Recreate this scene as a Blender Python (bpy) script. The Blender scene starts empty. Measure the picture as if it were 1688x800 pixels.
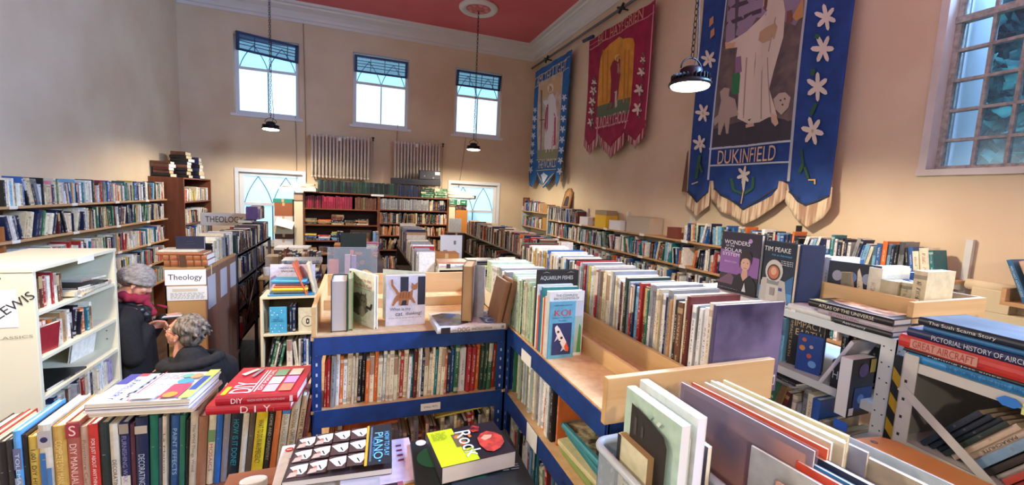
import bpy, math, random
import numpy as np
from mathutils import Vector, Matrix
from mathutils.bvhtree import BVHTree
random.seed(11)
C = bpy.context.scene.collection
PI = math.pi
# ---------------------------------------------------------------- camera
CAM_H, FOC = 2.2, 697.4
def cam_axes(yaw, pitch, roll):
    y, p, r = (math.radians(a) for a in (yaw, pitch, roll))
    fwd = Vector((math.sin(y)*math.cos(p), math.cos(y)*math.cos(p), math.sin(p)))
    right = Vector((math.cos(y), -math.sin(y), 0)); up = right.cross(fwd)
    return math.cos(r)*right+math.sin(r)*up, -math.sin(r)*right+math.cos(r)*up, -fwd
CR, CU, CB = cam_axes(20.13, -6.146, 2.69)
cam = bpy.data.objects.new('camera', bpy.data.cameras.new('camera')); C.objects.link(cam)
cam.matrix_world = Matrix(((CR.x, CU.x, CB.x, 0), (CR.y, CU.y, CB.y, 0), (CR.z, CU.z, CB.z, CAM_H), (0, 0, 0, 1)))
cam.data.sensor_width = 36; cam.data.lens = 36*FOC/1688; cam.data.clip_start = .02; cam.data.clip_end = 200
bpy.context.scene.camera = cam
EYE = Vector((0, 0, CAM_H))
def at(px, py, x=None, y=None, z=None):
    """the point of the room seen at photo position px, py on the plane x=, y= or z="""
    d = CR*(px-844)+CU*(400-py)-CB*FOC
    t = x/d.x if x is not None else y/d.y if y is not None else (z-CAM_H)/d.z
    return EYE+d*t
def srgb(c):
    if isinstance(c, str):
        c = tuple(int(c[i:i+2], 16)/255 for i in (0, 2, 4))
    return tuple(v/12.92 if v <= .04045 else ((v+.055)/1.055)**2.4 for v in c)
# ---------------------------------------------------------------- view, world, large lights
sc = bpy.context.scene
sc.view_settings.view_transform = 'Standard'; sc.view_settings.look = 'None'
sc.view_settings.gamma = 1; sc.view_settings.use_curve_mapping = False
sc.view_settings.exposure = 0.03
LAMP_W, SKY, PANE = 200, .75, 1.6
w = bpy.data.worlds.new('sky'); sc.world = w; w.use_nodes = True
bg = w.node_tree.nodes['Background']
bg.inputs[0].default_value = (.40, .66, 1, 1); bg.inputs[1].default_value = SKY
LX, RX, BY, FY, CZ = -3.06, 3.85, 9.5, -4.2, 5.64      # room: left, right, back, rear, ceiling
def area(name, loc, size, size_y, energy, col, rot):
    l = bpy.data.lights.new(name, 'AREA'); l.shape = 'RECTANGLE'; l.size = size; l.size_y = size_y; l.energy = energy; l.color = col
    o = bpy.data.objects.new(name, l); o.location = loc; o.rotation_euler = rot; C.objects.link(o); return o
# daylight through the tall windows of the right wall (the second, unseen behind the camera, is added for brightness)
WIN_Y = [(-.55, 1.90), (-3.6, -1.6)]
for k, (a, b) in enumerate(WIN_Y):
    area('window_daylight', (RX+.17, (a+b)/2, 4.55), 1.2, b-a-.05, (1500, 420)[k], (.50, .64, 1), (0, math.radians(88), 0))
# ---------------------------------------------------------------- materials
def nodes(name):
    m = bpy.data.materials.new(name); m.use_nodes = True
    return m, m.node_tree.nodes, m.node_tree.links, m.node_tree.nodes['Principled BSDF']
_mc = {}
def mat(c, rough=.6, metal=0, name=None, emit=0):
    key = (c, rough, metal, emit)
    if key in _mc: return _mc[key]
    m, n, l, p = nodes(name or 'paint_'+str(c).replace(' ', '')[:20])
    r = srgb(c)
    p.inputs['Base Color'].default_value = (*r, 1); p.inputs['Roughness'].default_value = rough; p.inputs['Metallic'].default_value = metal
    if emit:
        p.inputs['Emission Color'].default_value = (*r, 1); p.inputs['Emission Strength'].default_value = emit
    _mc[key] = m; return m
def noise_mat(name, c1, c2, scale=3, stretch=(1, 1, 1), rough=.7, bump=.0, detail=5, lo=.35, hi=.65, bscale=None, coord='Object'):
    m, n, l, p = nodes(name)
    tc = n.new('ShaderNodeTexCoord'); mp = n.new('ShaderNodeMapping'); mp.inputs['Scale'].default_value = stretch
    t = n.new('ShaderNodeTexNoise'); t.inputs['Scale'].default_value = scale; t.inputs['Detail'].default_value = detail
    r = n.new('ShaderNodeValToRGB'); r.color_ramp.elements[0].position = lo; r.color_ramp.elements[1].position = hi
    r.color_ramp.elements[0].color = (*srgb(c1), 1); r.color_ramp.elements[1].color = (*srgb(c2), 1)
    l.new(tc.outputs[coord], mp.inputs[0]); l.new(mp.outputs[0], t.inputs['Vector']); l.new(t.outputs['Fac'], r.inputs[0])
    l.new(r.outputs[0], p.inputs['Base Color']); p.inputs['Roughness'].default_value = rough
    if bump:
        t2 = n.new('ShaderNodeTexNoise'); t2.inputs['Scale'].default_value = bscale or scale*6; l.new(mp.outputs[0], t2.inputs['Vector'])
        b = n.new('ShaderNodeBump'); b.inputs['Strength'].default_value = bump; b.inputs['Distance'].default_value = .01
        l.new(t2.outputs['Fac'], b.inputs['Height']); l.new(b.outputs[0], p.inputs['Normal'])
    return m
def wood_mat(name, c1, c2, axis=0, scale=1.0, rough=.5, knots=False):
    m, n, l, p = nodes(name)
    tc = n.new('ShaderNodeTexCoord'); mp = n.new('ShaderNodeMapping')
    s = [26*scale]*3; s[axis] = 1.6*scale; mp.inputs['Scale'].default_value = s
    t = n.new('ShaderNodeTexNoise'); t.inputs['Scale'].default_value = 1; t.inputs['Detail'].default_value = 4; t.inputs['Distortion'].default_value = .6
    r = n.new('ShaderNodeValToRGB'); r.color_ramp.elements[0].position = .3; r.color_ramp.elements[1].position = .72
    r.color_ramp.elements[0].color = (*srgb(c1), 1); r.color_ramp.elements[1].color = (*srgb(c2), 1)
    l.new(tc.outputs['Object'], mp.inputs[0]); l.new(mp.outputs[0], t.inputs['Vector']); l.new(t.outputs['Fac'], r.inputs[0])
    out = r.outputs[0]
    if knots:
        v = n.new('ShaderNodeTexVoronoi'); v.inputs['Scale'].default_value = 1
        mk = n.new('ShaderNodeMapping'); sk = [9]*3; sk[axis] = 4.5; mk.inputs['Scale'].default_value = sk; mk.inputs['Location'].default_value = (.4, .2, .33)
        rk = n.new('ShaderNodeValToRGB'); rk.color_ramp.elements[0].position = .07; rk.color_ramp.elements[1].position = .14
        rk.color_ramp.elements[0].color = (*srgb('6b4020'), 1); rk.color_ramp.elements[1].color = (1, 1, 1, 1)
        mx = n.new('ShaderNodeMix'); mx.data_type = 'RGBA'; mx.blend_type = 'MULTIPLY'; mx.inputs[0].default_value = 1
        l.new(tc.outputs['Object'], mk.inputs[0]); l.new(mk.outputs[0], v.inputs['Vector']); l.new(v.outputs['Distance'], rk.inputs[0])
        l.new(out, mx.inputs[6]); l.new(rk.outputs[0], mx.inputs[7]); out = mx.outputs[2]
    l.new(out, p.inputs['Base Color']); p.inputs['Roughness'].default_value = rough
    return m
def clear_mat(name, col, alpha=.25, rough=.1):
    m, n, l, p = nodes(name)
    p.inputs['Base Color'].default_value = (*srgb(col), 1); p.inputs['Roughness'].default_value = rough; p.inputs['Alpha'].default_value = alpha
    return m
PLASTER = noise_mat('cream_plaster', 'd2ba9a', 'dcc9aa', 1.3, rough=.92, bump=.12, bscale=14)
CEIL = noise_mat('red_ceiling_paint', 'cf6062', 'd46a6b', 1.0, rough=.85)
CORNICE = mat('d8d2cc', .7, name='cornice_white')
FLOORM = wood_mat('dark_floor_boards', '4a3527', '6a4c36', 1, .6, .6)
WWHITE = mat('dfe4ea', .45, name='window_white_paint')
BROWNWOOD = wood_mat('red_brown_wood', '6e3a22', '8a4a2c', 2, .8, .45)
BROWNX = wood_mat('red_brown_wood_long', '70402a', '8f5434', 0, .8, .45)
DARKBACK = mat('3a211a', .8, name='dark_back_board')
PINE = wood_mat('pine_wood', 'c79a63', 'dcb47c', 0, .8, .5, knots=True)
PINEY = wood_mat('pine_wood_lengthwise', 'c9a06a', 'e0bb85', 1, .8, .5)
PLY = noise_mat('pale_chipboard', 'cfa774', 'dcb988', 40, rough=.6)
SHELFY = wood_mat('tan_shelf_wood', 'b58a5c', 'cda577', 1, .7, .55)
CREAMW = mat('d9d3b6', .5, name='cream_laminate')
BEECH = mat('e2cfa4', .5, name='beech_laminate')
BLUE = noise_mat('blue_rack_paint', '14356f', '1a4184', 20, rough=.4)
WMETAL = mat('cfd0ca', .45, name='white_rack_paint')
GMETAL = mat('6f6a68', .5, .3, name='grey_rack_paint')
BLACKM = mat('1b1b1d', .5, name='black_metal')
IRON = mat('2a2a2c', .4, .6, name='lamp_iron')
RADW = mat('ddd0c2', .5, name='radiator_enamel')
PAPER = mat('e9e6dc', .8, name='white_paper')
CARD = mat('c8925a', .85, name='brown_cardboard')
# book covers: colour, print colour and a seed ride along as mesh attributes
def book_material(name='book_cover'):
    m, n, l, p = nodes(name)
    a = n.new('ShaderNodeAttribute'); a.attribute_name = 'col'
    b = n.new('ShaderNodeAttribute'); b.attribute_name = 'acc'
    uv = n.new('ShaderNodeUVMap'); uv.uv_map = 'UVMap'
    sp = n.new('ShaderNodeSeparateXYZ'); l.new(uv.outputs[0], sp.inputs[0])
    def M(op, x, y=None, z=None):
        q = n.new('ShaderNodeMath'); q.operation = op
        for i, s in enumerate((x, y, z)):
            if s is None: continue
            if isinstance(s, (int, float)): q.inputs[i].default_value = s
            else: l.new(s, q.inputs[i])
        return q.outputs[0]
    u, v, seed = sp.outputs[0], sp.outputs[1], b.outputs['Alpha']
    # title lettering: blotches elongated across the spine, kept to a band in the middle
    cb = n.new('ShaderNodeCombineXYZ'); l.new(M('MULTIPLY', u, 3.4), cb.inputs[0]); l.new(M('MULTIPLY', v, 90), cb.inputs[1]); l.new(M('MULTIPLY', seed, 97), cb.inputs[2])
    t = n.new('ShaderNodeTexNoise'); t.inputs['Scale'].default_value = 1; t.inputs['Detail'].default_value = 1.5; l.new(cb.outputs[0], t.inputs['Vector'])
    ink = M('GREATER_THAN', t.outputs['Fac'], .53)
    hs = M('MULTIPLY', M('FRACT', M('MULTIPLY', seed, 7.13)), .22)          # titles start at different heights
    def band(x, lo, hi): return M('MULTIPLY', M('GREATER_THAN', x, lo), M('LESS_THAN', x, hi))
    vs = M('ADD', v, hs)
    title = M('MULTIPLY', band(vs, .52, .90), band(u, .32, .68))
    author = M('MULTIPLY', band(vs, .24, .40), band(u, .34, .66))
    txt = M('MULTIPLY', M('MAXIMUM', title, author), ink)
    s2 = M('FRACT', M('MULTIPLY', seed, 23.7))
    stripe = M('MULTIPLY', M('GREATER_THAN', s2, .62), M('MAXIMUM', band(v, .86, .93), band(v, .04, .12)))
    block = M('MULTIPLY', M('LESS_THAN', s2, .14), band(v, .60, .985))
    ons = M('MULTIPLY', M('GREATER_THAN', u, .0), M('LESS_THAN', u, 1.0))
    fac = M('MULTIPLY', M('MAXIMUM', M('MAXIMUM', M('MULTIPLY', txt, .8), M('MULTIPLY', stripe, .5)), M('MULTIPLY', block, .7)), ons)
    mx = n.new('ShaderNodeMix'); mx.data_type = 'RGBA'; l.new(fac, mx.inputs[0]); l.new(a.outputs['Color'], mx.inputs[6]); l.new(b.outputs['Color'], mx.inputs[7])
    # scuffs
    tc = n.new('ShaderNodeTexCoord'); sc2 = n.new('ShaderNodeTexNoise'); sc2.inputs['Scale'].default_value = 35; sc2.inputs['Detail'].default_value = 6
    l.new(tc.outputs['Object'], sc2.inputs['Vector'])
    rr = n.new('ShaderNodeMapRange'); rr.inputs[1].default_value = .3; rr.inputs[2].default_value = .7; rr.inputs[3].default_value = .86; rr.inputs[4].default_value = 1.12
    l.new(sc2.outputs['Fac'], rr.inputs[0])
    mm = n.new('ShaderNodeMix'); mm.data_type = 'RGBA'; mm.blend_type = 'MULTIPLY'; mm.inputs[0].default_value = 1
    l.new(mx.outputs[2], mm.inputs[6]); l.new(rr.outputs[0], mm.inputs[7]); l.new(mm.outputs[2], p.inputs['Base Color'])
    p.inputs['Roughness'].default_value = .42
    return m
BOOKM = book_material()
def pages_material():
    m, n, l, p = nodes('page_edges')
    a = n.new('ShaderNodeAttribute'); a.attribute_name = 'col'
    l.new(a.outputs['Color'], p.inputs['Base Color']); p.inputs['Roughness'].default_value = .9
    return m
PAGEM = pages_material()
# ---------------------------------------------------------------- mesh helpers
UP = Vector((0, 0, 1))
def frame(o, x, y, z): return Matrix(((x.x, y.x, z.x, o.x), (x.y, y.y, z.y, o.y), (x.z, y.z, z.z, o.z), (0, 0, 0, 1)))
class MB:
    def __init__(s): s.v = []; s.f = []; s.m = []
    def add(s, vs, fs, m=0, M=None):
        k = len(s.v)
        s.v += [tuple(M @ Vector(p)) for p in vs] if M is not None else [tuple(p) for p in vs]
        s.f += [tuple(i+k for i in f) for f in fs]; s.m += [m]*len(fs); return s
    def box(s, lo, hi, m=0, M=None):
        (a, b, c), (d, e, f) = lo, hi
        if a > d: a, d = d, a
        if b > e: b, e = e, b
        if c > f: c, f = f, c
        vs = [(a, b, c), (d, b, c), (d, e, c), (a, e, c), (a, b, f), (d, b, f), (d, e, f), (a, e, f)]
        return s.add(vs, [(3, 2, 1, 0), (4, 5, 6, 7), (0, 1, 5, 4), (1, 2, 6, 5), (2, 3, 7, 6), (3, 0, 4, 7)], m, M)
    def prism(s, poly, h0, h1, m=0, M=None):
        """poly in local xy, extruded along local z"""
        n = len(poly)
        vs = [(x, y, h0) for x, y in poly]+[(x, y, h1) for x, y in poly]
        fs = [tuple(range(n))[::-1], tuple(range(n, 2*n))]+[(i, (i+1) % n, n+(i+1) % n, n+i) for i in range(n)]
        return s.add(vs, fs, m, M)
    def tube(s, pts, r, n=8, m=0, closed=False, cap=True):
        pts = [Vector(p) for p in pts]; k0 = len(s.v); N = len(pts)
        rs = r if isinstance(r, (list, tuple)) else [r]*N
        prev = None
        for i, p in enumerate(pts):
            if closed: d = pts[(i+1) % N]-pts[i-1]
            else: d = pts[min(i+1, N-1)]-pts[max(i-1, 0)]
            d.normalize()
            a = d.cross(UP if abs(d.z) < .95 else Vector((1, 0, 0))).normalized() if prev is None else (prev-d*prev.dot(d)).normalized()
            prev = a; b = d.cross(a)
            s.v += [tuple(p+(a*math.cos(2*PI*j/n)+b*math.sin(2*PI*j/n))*rs[i]) for j in range(n)]
        for i in range(N if closed else N-1):
            for j in range(n):
                q = ((i+1) % N)*n
                s.f.append((k0+i*n+j, k0+i*n+(j+1) % n, k0+q+(j+1) % n, k0+q+j)); s.m.append(m)
        if not closed and cap:
            s.f.append(tuple(k0+j for j in range(n))[::-1]); s.f.append(tuple(k0+(N-1)*n+j for j in range(n))); s.m += [m, m]
        return s
    def lathe(s, prof, n=24, M=None, m=0):
        vs = []; fs = []
        for r, z in prof: vs += [(r*math.cos(2*PI*j/n), r*math.sin(2*PI*j/n), z) for j in range(n)]
        for i in range(len(prof)-1):
            for j in range(n): fs.append((i*n+j, i*n+(j+1) % n, (i+1)*n+(j+1) % n, (i+1)*n+j))
        fs.append(tuple(range(n))[::-1]); fs.append(tuple((len(prof)-1)*n+j for j in range(n)))
        return s.add(vs, fs, m, M)
    def build(s, name, mats, parent=None, smooth=False, bevel=0, M=None):
        me = bpy.data.meshes.new(name); me.from_pydata(s.v, [], s.f)
        for q in (mats if isinstance(mats, (list, tuple)) else [mats]): me.materials.append(q)
        me.polygons.foreach_set('material_index', s.m)
        if smooth: me.polygons.foreach_set('use_smooth', [True]*len(s.f))
        me.update()
        o = bpy.data.objects.new(name, me); C.objects.link(o)
        if M is not None: o.matrix_world = M
        if parent is not None: attach(o, parent)
        if bevel:
            b = o.modifiers.new('bevel', 'BEVEL'); b.width = bevel; b.segments = 2; b.limit_method = 'ANGLE'
        return o
def world_of(o):
    return o.matrix_basis.copy() if o.parent is None else world_of(o.parent) @ o.matrix_parent_inverse @ o.matrix_basis
def attach(o, parent):
    inv = world_of(parent).inverted(); o.parent = parent; o.matrix_parent_inverse = inv
def copy_thing(root, loc, label, rotz=None):
    def cp(o, par):
        c = o.copy(); C.objects.link(c)
        if par is not None: c.parent = par
        for ch in [q for q in KIDS.get(o.name, [])]: cp(ch, c)
        return c
    KIDS = {}
    for o in bpy.data.objects:
        if o.parent is not None: KIDS.setdefault(o.parent.name, []).append(o)
    r = cp(root, None); r.location = loc
    if rotz is not None: r.rotation_euler.z = rotz
    r['label'] = label; LABELS.add(label); return r
LABELS = set()
def tag(o, label, cat, group=None):
    o['label'] = label; o['category'] = cat
    if group: o['group'] = group
    n = len(label.split())
    if not 4 <= n <= 16: print('LABEL LENGTH', n, label)
    if label in LABELS: print('LABEL TWICE', label)
    LABELS.add(label); return o
def thing(name, label, cat, loc, group=None):
    o = bpy.data.objects.new(name, None); C.objects.link(o); o.location = loc; o.empty_display_size = .1
    return tag(o, label, cat, group)
def struct(name, mb, m, parent=None, **k):
    o = mb.build(name, m, parent, **k)
    if parent is None: o['kind'] = 'structure'
    return o
# lettering
_tc = {}
def text_mesh(s, bold=False):
    if s in _tc: return _tc[s]
    cu = bpy.data.curves.new('lettering', 'FONT'); cu.body = s; cu.size = 1; cu.resolution_u = 3
    if bold: cu.offset = .012
    o = bpy.data.objects.new('lettering', cu); C.objects.link(o)
    dg = bpy.context.evaluated_depsgraph_get(); me = bpy.data.meshes.new_from_object(o.evaluated_get(dg))
    vs = [tuple(v.co) for v in me.vertices]; fs = [tuple(p.vertices) for p in me.polygons]
    bpy.data.objects.remove(o); bpy.data.curves.remove(cu); bpy.data.meshes.remove(me)
    x0 = min(v[0] for v in vs); x1 = max(v[0] for v in vs); y0 = min(v[1] for v in vs); y1 = max(v[1] for v in vs)
    _tc[s] = ([((v[0]-x0), (v[1]-y0)) for v in vs], fs, x1-x0, y1-y0); return _tc[s]
def add_text(mb, s, org, right, up, width=None, height=None, m=0, center=True, lift=0):
    """flat lettering on the plane of right/up; org is the centre (or the lower left corner)"""
    vs, fs, w_, h_ = text_mesh(s)
    sx = width/w_ if width else height/h_; sy = height/h_ if height else sx
    n = right.cross(up)
    o = org-(right*w_*sx/2+up*h_*sy/2 if center else Vector())+n*lift
    mb.add([tuple(o+right*(x*sx)+up*(y*sy)) for x, y in vs], fs, m)
    return mb
# ---------------------------------------------------------------- the room
WT = .35
def wall_with_holes(name, axis, pos, thick, u0, u1, z0, z1, holes, m):
    """a wall in the plane x=pos or y=pos, cut by rectangular openings (u0,u1,z0,z1)"""
    us = sorted({u0, u1, *[h[0] for h in holes], *[h[1] for h in holes]}); zs = sorted({z0, z1, *[h[2] for h in holes], *[h[3] for h in holes]})
    mb = MB()
    for i in range(len(us)-1):
        run = None
        for j in range(len(zs)-1):
            a, b, c, d = us[i], us[i+1], zs[j], zs[j+1]
            hole = any(h[0] <= a+1e-6 and b <= h[1]+1e-6 and h[2] <= c+1e-6 and d <= h[3]+1e-6 for h in holes)
            if not hole:
                lo, hi = ((pos, a, c), (pos+thick, b, d)) if axis == 'x' else ((a, pos, c), (b, pos+thick, d))
                mb.box(lo, hi)
    return struct(name, mb, m)
RW = [(a, b, 2.53, 5.2) for a, b in WIN_Y]
UPW = [(-2.20, -1.10), (-.12, .99), (1.98, 3.06)]; UZ = (3.53, 4.96)
LOW = [(-2.16, -1.05), (1.95, 3.05)]; LZ = (1.05, 2.44)
BW = [(a, b, *UZ) for a, b in UPW]+[(a, b, *LZ) for a, b in LOW]
wall_with_holes('wall_right', 'x', RX, WT, FY, BY+WT, 0, CZ+.2, RW, PLASTER)
wall_with_holes('wall_back', 'y', BY, WT, LX-WT, RX, 0, CZ+.2, BW, PLASTER)
struct('wall_left', MB().box((LX-WT, FY, 0), (LX, BY, CZ+.2)), PLASTER)
struct('wall_front', MB().box((LX-WT, FY-WT, 0), (RX+WT, FY, CZ+.2)), PLASTER)
struct('floor', MB().box((LX-WT, FY-WT, -.2), (RX+WT, BY+WT, 0)), FLOORM)
struct('ceiling', MB().box((LX-WT, FY-WT, CZ), (RX+WT, BY+WT, CZ+.3)), CEIL)
# moulded cornice: profile (distance from wall, drop from ceiling)
prof = [(0, .30), (.02, .30), (.03, .25), (.05, .24), (.06, .19), (.10, .13), (.17, .09), (.20, .08), (.21, .05), (.27, .045), (.28, .0), (0, 0)]
def cornice(name, a, b, nrm):
    d = (b-a).normalized(); mb = MB()
    mb.prism([(p, -q) for p, q in prof], 0, (b-a).length, 0, frame(a, nrm, UP, d)); return struct(name, mb, CORNICE)
cornice('trim_1', Vector((LX, BY, CZ)), Vector((RX, BY, CZ)), Vector((0, -1, 0)))
cornice('trim_2', Vector((RX, FY, CZ)), Vector((RX, BY, CZ)), Vector((-1, 0, 0)))
cornice('trim_3', Vector((LX, FY, CZ)), Vector((LX, BY, CZ)), Vector((1, 0, 0)))
for nm, lo, hi in (('baseboard_left', (LX, FY, 0), (LX+.02, BY, .18)), ('baseboard_back', (LX, BY-.02, 0), (RX, BY, .18)), ('baseboard_right', (RX-.02, FY, 0), (RX, BY, .18))):
    struct(nm, MB().box(lo, hi), CORNICE)
# frosted panes lit by the overcast sky behind them
def pane_mat(name, c, st):
    m, n, l, p = nodes(name)
    p.inputs['Base Color'].default_value = (.5, .6, .7, 1); p.inputs['Roughness'].default_value = .3
    p.inputs['Emission Color'].default_value = (*srgb(c), 1); p.inputs['Emission Strength'].default_value = st
    return m
PANE_HI = pane_mat('frosted_pane_lit_by_sky', 'c4ecff', PANE)
PANE_TOP = pane_mat('frosted_arched_pane_lit_by_sky', '9adcf5', PANE*.8)
PANE_LO = pane_mat('frosted_lower_pane_lit_by_sky', '90d6f4', PANE*.62)
SCREEN = mat('26406a', .5, name='dark_blue_vent_frame')
MUNTIN = mat('5f7f95', .5, name='lead_grey_muntin')
def arch_lines(x0, x1, z0, z1, n, y, r):
    """pointed gothic arcs crossing a row of n bays"""
    out = []; wd = (x1-x0)/n
    for k in range(n):
        a, b = x0+k*wd, x0+(k+1)*wd; mid = (a+b)/2
        for s, e in ((a, mid), (b, mid)):
            out.append([Vector((s+(e-s)*(t-.13*math.sin(t*PI)), y, z0+(z1-z0)*t)) for t in [i/8 for i in range(9)]])
    return out
def back_window(k, x0, x1, z0, z1, upper, tilt):
    y = BY+.10
    root = bpy.data.objects.new('window_%d' % k, None); C.objects.link(root); root.location = ((x0+x1)/2, y, z0); root['kind'] = 'structure'
    fr = .07; m = MB()
    m.box((x0+.001, y-.04, z0+fr), (x0+fr, y+.05, z1-fr)).box((x1-fr, y-.04, z0+fr), (x1-.001, y+.05, z1-fr)).box((x0+.001, y-.04, z0+.001), (x1-.001, y+.05, z0+fr)).box((x0+.001, y-.04, z1-fr), (x1-.001, y+.05, z1-.001))
    m.box((x0-.06, BY-.04, z0-.05), (x1+.06, BY+.05, z0-.001))
    if not upper:      # wide white surround standing proud of the wall
        m.box((x0-.06, BY-.03, z0), (x0-.0005, BY+.05, z1)).box((x1+.0005, BY-.03, z0), (x1+.06, BY+.05, z1)).box((x0-.06, BY-.03, z1+.001), (x1+.06, BY+.05, z1+.07))
    zt = z0+(z1-z0)*(.60 if upper else .56)
    m.box((x0+fr, y-.035, zt-.025), (x1-fr, y+.04, zt+.025))
    m.build('window_frame', WWHITE, root)
    MB().box((x0+fr, y, z0+fr), (x1-fr, y+.01, zt)).build('lower_pane', PANE_HI if upper else PANE_LO, root)
    MB().box((x0+fr, y, zt), (x1-fr, y+.01, z1-fr)).build('arched_pane', PANE_TOP if upper else PANE_LO, root)
    g = MB(); g.box(((x0+x1)/2-.01, y-.02, z0+fr), ((x0+x1)/2+.01, y, zt))
    za = z1-fr-(.06 if upper else .0)
    for ln in arch_lines(x0+fr, x1-fr, zt, za, 2 if upper else 2, y-.012, .01): g.tube(ln, .008, 6)
    g.build('glazing_bars', MUNTIN, root)
    if upper:          # bottom-hung vent at the top, leaning into the room
        s = MB(); hh = .33
        for a, b, c, d in ((0, 1, 0, .12), (0, 1, .88, 1), (0, .05, 0, 1), (.95, 1, 0, 1)):
            s.box((x0+.03+(x1-x0-.06)*a, -.02, hh*c), (x0+.03+(x1-x0-.06)*b, .02, hh*d))
        for q in (.33, .5, .66): s.box((x0+.03, -.008, hh*q), (x1-.03, .008, hh*q+.012))
        for q in (.3, .55, .8): s.box((x0+(x1-x0)*q, -.008, 0), (x0+(x1-x0)*q+.012, .008, hh))
        M = Matrix.Translation((0, y-.05, z1-fr-hh+.03)) @ Matrix.Rotation(math.radians(tilt), 4, 'X')
        if k == 1: M = Matrix.Translation((x1, 0, z1-.35)) @ Matrix.Rotation(math.radians(6), 4, 'Y') @ Matrix.Translation((-x1, 0, -z1+.35)) @ M
        v = s.build('vent_sash', SCREEN, root); v.matrix_basis = M
        v = MB().box((x0+.05, -.002, .02), (x1-.05, .002, hh-.02)).build('vent_glass', VGLASS, root); v.matrix_basis = M
VGLASS = clear_mat('blue_vent_glass', '4d88b8', .45)
for k, (a, b) in enumerate(UPW): back_window(k+1, a, b, *UZ, True, (24, 16, 12)[k])
for k, (a, b) in enumerate(LOW): back_window(k+4, a, b, *LZ, False, 0)
# the small-paned window of the right wall
GLASS, gn, gl, gp = nodes('old_window_glass')
gt = gn.new('ShaderNodeBsdfTransparent'); gt.inputs[0].default_value = (.80, .93, 1, 1); gg = gn.new('ShaderNodeBsdfGlossy'); gg.inputs['Roughness'].default_value = .25; gg.inputs[0].default_value = (.5, .7, .9, 1)
gm = gn.new('ShaderNodeMixShader'); gm.inputs[0].default_value = .10
gl.new(gt.outputs[0], gm.inputs[1]); gl.new(gg.outputs[0], gm.inputs[2]); gl.new(gm.outputs[0], gn['Material Output'].inputs[0])
OLDW = noise_mat('weathered_window_bars', '8e8d88', 'b9b6ab', 30, rough=.7)
REVEAL = noise_mat('painted_reveal', 'c9c3bb', 'dcd8d2', 3, rough=.85)
for k, (a, b) in enumerate(WIN_Y):
    z0, z1 = RW[k][2], RW[k][3]; x = RX+.12
    root = bpy.data.objects.new('window_%d' % (6+k), None); C.objects.link(root); root.location = (x, (a+b)/2, z0); root['kind'] = 'structure'
    fr = MB(); fr.box((x-.03, a+.004, z0+.035), (x+.04, a+.035, z1-.035)).box((x-.03, b-.035, z0+.035), (x+.04, b-.004, z1-.035)).box((x-.03, a+.004, z0+.004), (x+.04, b-.004, z0+.035)).box((x-.03, a+.004, z1-.035), (x+.04, b-.004, z1-.001))
    fr.build('window_frame', OLDW, root)
    g = MB(); y = b-.03-.167
    while y > a+.05: g.box((x-.02, y-.009, z0), (x+.02, y+.009, z1)); y -= .16
    zz = z0+.215; n = 0
    while zz < z1-.1:
        t = .022 if n == 4 else .010
        g.box((x-.022-(.02 if n == 4 else 0), a, zz-t), (x+.022, b, zz+t)); zz += .207; n += 1
    g.build('glazing_bars', OLDW, root)
    MB().box((x, a+.03, z0+.03), (x+.004, b-.03, z1-.03)).build('pane', GLASS, root)
    MB().box((RX-.012, b-.003, z0+.004), (RX+.115, b+.045, z1)).box((RX-.012, a-.045, z0+.004), (RX+.115, a+.003, z1)).box((RX-.03, a-.06, z0-.04), (RX+.115, b+.045, z0+.003)).build('sill', REVEAL, root)
# outside: pale stone jamb and trees
struct('trim_4', MB().box((RX+.17, 1.86, 2.53), (RX+WT+.16, 1.899, 5.2)).box((RX+WT+.001, 1.899, 1.5), (RX+WT+.16, 2.1, 5.6)), mat('e8eef4', .8, name='white_outer_jamb'))
LEAF = noise_mat('tree_leaves', '123a40', '4a9a86', 7, rough=.8)
LEAFM = mat('2f6a4c', .8)
def tree(x, y, label, h=6, r=1.8, seed=0, nl=9000):
    rnd = random.Random(seed)
    t = thing('tree', label, 'tree', (x, y, 0), 'trees outside the small-paned window')
    MB().tube([(x, y, 0), (x+.1, y, h*.4), (x, y+.1, h*.8)], [.16, .12, .05]).build('trunk', mat('4a3a2c', .9), t)
    mb = MB()
    for i in range(nl):
        a = rnd.uniform(0, 2*PI); q = rnd.random()**.4; ph = rnd.uniform(-1, 1); rr = r*q*math.sqrt(1-ph*ph*.8)
        c = Vector((x+rr*math.cos(a), y+rr*math.sin(a), h*.62+ph*h*.36)); s = rnd.uniform(.06, .15)
        d1 = Vector((rnd.uniform(-1, 1), rnd.uniform(-1, 1), rnd.uniform(-1, 1))).normalized(); d2 = d1.cross(Vector((rnd.uniform(-1, 1), rnd.uniform(-1, 1), rnd.uniform(-1, 1)))).normalized()
        mb.add([c-d1*s, c+d2*s*.5, c+d1*s, c-d2*s*.5], [(0, 1, 2, 3)])
    mb.build('foliage', LEAF, t)
tree(7.3, 2.9, 'dark green tree filling the leftmost panes of the small-paned window', 7.6, 1.9, 1, 14000)
tree(10.6, -.2, 'bluish green tree behind the nearer panes of the small-paned window', 8.6, 2.3, 2, 13000)
tree(12.0, 5.6, 'tallest dark tree standing behind the two nearer trees outside', 10.5, 3.0, 3, 12000)
struct('ground', MB().box((RX+WT, -12, -.3), (30, 20, -.05)), mat('3f5a3a', .9))

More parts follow.
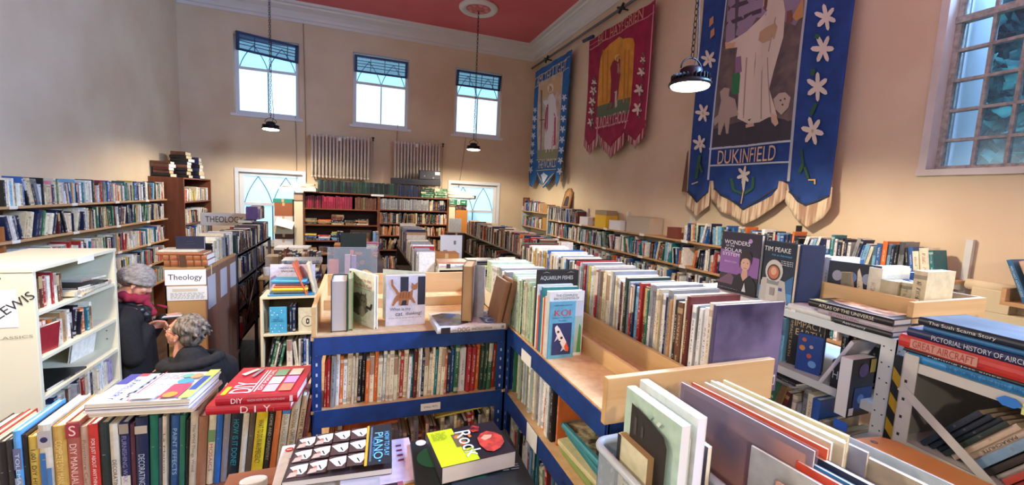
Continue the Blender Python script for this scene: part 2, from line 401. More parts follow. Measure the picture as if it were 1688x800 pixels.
# ---------------------------------------------------------------- radiators, pipes and cables on the back wall
def radiator(x0, n, label):
    z0, z1, p = 2.42, 3.24, .0655
    t = thing('wall_radiator', label, 'radiator', (x0, BY-.12, z0), 'column radiators on the back wall')
    y = BY-.14
    for k in range(n):
        x = x0+k*p; m = MB()
        for yy in (y-.05, y+.05): m.tube([(x, yy, z0+.03), (x, yy, z1-.03)], .021, 8)
        m.tube([(x, y-.05, z1-.03), (x, y-.03, z1), (x, y+.03, z1), (x, y+.05, z1-.03)], .02, 8).tube([(x, y-.05, z0+.03), (x, y-.03, z0), (x, y+.03, z0), (x, y+.05, z0+.03)], .02, 8)
        m.build('radiator_column', RADW, t, smooth=True)
    for zz in (z0+.01, z1-.035): MB().box((x0, y-.012, zz), (x0+(n-1)*p, y+.012, zz+.025)).build('manifold', RADW, t)
    xe = x0+(n-1)*p+.09
    MB().tube([(xe-.09, y, z1-.04), (xe, y, z1-.04), (xe, y, z0-.9)], .011, 8).build('pipe', mat('a8978a', .5), t, smooth=True)
    MB().lathe([(.018, 0), (.02, .02), (.012, .025), (.012, .05), (.028, .055), (.028, .075), (.01, .08)], 12, Matrix.Translation((xe, y, z1-.03))).build('valve', BLACKM, t, smooth=True)
    MB().box((x0+(n//2-.7)*p, y-.075, z1-.09), (x0+(n//2+.1)*p, y-.068, z1-.02)).build('tag', PAPER, t)
    MB().box((x0+.05, BY-.1, z0-.04), (x0+.07, BY, z0)).box((x0+(n-1)*p-.07, BY-.1, z0-.04), (x0+(n-1)*p-.05, BY, z0)).build('bracket', RADW, t)
radiator(-.86, 17, 'cream column radiator on the back wall above the red bound volumes')
radiator(.72, 15, 'cream column radiator on the back wall above the black equipment cases')
for p, q, lab in (((487, 192), (489, 300), 'beige conduit running down the back wall beside the leftmost upper window'), ((500, 35), (505, 300), 'thin beige cable dropping from the cornice to the left bookcase'),
                  ((768, 226), (756, 310), 'loose beige cable hanging below the rightmost upper window'), ((656, 205), (648, 290), 'loose beige cable hanging below the middle upper window')):
    a, b = at(*p, y=BY-.015), at(*q, y=BY-.015)
    tag(MB().tube([a, (a+b)/2+Vector((.01, 0, 0)), b], .006, 6).build('wall_cable', mat('a58a7a', .7), smooth=True), lab, 'cable', 'cables on the back wall')
# ceiling rose
rose = thing('ceiling_rose', 'round white and red plaster rose on the red ceiling above the hanging lamp', 'ceiling rose', (2.06, 8.0, CZ))
MR = Matrix.Translation((2.06, 8.0, CZ)) @ Matrix.Rotation(PI, 4, 'X')
MB().lathe([(.36, 0), (.36, .02), (.33, .05), (.27, .055), (.25, .03), (.23, .03), (.22, .0)], 40, MR).build('rim', CORNICE, rose, smooth=True)
MB().lathe([(.235, 0), (.235, .02), (.2, .03), (.12, .02), (.1, .035), (.03, .05)], 32, MR).build('centre', mat('c8696a', .8), rose, smooth=True)
for k in range(8):
    a = k*PI/4; MB().lathe([(.05, 0), (.045, .015), (.02, .03)], 10, MR @ Matrix.Translation((.16*math.cos(a), .16*math.sin(a), .02))).build('petal', mat('d98a88', .8), rose, smooth=True)
# ---------------------------------------------------------------- pendant lamps
LENS = pane_mat('lit_lamp_lens', 'fff2dc', 22)
def lamp_at(x, y, z, label, chain_top=CZ, power=LAMP_W):
    t = thing('pendant_lamp', label, 'lamp', (x, y, z), 'industrial pendant lamps on chains')
    R = .135; T = Matrix.Translation((x, y, z))
    MB().lathe([(R, -.005), (R, .012), (R-.02, .03), (R-.03, .035)], 36, T).build('housing_rim', IRON, t, smooth=True)
    MB().lathe([(.075, .03), (.08, .035), (.075, .05), (.07, .10), (.05, .115), (.02, .12)], 24, T).build('driver_housing', IRON, t, smooth=True)
    f = MB()
    for k in range(28):
        f.box((.05, -.0025, .028), (R-.012, .0025, .06), 0, T @ Matrix.Rotation(k*2*PI/28, 4, 'Z'))
    f.build('cooling_fins', IRON, t)
    MB().lathe([(R-.012, -.004), (R-.02, -.016), (R-.06, -.024), (.02, -.027)], 32, T).build('lens', LENS, t, smooth=True)
    h = MB(); h.tube([T @ Vector((.085*math.cos(a), 0, .10+.075*math.sin(a))) for a in [i*PI/10 for i in range(11)]], .005, 6)
    h.build('hanger_loop', IRON, t, smooth=True)
    c = MB(); zz = z+.175; k = 0
    while zz < chain_top-.01:
        pts = []
        for i in range(8):
            a = i*PI/4; u, v = .012*math.cos(a), .024*math.sin(a)
            pts.append((x+(u if k % 2 else 0), y+(0 if k % 2 else u), zz+.02+v))
        c.tube(pts, .0035, 4, closed=True); zz += .038; k += 1
    c.build('chain', IRON, t)
    MB().tube([(x+.02, y, z+.11), (x+.045, y, z+.2), (x+.02, y+.01, z+.6), (x+.01, y, chain_top)], .004, 5).build('cable', mat('3a3432', .7), t)
    MB().lathe([(.03, 0), (.03, -.02), (.01, -.03)], 10, Matrix.Translation((x, y, chain_top))).build('ceiling_hook', IRON, t)
    l = bpy.data.lights.new('lamp_light', 'SPOT'); l.energy = power; l.color = (1, .86, .66); l.spot_size = math.radians(168); l.spot_blend = .35; l.shadow_soft_size = .1
    o = bpy.data.objects.new('lamp_light', l); o.location = (x, y, z-.06); C.objects.link(o); attach(o, t)
LY = [8.0, 2.34]
lamp_at(-1.35, 8.0, 3.12, 'small black pendant lamp hanging in front of the leftmost upper window')
lamp_at(2.06, 8.0, 3.07, 'small black pendant lamp hanging below the ceiling rose and rightmost upper window')
lamp_at(2.06, 2.34, 2.99, 'large glowing black pendant lamp hanging beside the biggest blue banner')
lamp_at(-1.35, 2.34, 3.0, 'black pendant lamp out of the picture over the white bookcase')
lamp_at(-1.35, -1.6, 3.0, 'added black pendant lamp, unseen behind the camera, left side')  # this lamp and the next are unseen additions that brighten the room
lamp_at(2.06, -1.6, 3.0, 'added black pendant lamp, unseen behind the camera, right side')
# ---------------------------------------------------------------- books
PAL = {'cream': ('e2d8bd', '8c4a36'), 'white': ('e9e9e4', '2c3e66'), 'ivory': ('d5c69f', '40352c'), 'navy': ('1d2747', 'd9d2b8'), 'black': ('1d1c1f', 'd8d4cc'),
       'red': ('a82a2c', 'f0e6d0'), 'crimson': ('8c2038', '5c1424'), 'maroon': ('5c1f22', 'd8b878'), 'brown': ('6a4430', 'd9c08c'), 'tan': ('b58f62', '3a2a20'), 'green': ('2f6a48', 'e8e2c4'),
       'dark green': ('1e3b30', 'd2c48c'), 'blue': ('2f5f9e', 'f0f0e8'), 'sky blue': ('7fb4cf', '20304a'), 'teal': ('1f7078', 'e8eade'), 'grey': ('8d8e90', '202226'),
       'yellow': ('d8b63a', '2a2420'), 'orange': ('cf6a2e', 'f4e8d0'), 'pink': ('cf7f92', '502030'), 'purple': ('55406e', 'e6dcea'), 'olive': ('76704a', 'e0d8b8'),
       'pale green': ('b9cbaa', '2a4a3a'), 'lilac': ('a79ab8', '2c2440')}
GEN = dict(cream=16, white=15, ivory=7, navy=9, black=11, red=6, maroon=4, brown=5, tan=4, green=3, blue=5, teal=2, grey=6, yellow=2, orange=3, pink=2, purple=2, olive=2)
GEN['dark green'] = 3; GEN['sky blue'] = 3
def mix(**k):
    d = dict(k)
    for q in list(d):
        if '_' in q: d[q.replace('_', ' ')] = d.pop(q)
    return d
PALE = mix(cream=22, white=18, ivory=8, tan=4, grey=7, red=5, navy=5, blue=5, sky_blue=4, green=3, yellow=3, black=6, orange=3, maroon=2, teal=2, pink=2)
DARK = mix(black=20, navy=14, brown=12, maroon=7, grey=8, dark_green=7, ivory=6, tan=6, red=3, cream=6, blue=3, purple=2)
OLD = mix(brown=16, tan=12, olive=9, ivory=9, dark_green=8, grey=8, maroon=7, navy=7, cream=7, orange=5, black=7, blue=4)
BRIGHT = mix(white=14, cream=12, blue=8, sky_blue=7, red=7, yellow=5, orange=5, green=5, black=10, pink=4, navy=6, purple=3, teal=3)
def pick(d):
    ks = list(d); return random.choices(ks, [d[k] for k in ks])[0]
def jit(c, a=.06):
    f = 1+random.uniform(-a, a)*2; return tuple(min(1, max(0, v*f+random.uniform(-a, a)*.5*v+random.uniform(-.004, .004))) for v in srgb(c))
def book_geo(t, d, h, hard=True):
    """local x thickness, y from spine to fore-edge, z height; returns cover verts/faces/uvs and page verts/faces"""
    c = min(.0035 if hard else .0009, t*.2); b = min(.006, t*.22) if hard else .0015
    P = [(0, d), (0, b), (t*.25, b*.25), (t*.5, 0), (t*.75, b*.25), (t, b), (t, d), (t-c, d), (t-c, b+c), (c, b+c), (c, d)]
    n = len(P); vs = [(x, y, 0) for x, y in P]+[(x, y, h) for x, y in P]; fs = []; uv = []
    for i in range(n):
        j = (i+1) % n; fs.append((i, j, n+j, n+i))
        if 1 <= i <= 4: u0, u1 = P[i][0]/t, P[j][0]/t; uv.append([(u0, 0), (u1, 0), (u1, 1), (u0, 1)])
        else: uv.append([(-1, 0)]*4)
    for k, off in ((0, 0), (1, n)):       # the two U-shaped ends as strips
        for q in ((0, 1, 9, 10), (1, 2, 9), (2, 3, 9), (3, 4, 8, 9), (4, 5, 8), (5, 6, 7, 8)):
            q = tuple(i+off for i in q); fs.append(q if k else q[::-1]); uv.append([(-1, 0)]*len(q))
    i = .004 if hard else .0006
    lo, hi = (c, b+c, i), (t-c, d-i, h-i)
    (x0, y0, z0), (x1, y1, z1) = lo, hi
    pv = [(x0, y0, z0), (x1, y0, z0), (x1, y1, z0), (x0, y1, z0), (x0, y0, z1), (x1, y0, z1), (x1, y1, z1), (x0, y1, z1)]
    pf = [(3, 2, 1, 0), (4, 5, 6, 7), (1, 2, 6, 5), (2, 3, 7, 6), (3, 0, 4, 7)]
    return vs, fs, uv, pv, pf
def attr_mesh(name, vs, fs, uvs, cols, accs, mats, mi=None):
    me = bpy.data.meshes.new(name); me.from_pydata(vs, [], fs)
    for m in mats: me.materials.append(m)
    if mi is not None: me.polygons.foreach_set('material_index', mi)
    a = me.attributes.new('col', 'FLOAT_COLOR', 'FACE'); a.data.foreach_set('color', [v for c in cols for v in (*c, 1)])
    a = me.attributes.new('acc', 'FLOAT_COLOR', 'FACE'); a.data.foreach_set('color', [v for c in accs for v in c])
    if uvs is not None:
        u = me.uv_layers.new(name='UVMap'); u.data.foreach_set('uv', [v for f in uvs for p in f for v in p])
    me.update(); return me
ROWS = {}; BOOKS = []
class Bk: pass
def book(M, t, d, h, colour=None, row=None, hard=None, rgb=None, acc=None, pages=None, cat='book'):
    b = Bk(); b.M = M; b.t, b.d, b.h = t, d, h; b.colour = colour or pick(GEN); b.row = row
    b.hard = random.random() < .5 if hard is None else hard
    b.rgb = srgb(rgb) if rgb else jit(PAL[b.colour][0]); b.acc = (*(srgb(acc) if acc else srgb(PAL[b.colour][1])), random.random())
    b.pages = srgb(pages) if pages else random.choice([srgb('e6dcc0'), srgb('efe9da'), srgb('d9c6a0'), srgb('e2d2b0'), srgb('f1efe8')])
    b.hero = None; b.seen = 0
    ROWS.setdefault(row, []).append(b); BOOKS.append(b); return b
def make_book(b, name='book'):
    vs, fs, uv, pv, pf = book_geo(b.t, b.d, b.h, b.hard)
    me = attr_mesh(name, vs, fs, uv, [b.rgb]*len(fs), [b.acc]*len(fs), [BOOKM])
    o = bpy.data.objects.new(name, me); C.objects.link(o); o.matrix_world = b.M
    pm = attr_mesh('pages', pv, pf, None, [b.pages]*len(pf), [b.acc]*len(pf), [PAGEM])
    p = bpy.data.objects.new('pages', pm); C.objects.link(p); p.parent = o
    return o
def hero(M, t, d, h, rgb, label, colour='', acc=None, pages=None, hard=True, name='book', cat='book', group=None, spine=None, row='hero'):
    """a book one can tell by its cover: built at once, with its own label"""
    b = book(M, t, d, h, colour or 'white', row, hard, rgb, acc or rgb, pages)
    o = make_book(b, name); tag(o, label, cat, group); b.hero = o; o['_b'] = 1; del o['_b']
    return o, b
# printed matter on a book: coordinates are fractions of the cover (u from the spine, v from the foot)
_pm = {}
def photo_mat(c1, c2, sc_, lo=.42, hi=.6):
    k = (c1, c2, sc_, lo, hi)
    if k not in _pm: _pm[k] = noise_mat('printed_picture', c1, c2, sc_, rough=.35, detail=3, lo=lo, hi=hi)
    return _pm[k]
class Print:
    def __init__(s, ob, face='front'):
        s.o, b = ob; s.b = b; s.mb = MB(); s.mats = []; s.k = 0
        t, d, h = b.t, b.d, b.h; e = .0006
        if face == 'front': s.O, s.R, s.U, s.W, s.H = Vector((t+e, 0, 0)), Vector((0, 1, 0)), UP.copy(), d, h
        elif face == 'back': s.O, s.R, s.U, s.W, s.H = Vector((-e, d, 0)), Vector((0, -1, 0)), UP.copy(), d, h
        elif face == 'spine': s.O, s.R, s.U, s.W, s.H = Vector((0, -e, 0)), Vector((1, 0, 0)), UP.copy(), t, h
        elif face == 'foot': s.O, s.R, s.U, s.W, s.H = Vector((0, 0, -e)), Vector((0, 1, 0)), Vector((-1, 0, 0)), d, t
        s.N = s.R.cross(s.U); s.T = MB(); s.tm = []
    def mi(s, c, L):
        q = c if isinstance(c, bpy.types.Material) else mat(c, .5)
        if q not in L: L.append(q)
        return L.index(q)
    def P(s, u, v, k=None):
        k = s.k if k is None else k
        return s.O+s.R*(u*s.W)+s.U*(v*s.H)+s.N*(.0003*k)
    def poly(s, pts, c):
        s.k += 1; s.mb.add([s.P(u, v) for u, v in pts], [tuple(range(len(pts)))], s.mi(c, s.mats)); return s
    def photo(s, pts, c1, c2, sc_=25, lo=.42, hi=.6):
        return s.poly(pts, photo_mat(c1, c2, sc_, lo, hi))
    def rect(s, a, b, c, d, col): return s.poly([(a, b), (c, b), (c, d), (a, d)], col)
    def disc(s, u, v, r, col, n=18, sq=1, a0=0, a1=2*PI):
        k = s.W/s.H; return s.poly([(u+r*math.cos(a0+(a1-a0)*i/n), v+r*k*sq*math.sin(a0+(a1-a0)*i/n)) for i in range(n)], col)
    def text(s, st, u, v, col, w=None, h=None, down=False):
        """w, h are fractions of the cover width/height along the reading direction"""
        if down: R, U = -s.U, s.R; W, Hh = s.H, s.W
        else: R, U = s.R, s.U; W, Hh = s.W, s.H
        add_text(s.T, st, s.P(u, v, s.k+2), R, U, width=w*W if w else None, height=h*Hh if h else None, m=s.mi(col, s.tm)); return s
    def lines(s, u, v, n, dv, wd, col, seed=1):
        """small illegible print, as rows of short dashes"""
        r = random.Random(seed); s.k += 1
        for i in range(n):
            x = u
            while x < u+wd-.02:
                q = min(r.uniform(.03, .09), u+wd-x); s.mb.add([s.P(x, v-i*dv), s.P(x+q, v-i*dv), s.P(x+q, v-i*dv+dv*.4), s.P(x, v-i*dv+dv*.4)], [(0, 1, 2, 3)], s.mi(col, s.mats)); x += q+.02
        return s
    def done(s):
        for mb, L, nm in ((s.mb, s.mats, 'cover_print'), (s.T, s.tm, 'title')):
            if mb.v:
                o = mb.build(nm, L); o.parent = s.o
def row(start, b, L, z=None, plain=False, h=(.19, .24), t=(.012, .035), d=(.13, .17), pal=GEN, name='', lean=.08, skew=0, slots=None, fill=1.0, setback=(0, .02), colours=None):
    """books side by side; b points from the spines into the shelf, the row runs to the right of someone facing the spines"""
    b = Vector(b).normalized(); u = b.cross(UP); s = Vector(start)
    if z is not None: s.z = z
    x = 0; k = 0
    while x < L:
        if random.random() > fill: x += random.uniform(.02, .1); continue
        n = 1; ang = 0
        r = random.random()
        if skew: ang = skew+random.uniform(-.01, .01)
        elif r < lean: n = random.randint(2, 5); ang = random.choice((-1, 1))*random.uniform(.08, .28)
        tt = [random.uniform(*t) if random.random() > .12 else random.uniform(t[0], t[1]*1.6) for _ in range(n)]; hh = [random.uniform(*h) for _ in range(n)]
        ca, sa = math.cos(ang), math.sin(ang)
        need = sum(q/ca for q in tt)+(hh[0]*abs(sa) if not skew else 0)
        if x+need > L+.005: 
            if n > 1: lean = 0; continue
            break
        if ang < 0 and not skew: x += hh[0]*abs(sa)
        for q, hq in zip(tt, hh):
            dd = random.uniform(*d)
            o = s+u*(x if ang <= 0 else x+q/ca-q*ca)+b*random.uniform(*setback)
            if ang > 0: o = s+u*(x+q/ca-q*ca)+b*random.uniform(*setback)+UP*(q*sa)
            X = u*ca-UP*sa; Z = u*sa+UP*ca
            if ang < 0: o.z = s.z; 
            book(frame(o, X, b, Z), q-.0006, dd, hq, (colours[k] if colours and k < len(colours) else pick(pal)), name); k += 1
            if plain: bb = BOOKS[-1]; bb.acc = (*[v*1.9+.02 for v in bb.rgb], bb.acc[3])
            x += q/ca+.0004
        if ang > 0 and not skew: x += hh[-1]*abs(sa)
def lying(c, b, t, d, h, z, colour=None, name='', **k):
    """a book lying flat, spine facing against b, c = middle of its spine edge, z = underside"""
    b = Vector(b).normalized(); Z = UP.cross(b); o = Vector((c[0], c[1], z))-Z*(h/2)
    return book(frame(o, UP, b, Z), t, d, h, colour, name, **k)
def pile(c, b, z, n, name='', pal=GEN, t=(.015, .04), d=(.14, .17), h=(.20, .25), turn=.12, plain=False):
    for i in range(n):
        tt = random.uniform(*t); a = random.uniform(-turn, turn); bb = Matrix.Rotation(a, 3, 'Z') @ Vector(b)
        lying(Vector(c)+Vector((random.uniform(-.01, .01), random.uniform(-.01, .01), 0)), bb, tt, random.uniform(*d), random.uniform(*h), z, pick(pal), name); z += tt+.0005
        if plain: BOOKS[-1].acc = (*[v*1.6+.01 for v in BOOKS[-1].rgb], BOOKS[-1].acc[3])
    return z
def facing(bl, br, z, h, t=.02, tilt=0, w=None):
    """matrix and width of a standing book whose front cover shows; bl, br are the foot corners as seen"""
    a = Vector((bl[0], bl[1], z)); c = Vector((br[0], br[1], z)); Y = (c-a).normalized(); W = w or (c-a).length
    Z = UP.copy(); X = Y.cross(Z)
    if tilt:
        R = Matrix.Rotation(-tilt, 3, Y); Z = R @ Z; X = R @ X
    return frame(a-X*t, X, Y, Z), t, W, h
def flat_cover(bl, br, z, d, t):
    """book lying with the front cover up; bl-br is its near edge (the foot of the cover), top of the cover at z"""
    a = Vector((bl[0], bl[1], z)); c = Vector((br[0], br[1], z)); Y = (c-a).normalized(); Z = UP.cross(Y)
    return frame(a-UP*t, UP, Y, Z), t, (c-a).length, d
def flat_spine(l, r, z, d, t):
    """book lying with its spine along l-r facing the viewer, top at z; the spine reads left to right"""
    a = Vector((l[0], l[1], z)); c = Vector((r[0], r[1], z)); Q = (c-a).normalized()
    return frame(c-UP*t, UP, UP.cross(Q), -Q), t, d, (c-a).length
# ---------------------------------------------------------------- shelving along the left wall
XL = -2.82
t = thing('wall_shelving', 'long wooden wall shelving filled with books along the left wall', 'shelving', (LX+.12, 6, 0))
ZL = [1.915, 1.615, 1.285, .975, .665]
for k, z in enumerate(ZL):
    MB().box((LX, 3.2, z-.022), (XL, 8.12, z)).build('shelf', SHELFY, t, bevel=.002)
    for y in (4.9, 5.75, 6.6, 7.4): MB().box((XL-.001, y, z-.024), (XL+.004, y+.09, z+.004)).build('shelf_label', PAPER, t)
for y in (3.2, 4.86): MB().box((LX, y-.02, .0), (XL-.02, y, ZL[1]+.13)).build('end_panel', wood_mat('orange_wood', '8c5428', 'a3683a', 2), t)
MB().box((LX, 3.2, 0), (LX+.012, 8.12, ZL[0]+.0)).build('back_panel', mat('b9a68c', .8), t)
names = ['on the top shelf at the left wall', 'on the second shelf at the left wall', 'on the third shelf at the left wall', 'on the fourth shelf at the left wall', 'on the lowest shelf at the left wall']
for k, z in enumerate(ZL):
    row((XL-.015, 4.88 if k < 2 else 4.88, z), (-1, 0, 0), 3.2, h=((.19, .26), (.19, .25), (.17, .23), (.17, .22), (.17, .22))[k], t=(.015, .04), pal=(GEN, mix(navy=18, cream=12, white=10, green=8, ivory=6, maroon=6, black=8, brown=5, tan=5), PALE, PALE, PALE)[k], name=names[k], lean=(.05, .35, .06, .05, .05)[k])
# ends of rows nearer the camera
for k, z in enumerate(ZL[2:]): row((XL-.015, 3.4, z), (-1, 0, 0), 1.4, h=(.15, .2), pal=GEN, name=names[k+2])
# tall brown bookcase in the corner
def bookcase(name, label, x0, x1, y0, y1, z1, shelves, face, m, mback=DARKBACK, cat='bookcase', pl=.022, z0=0, group=None, lip=0):
    """open bookcase; face '+x' or '-y' says which side is open"""
    t = thing(name, label, cat, ((x0+x1)/2, (y0+y1)/2, z0), group)
    def P(nm, lo, hi, mm=m): MB().box(lo, hi).build(nm, mm, t, bevel=.0015)
    if face in '+x-x':
        P('side_panel', (x0, y0, z0), (x1, y0+pl, z1)); P('side_panel', (x0, y1-pl, z0), (x1, y1, z1))
        bx = x0 if face == '+x' else x1-.008
        P('back_panel', (bx, y0, z0), (bx+.008, y1, z1), mback); lo, hi = (x0, y0), (x1, y1)
    else:
        P('side_panel', (x0, y0, z0), (x0+pl, y1, z1)); P('side_panel', (x1-pl, y0, z0), (x1, y1, z1))
        P('back_panel', (x0, y1-.008, z0), (x1, y1, z1), mback); lo, hi = (x0, y0), (x1, y1)
    for z in shelves: P('shelf', (x0+(pl if face == '-y' else .0), y0+(pl if face != '-y' else 0), z-pl), (x1-(pl if face == '-y' else 0), y1-(pl if face != '-y' else 0), z))
    P('top_panel', (x0-lip, y0-lip, z1), (x1+lip, y1, z1+pl)); return t
XC = -2.60
bookcase('corner_bookcase', 'tall red-brown bookcase in the far left corner', LX, XC, 8.13, 9.45, 2.24, [.65, .95, 1.24, 1.52, 1.88], '+x', BROWNWOOD)
for k, z in enumerate([.65, .95, 1.24, 1.52, 1.88]):
    row((XC-.02, 8.17, z), (-1, 0, 0), 1.22, h=(.16, .24), t=(.015, .04), d=(.14, .2), pal=PALE, name=['on the bottom of the corner bookcase', 'on the fourth level of the corner bookcase', 'on the third level of the corner bookcase', 'on the second level of the corner bookcase', 'on the top level of the corner bookcase'][k], lean=.2)
# old ledgers heaped on the corner bookcase
zb = 2.262
def ledgers(x, y, b, n, name, pal, t=(.04, .06), h=(.20, .26), d=(.2, .26), z=zb): return pile((x, y, 0), b, z, n, name, pal, t, d, h, .1, True)
ledgers(-2.92, 8.20, (0, 1, 0), 5, 'in the nearest heap of ledgers', mix(black=3, maroon=2, brown=2)); 
ledgers(-2.78, 8.50, (0, 1, 0), 8, 'in the tallest heap of ledgers', mix(black=6, navy=2, brown=1), t=(.045, .065)); ledgers(-2.72, 8.85, (0, 1, 0), 6, 'in the farthest heap of ledgers', mix(navy=4, black=2), t=(.05, .07))

# ---------------------------------------------------------------- white laminate bookcase at the left
wx0, wx1, wy0, wy1, wz = -2.05, -1.60, 2.90, 3.71, 1.69
t = thing('white_bookcase', 'cream-white laminate bookcase with a printed sheet on its end panel', 'bookcase', ((wx0+wx1)/2, (wy0+wy1)/2, 0))
P = lambda nm, lo, hi, m=CREAMW, bv=.002: MB().box(lo, hi).build(nm, m, t, bevel=bv)
P('end_panel', (wx0, wy0, 0), (wx1, wy0+.025, wz)); P('end_panel', (wx0, wy1-.025, 0), (wx1, wy1, wz)); P('top_panel', (wx0, wy0-.004, wz), (wx1+.004, wy1+.004, wz+.022))
P('back_panel', (wx0, wy0, 0), (wx0+.01, wy1, wz)); WS = [1.47, 1.215, .995, .765, .5]
for z in WS: P('shelf', (wx0, wy0+.025, z-.022), (wx1-.004, wy1-.025, z))
P('shelf_label', (wx1, 3.28, 1.672), (wx1+.006, 3.44, 1.712), PAPER, 0)
P('printed_sheet', (wx0+.02, wy0-.002, 1.40), (wx1-.07, wy0-.0006, 1.60), mat('dfe0dc', .6), 0)
tx = MB(); add_text(tx, 'C.S.LEWIS', Vector((wx1-.125, wy0-.003, 1.485)), Vector((1, 0, .75)).normalized(), Vector((-.75, 0, 1)).normalized(), width=.30, height=.045); tx.build('title', mat('23232a', .6), t)
tx = MB(); add_text(tx, 'CLASSICS', Vector((wx1-.10, wy0-.003, 1.345)), Vector((1, 0, .04)).normalized(), UP, width=.17, height=.016); tx.build('small_label', mat('8a8478', .6), t)
for z in (1.19, 1.13, 1.07): MB().lathe([(.004, 0), (.004, .002)], 8, Matrix.Translation((wx1-.06, wy1-.028, z)) @ Matrix.Rotation(PI/2, 4, 'X')).build('peg_hole', BLACKM, t)
MB().lathe([(.007, 0), (.006, .004)], 10, Matrix.Translation((wx1-.13, wy0-.001, 1.66)) @ Matrix.Rotation(PI/2, 4, 'X')).build('screw_cap', mat('4a4038', .6), t)
row((wx1-.03, 2.935, 1.47), (-1, 0, 0), .27, h=(.15, .19), t=(.02, .035), d=(.2, .24), pal=mix(maroon=3, cream=2, teal=1, red=2, brown=3), name='on the top shelf of the white bookcase', lean=0, setback=(0, .01))
row((wx1-.03, 2.935, 1.215), (-1, 0, 0), .56, h=(.14, .19), t=(.015, .04), d=(.14, .2), pal=mix(black=3, maroon=2, tan=3, cream=3, orange=2, teal=1), name='on the second shelf of the white bookcase', lean=.1)
row((wx1-.03, 3.26, .765), (-1, 0, 0), .42, h=(.15, .19), t=(.015, .03), d=(.13, .18), pal=mix(cream=4, pink=1, red=1, navy=2, white=3, lilac=1), name='on the fourth shelf of the white bookcase', lean=.1)
row((wx1-.03, 2.935, .765), (-1, 0, 0), .3, h=(.12, .17), t=(.02, .035), d=(.13, .17), pal=mix(navy=2, brown=2, cream=3), name='lower left in the white bookcase', lean=.4)
row((wx1-.03, 2.935, .5), (-1, 0, 0), .7, h=(.15, .2), pal=GEN, name='at the foot of the white bookcase')
zz = 1.4705
for k, (tt, c) in enumerate(((.012, 'ivory'), (.028, 'cream'), (.012, 'black'))):
    lying((wx1-.0+.005*k, 3.45-.02*k, 0), (-1, .12*k-.1, 0), tt, .24, (.36, .40, .26)[k], zz, c, 'lying flat on the top shelf of the white bookcase'); zz += tt+.0005
lying((wx1-.05, 3.55, 0), (-1, .2, 0), .012, .15, .2, zz, 'cream', 'lying flat on the top shelf of the white bookcase')
lying((wx1-.02, 3.16, 0), (-1, 0.05, 0), .012, .26, .34, .9955, 'black', 'lying alone on the third shelf of the white bookcase')
hb = hero(*facing((wx1-.04, 3.10), (wx1-.06, 2.96), 1.2155, .16, .02, .12)[:2], .13, .16, '93222c', 'red framed dark-red paperback facing out on the second shelf of the white bookcase', 'maroon', hard=False)
Print(hb).rect(.1, .1, .9, .75, '3a2226').disc(.4, .45, .2, 'c8b09a').disc(.65, .4, .13, '5a7a8a').done()
M_, t_, d_, h_ = facing((wx1-.14, 3.66), (wx1-.16, 3.44), .9955, .182, .015, .15)
hb = hero(M_, t_, d_, h_, 'e4dfd2', 'cream hardback with a small orange fish leaning in the white bookcase', 'cream'); Print(hb).disc(.45, .62, .13, 'c87848', sq=.5).poly([(.56, .62), (.68, .7), (.68, .55)], 'c87848').rect(.66, .06, .92, .13, 'b8b4a8').done()
# things lying on top of it
hb = hero(frame(Vector((wx0+.02, 3.12, wz+.022)), UP, Vector((0, 1, 0)), Vector((-1, 0, 0))) , .008, .2, .2, 'd8cdb8', 'thin cream pamphlet lying on top of the white bookcase', 'cream', hard=False)

# ---------------------------------------------------------------- "Theology" run left of the middle
TH = -1.20
KRAFT = mat('b98c54', .8, name='brown_board'); RBOARD = mat('8a6450', .55, name='red_brown_board')
t = thing('theology_bookcase', 'tall narrow bookcase end with a Theology sign and a red-brown boarded side', 'bookcase', (-1.36, 4.6, 0))
P = lambda nm, lo, hi, m, bv=.002: MB().box(lo, hi).build(nm, m, t, bevel=bv)
P('end_board', (-1.49, 4.17, 0), (TH-.01, 4.19, 1.50), KRAFT)
for k in range(3): P('side_board', (TH-.012, 4.17+.31*k, .42), (TH, 4.17+.31*k+.295, 1.46), RBOARD)
P('side_board', (TH-.012, 4.17, 0), (TH+.004, 5.1, .41), RBOARD); P('side_rail', (TH-.01, 4.17, .41), (TH+.02, 5.1, .44), RBOARD)
P('top_board', (-1.49, 4.17, 1.46), (TH, 5.1, 1.48), KRAFT); P('back_board', (-1.49, 4.17, 0), (-1.475, 5.1, 1.46), RBOARD)
sg = MB().box((-1.485, 4.164, 1.345), (-1.20, 4.167, 1.475)); sg.build('sign', mat('f1f0ea', .6), t)
tx = MB(); add_text(tx, 'Theology', Vector((-1.345, 4.163, 1.405)), Vector((1, 0, 0)), UP, width=.235, height=.062); tx.build('title', mat('26262c', .6), t)
P('notice', (-1.475, 4.163, 1.215), (-1.195, 4.166, 1.335), mat('e6e4da', .6), 0); P('notice', (-1.435, 4.161, 1.29), (-1.26, 4.1625, 1.315), mat('d0c4ac', .6), 0)
lw = MB(); rr = random.Random(4)
for i in range(5):
    x = -1.45
    while x < -1.23: q = rr.uniform(.01, .03); lw.box((x, 4.1615, 1.23+i*.011), (x+q, 4.1625, 1.234+i*.011)); x += q+.008
lw.build('small_print', mat('8a8a86', .7), t)
for k, y in enumerate((4.2, 4.55, 4.87)): P('pinned_sheet', (TH+.001, y, 1.12+.02*k), (TH+.004, y+.2, 1.40), mat('bdbcc2', .6), 0)
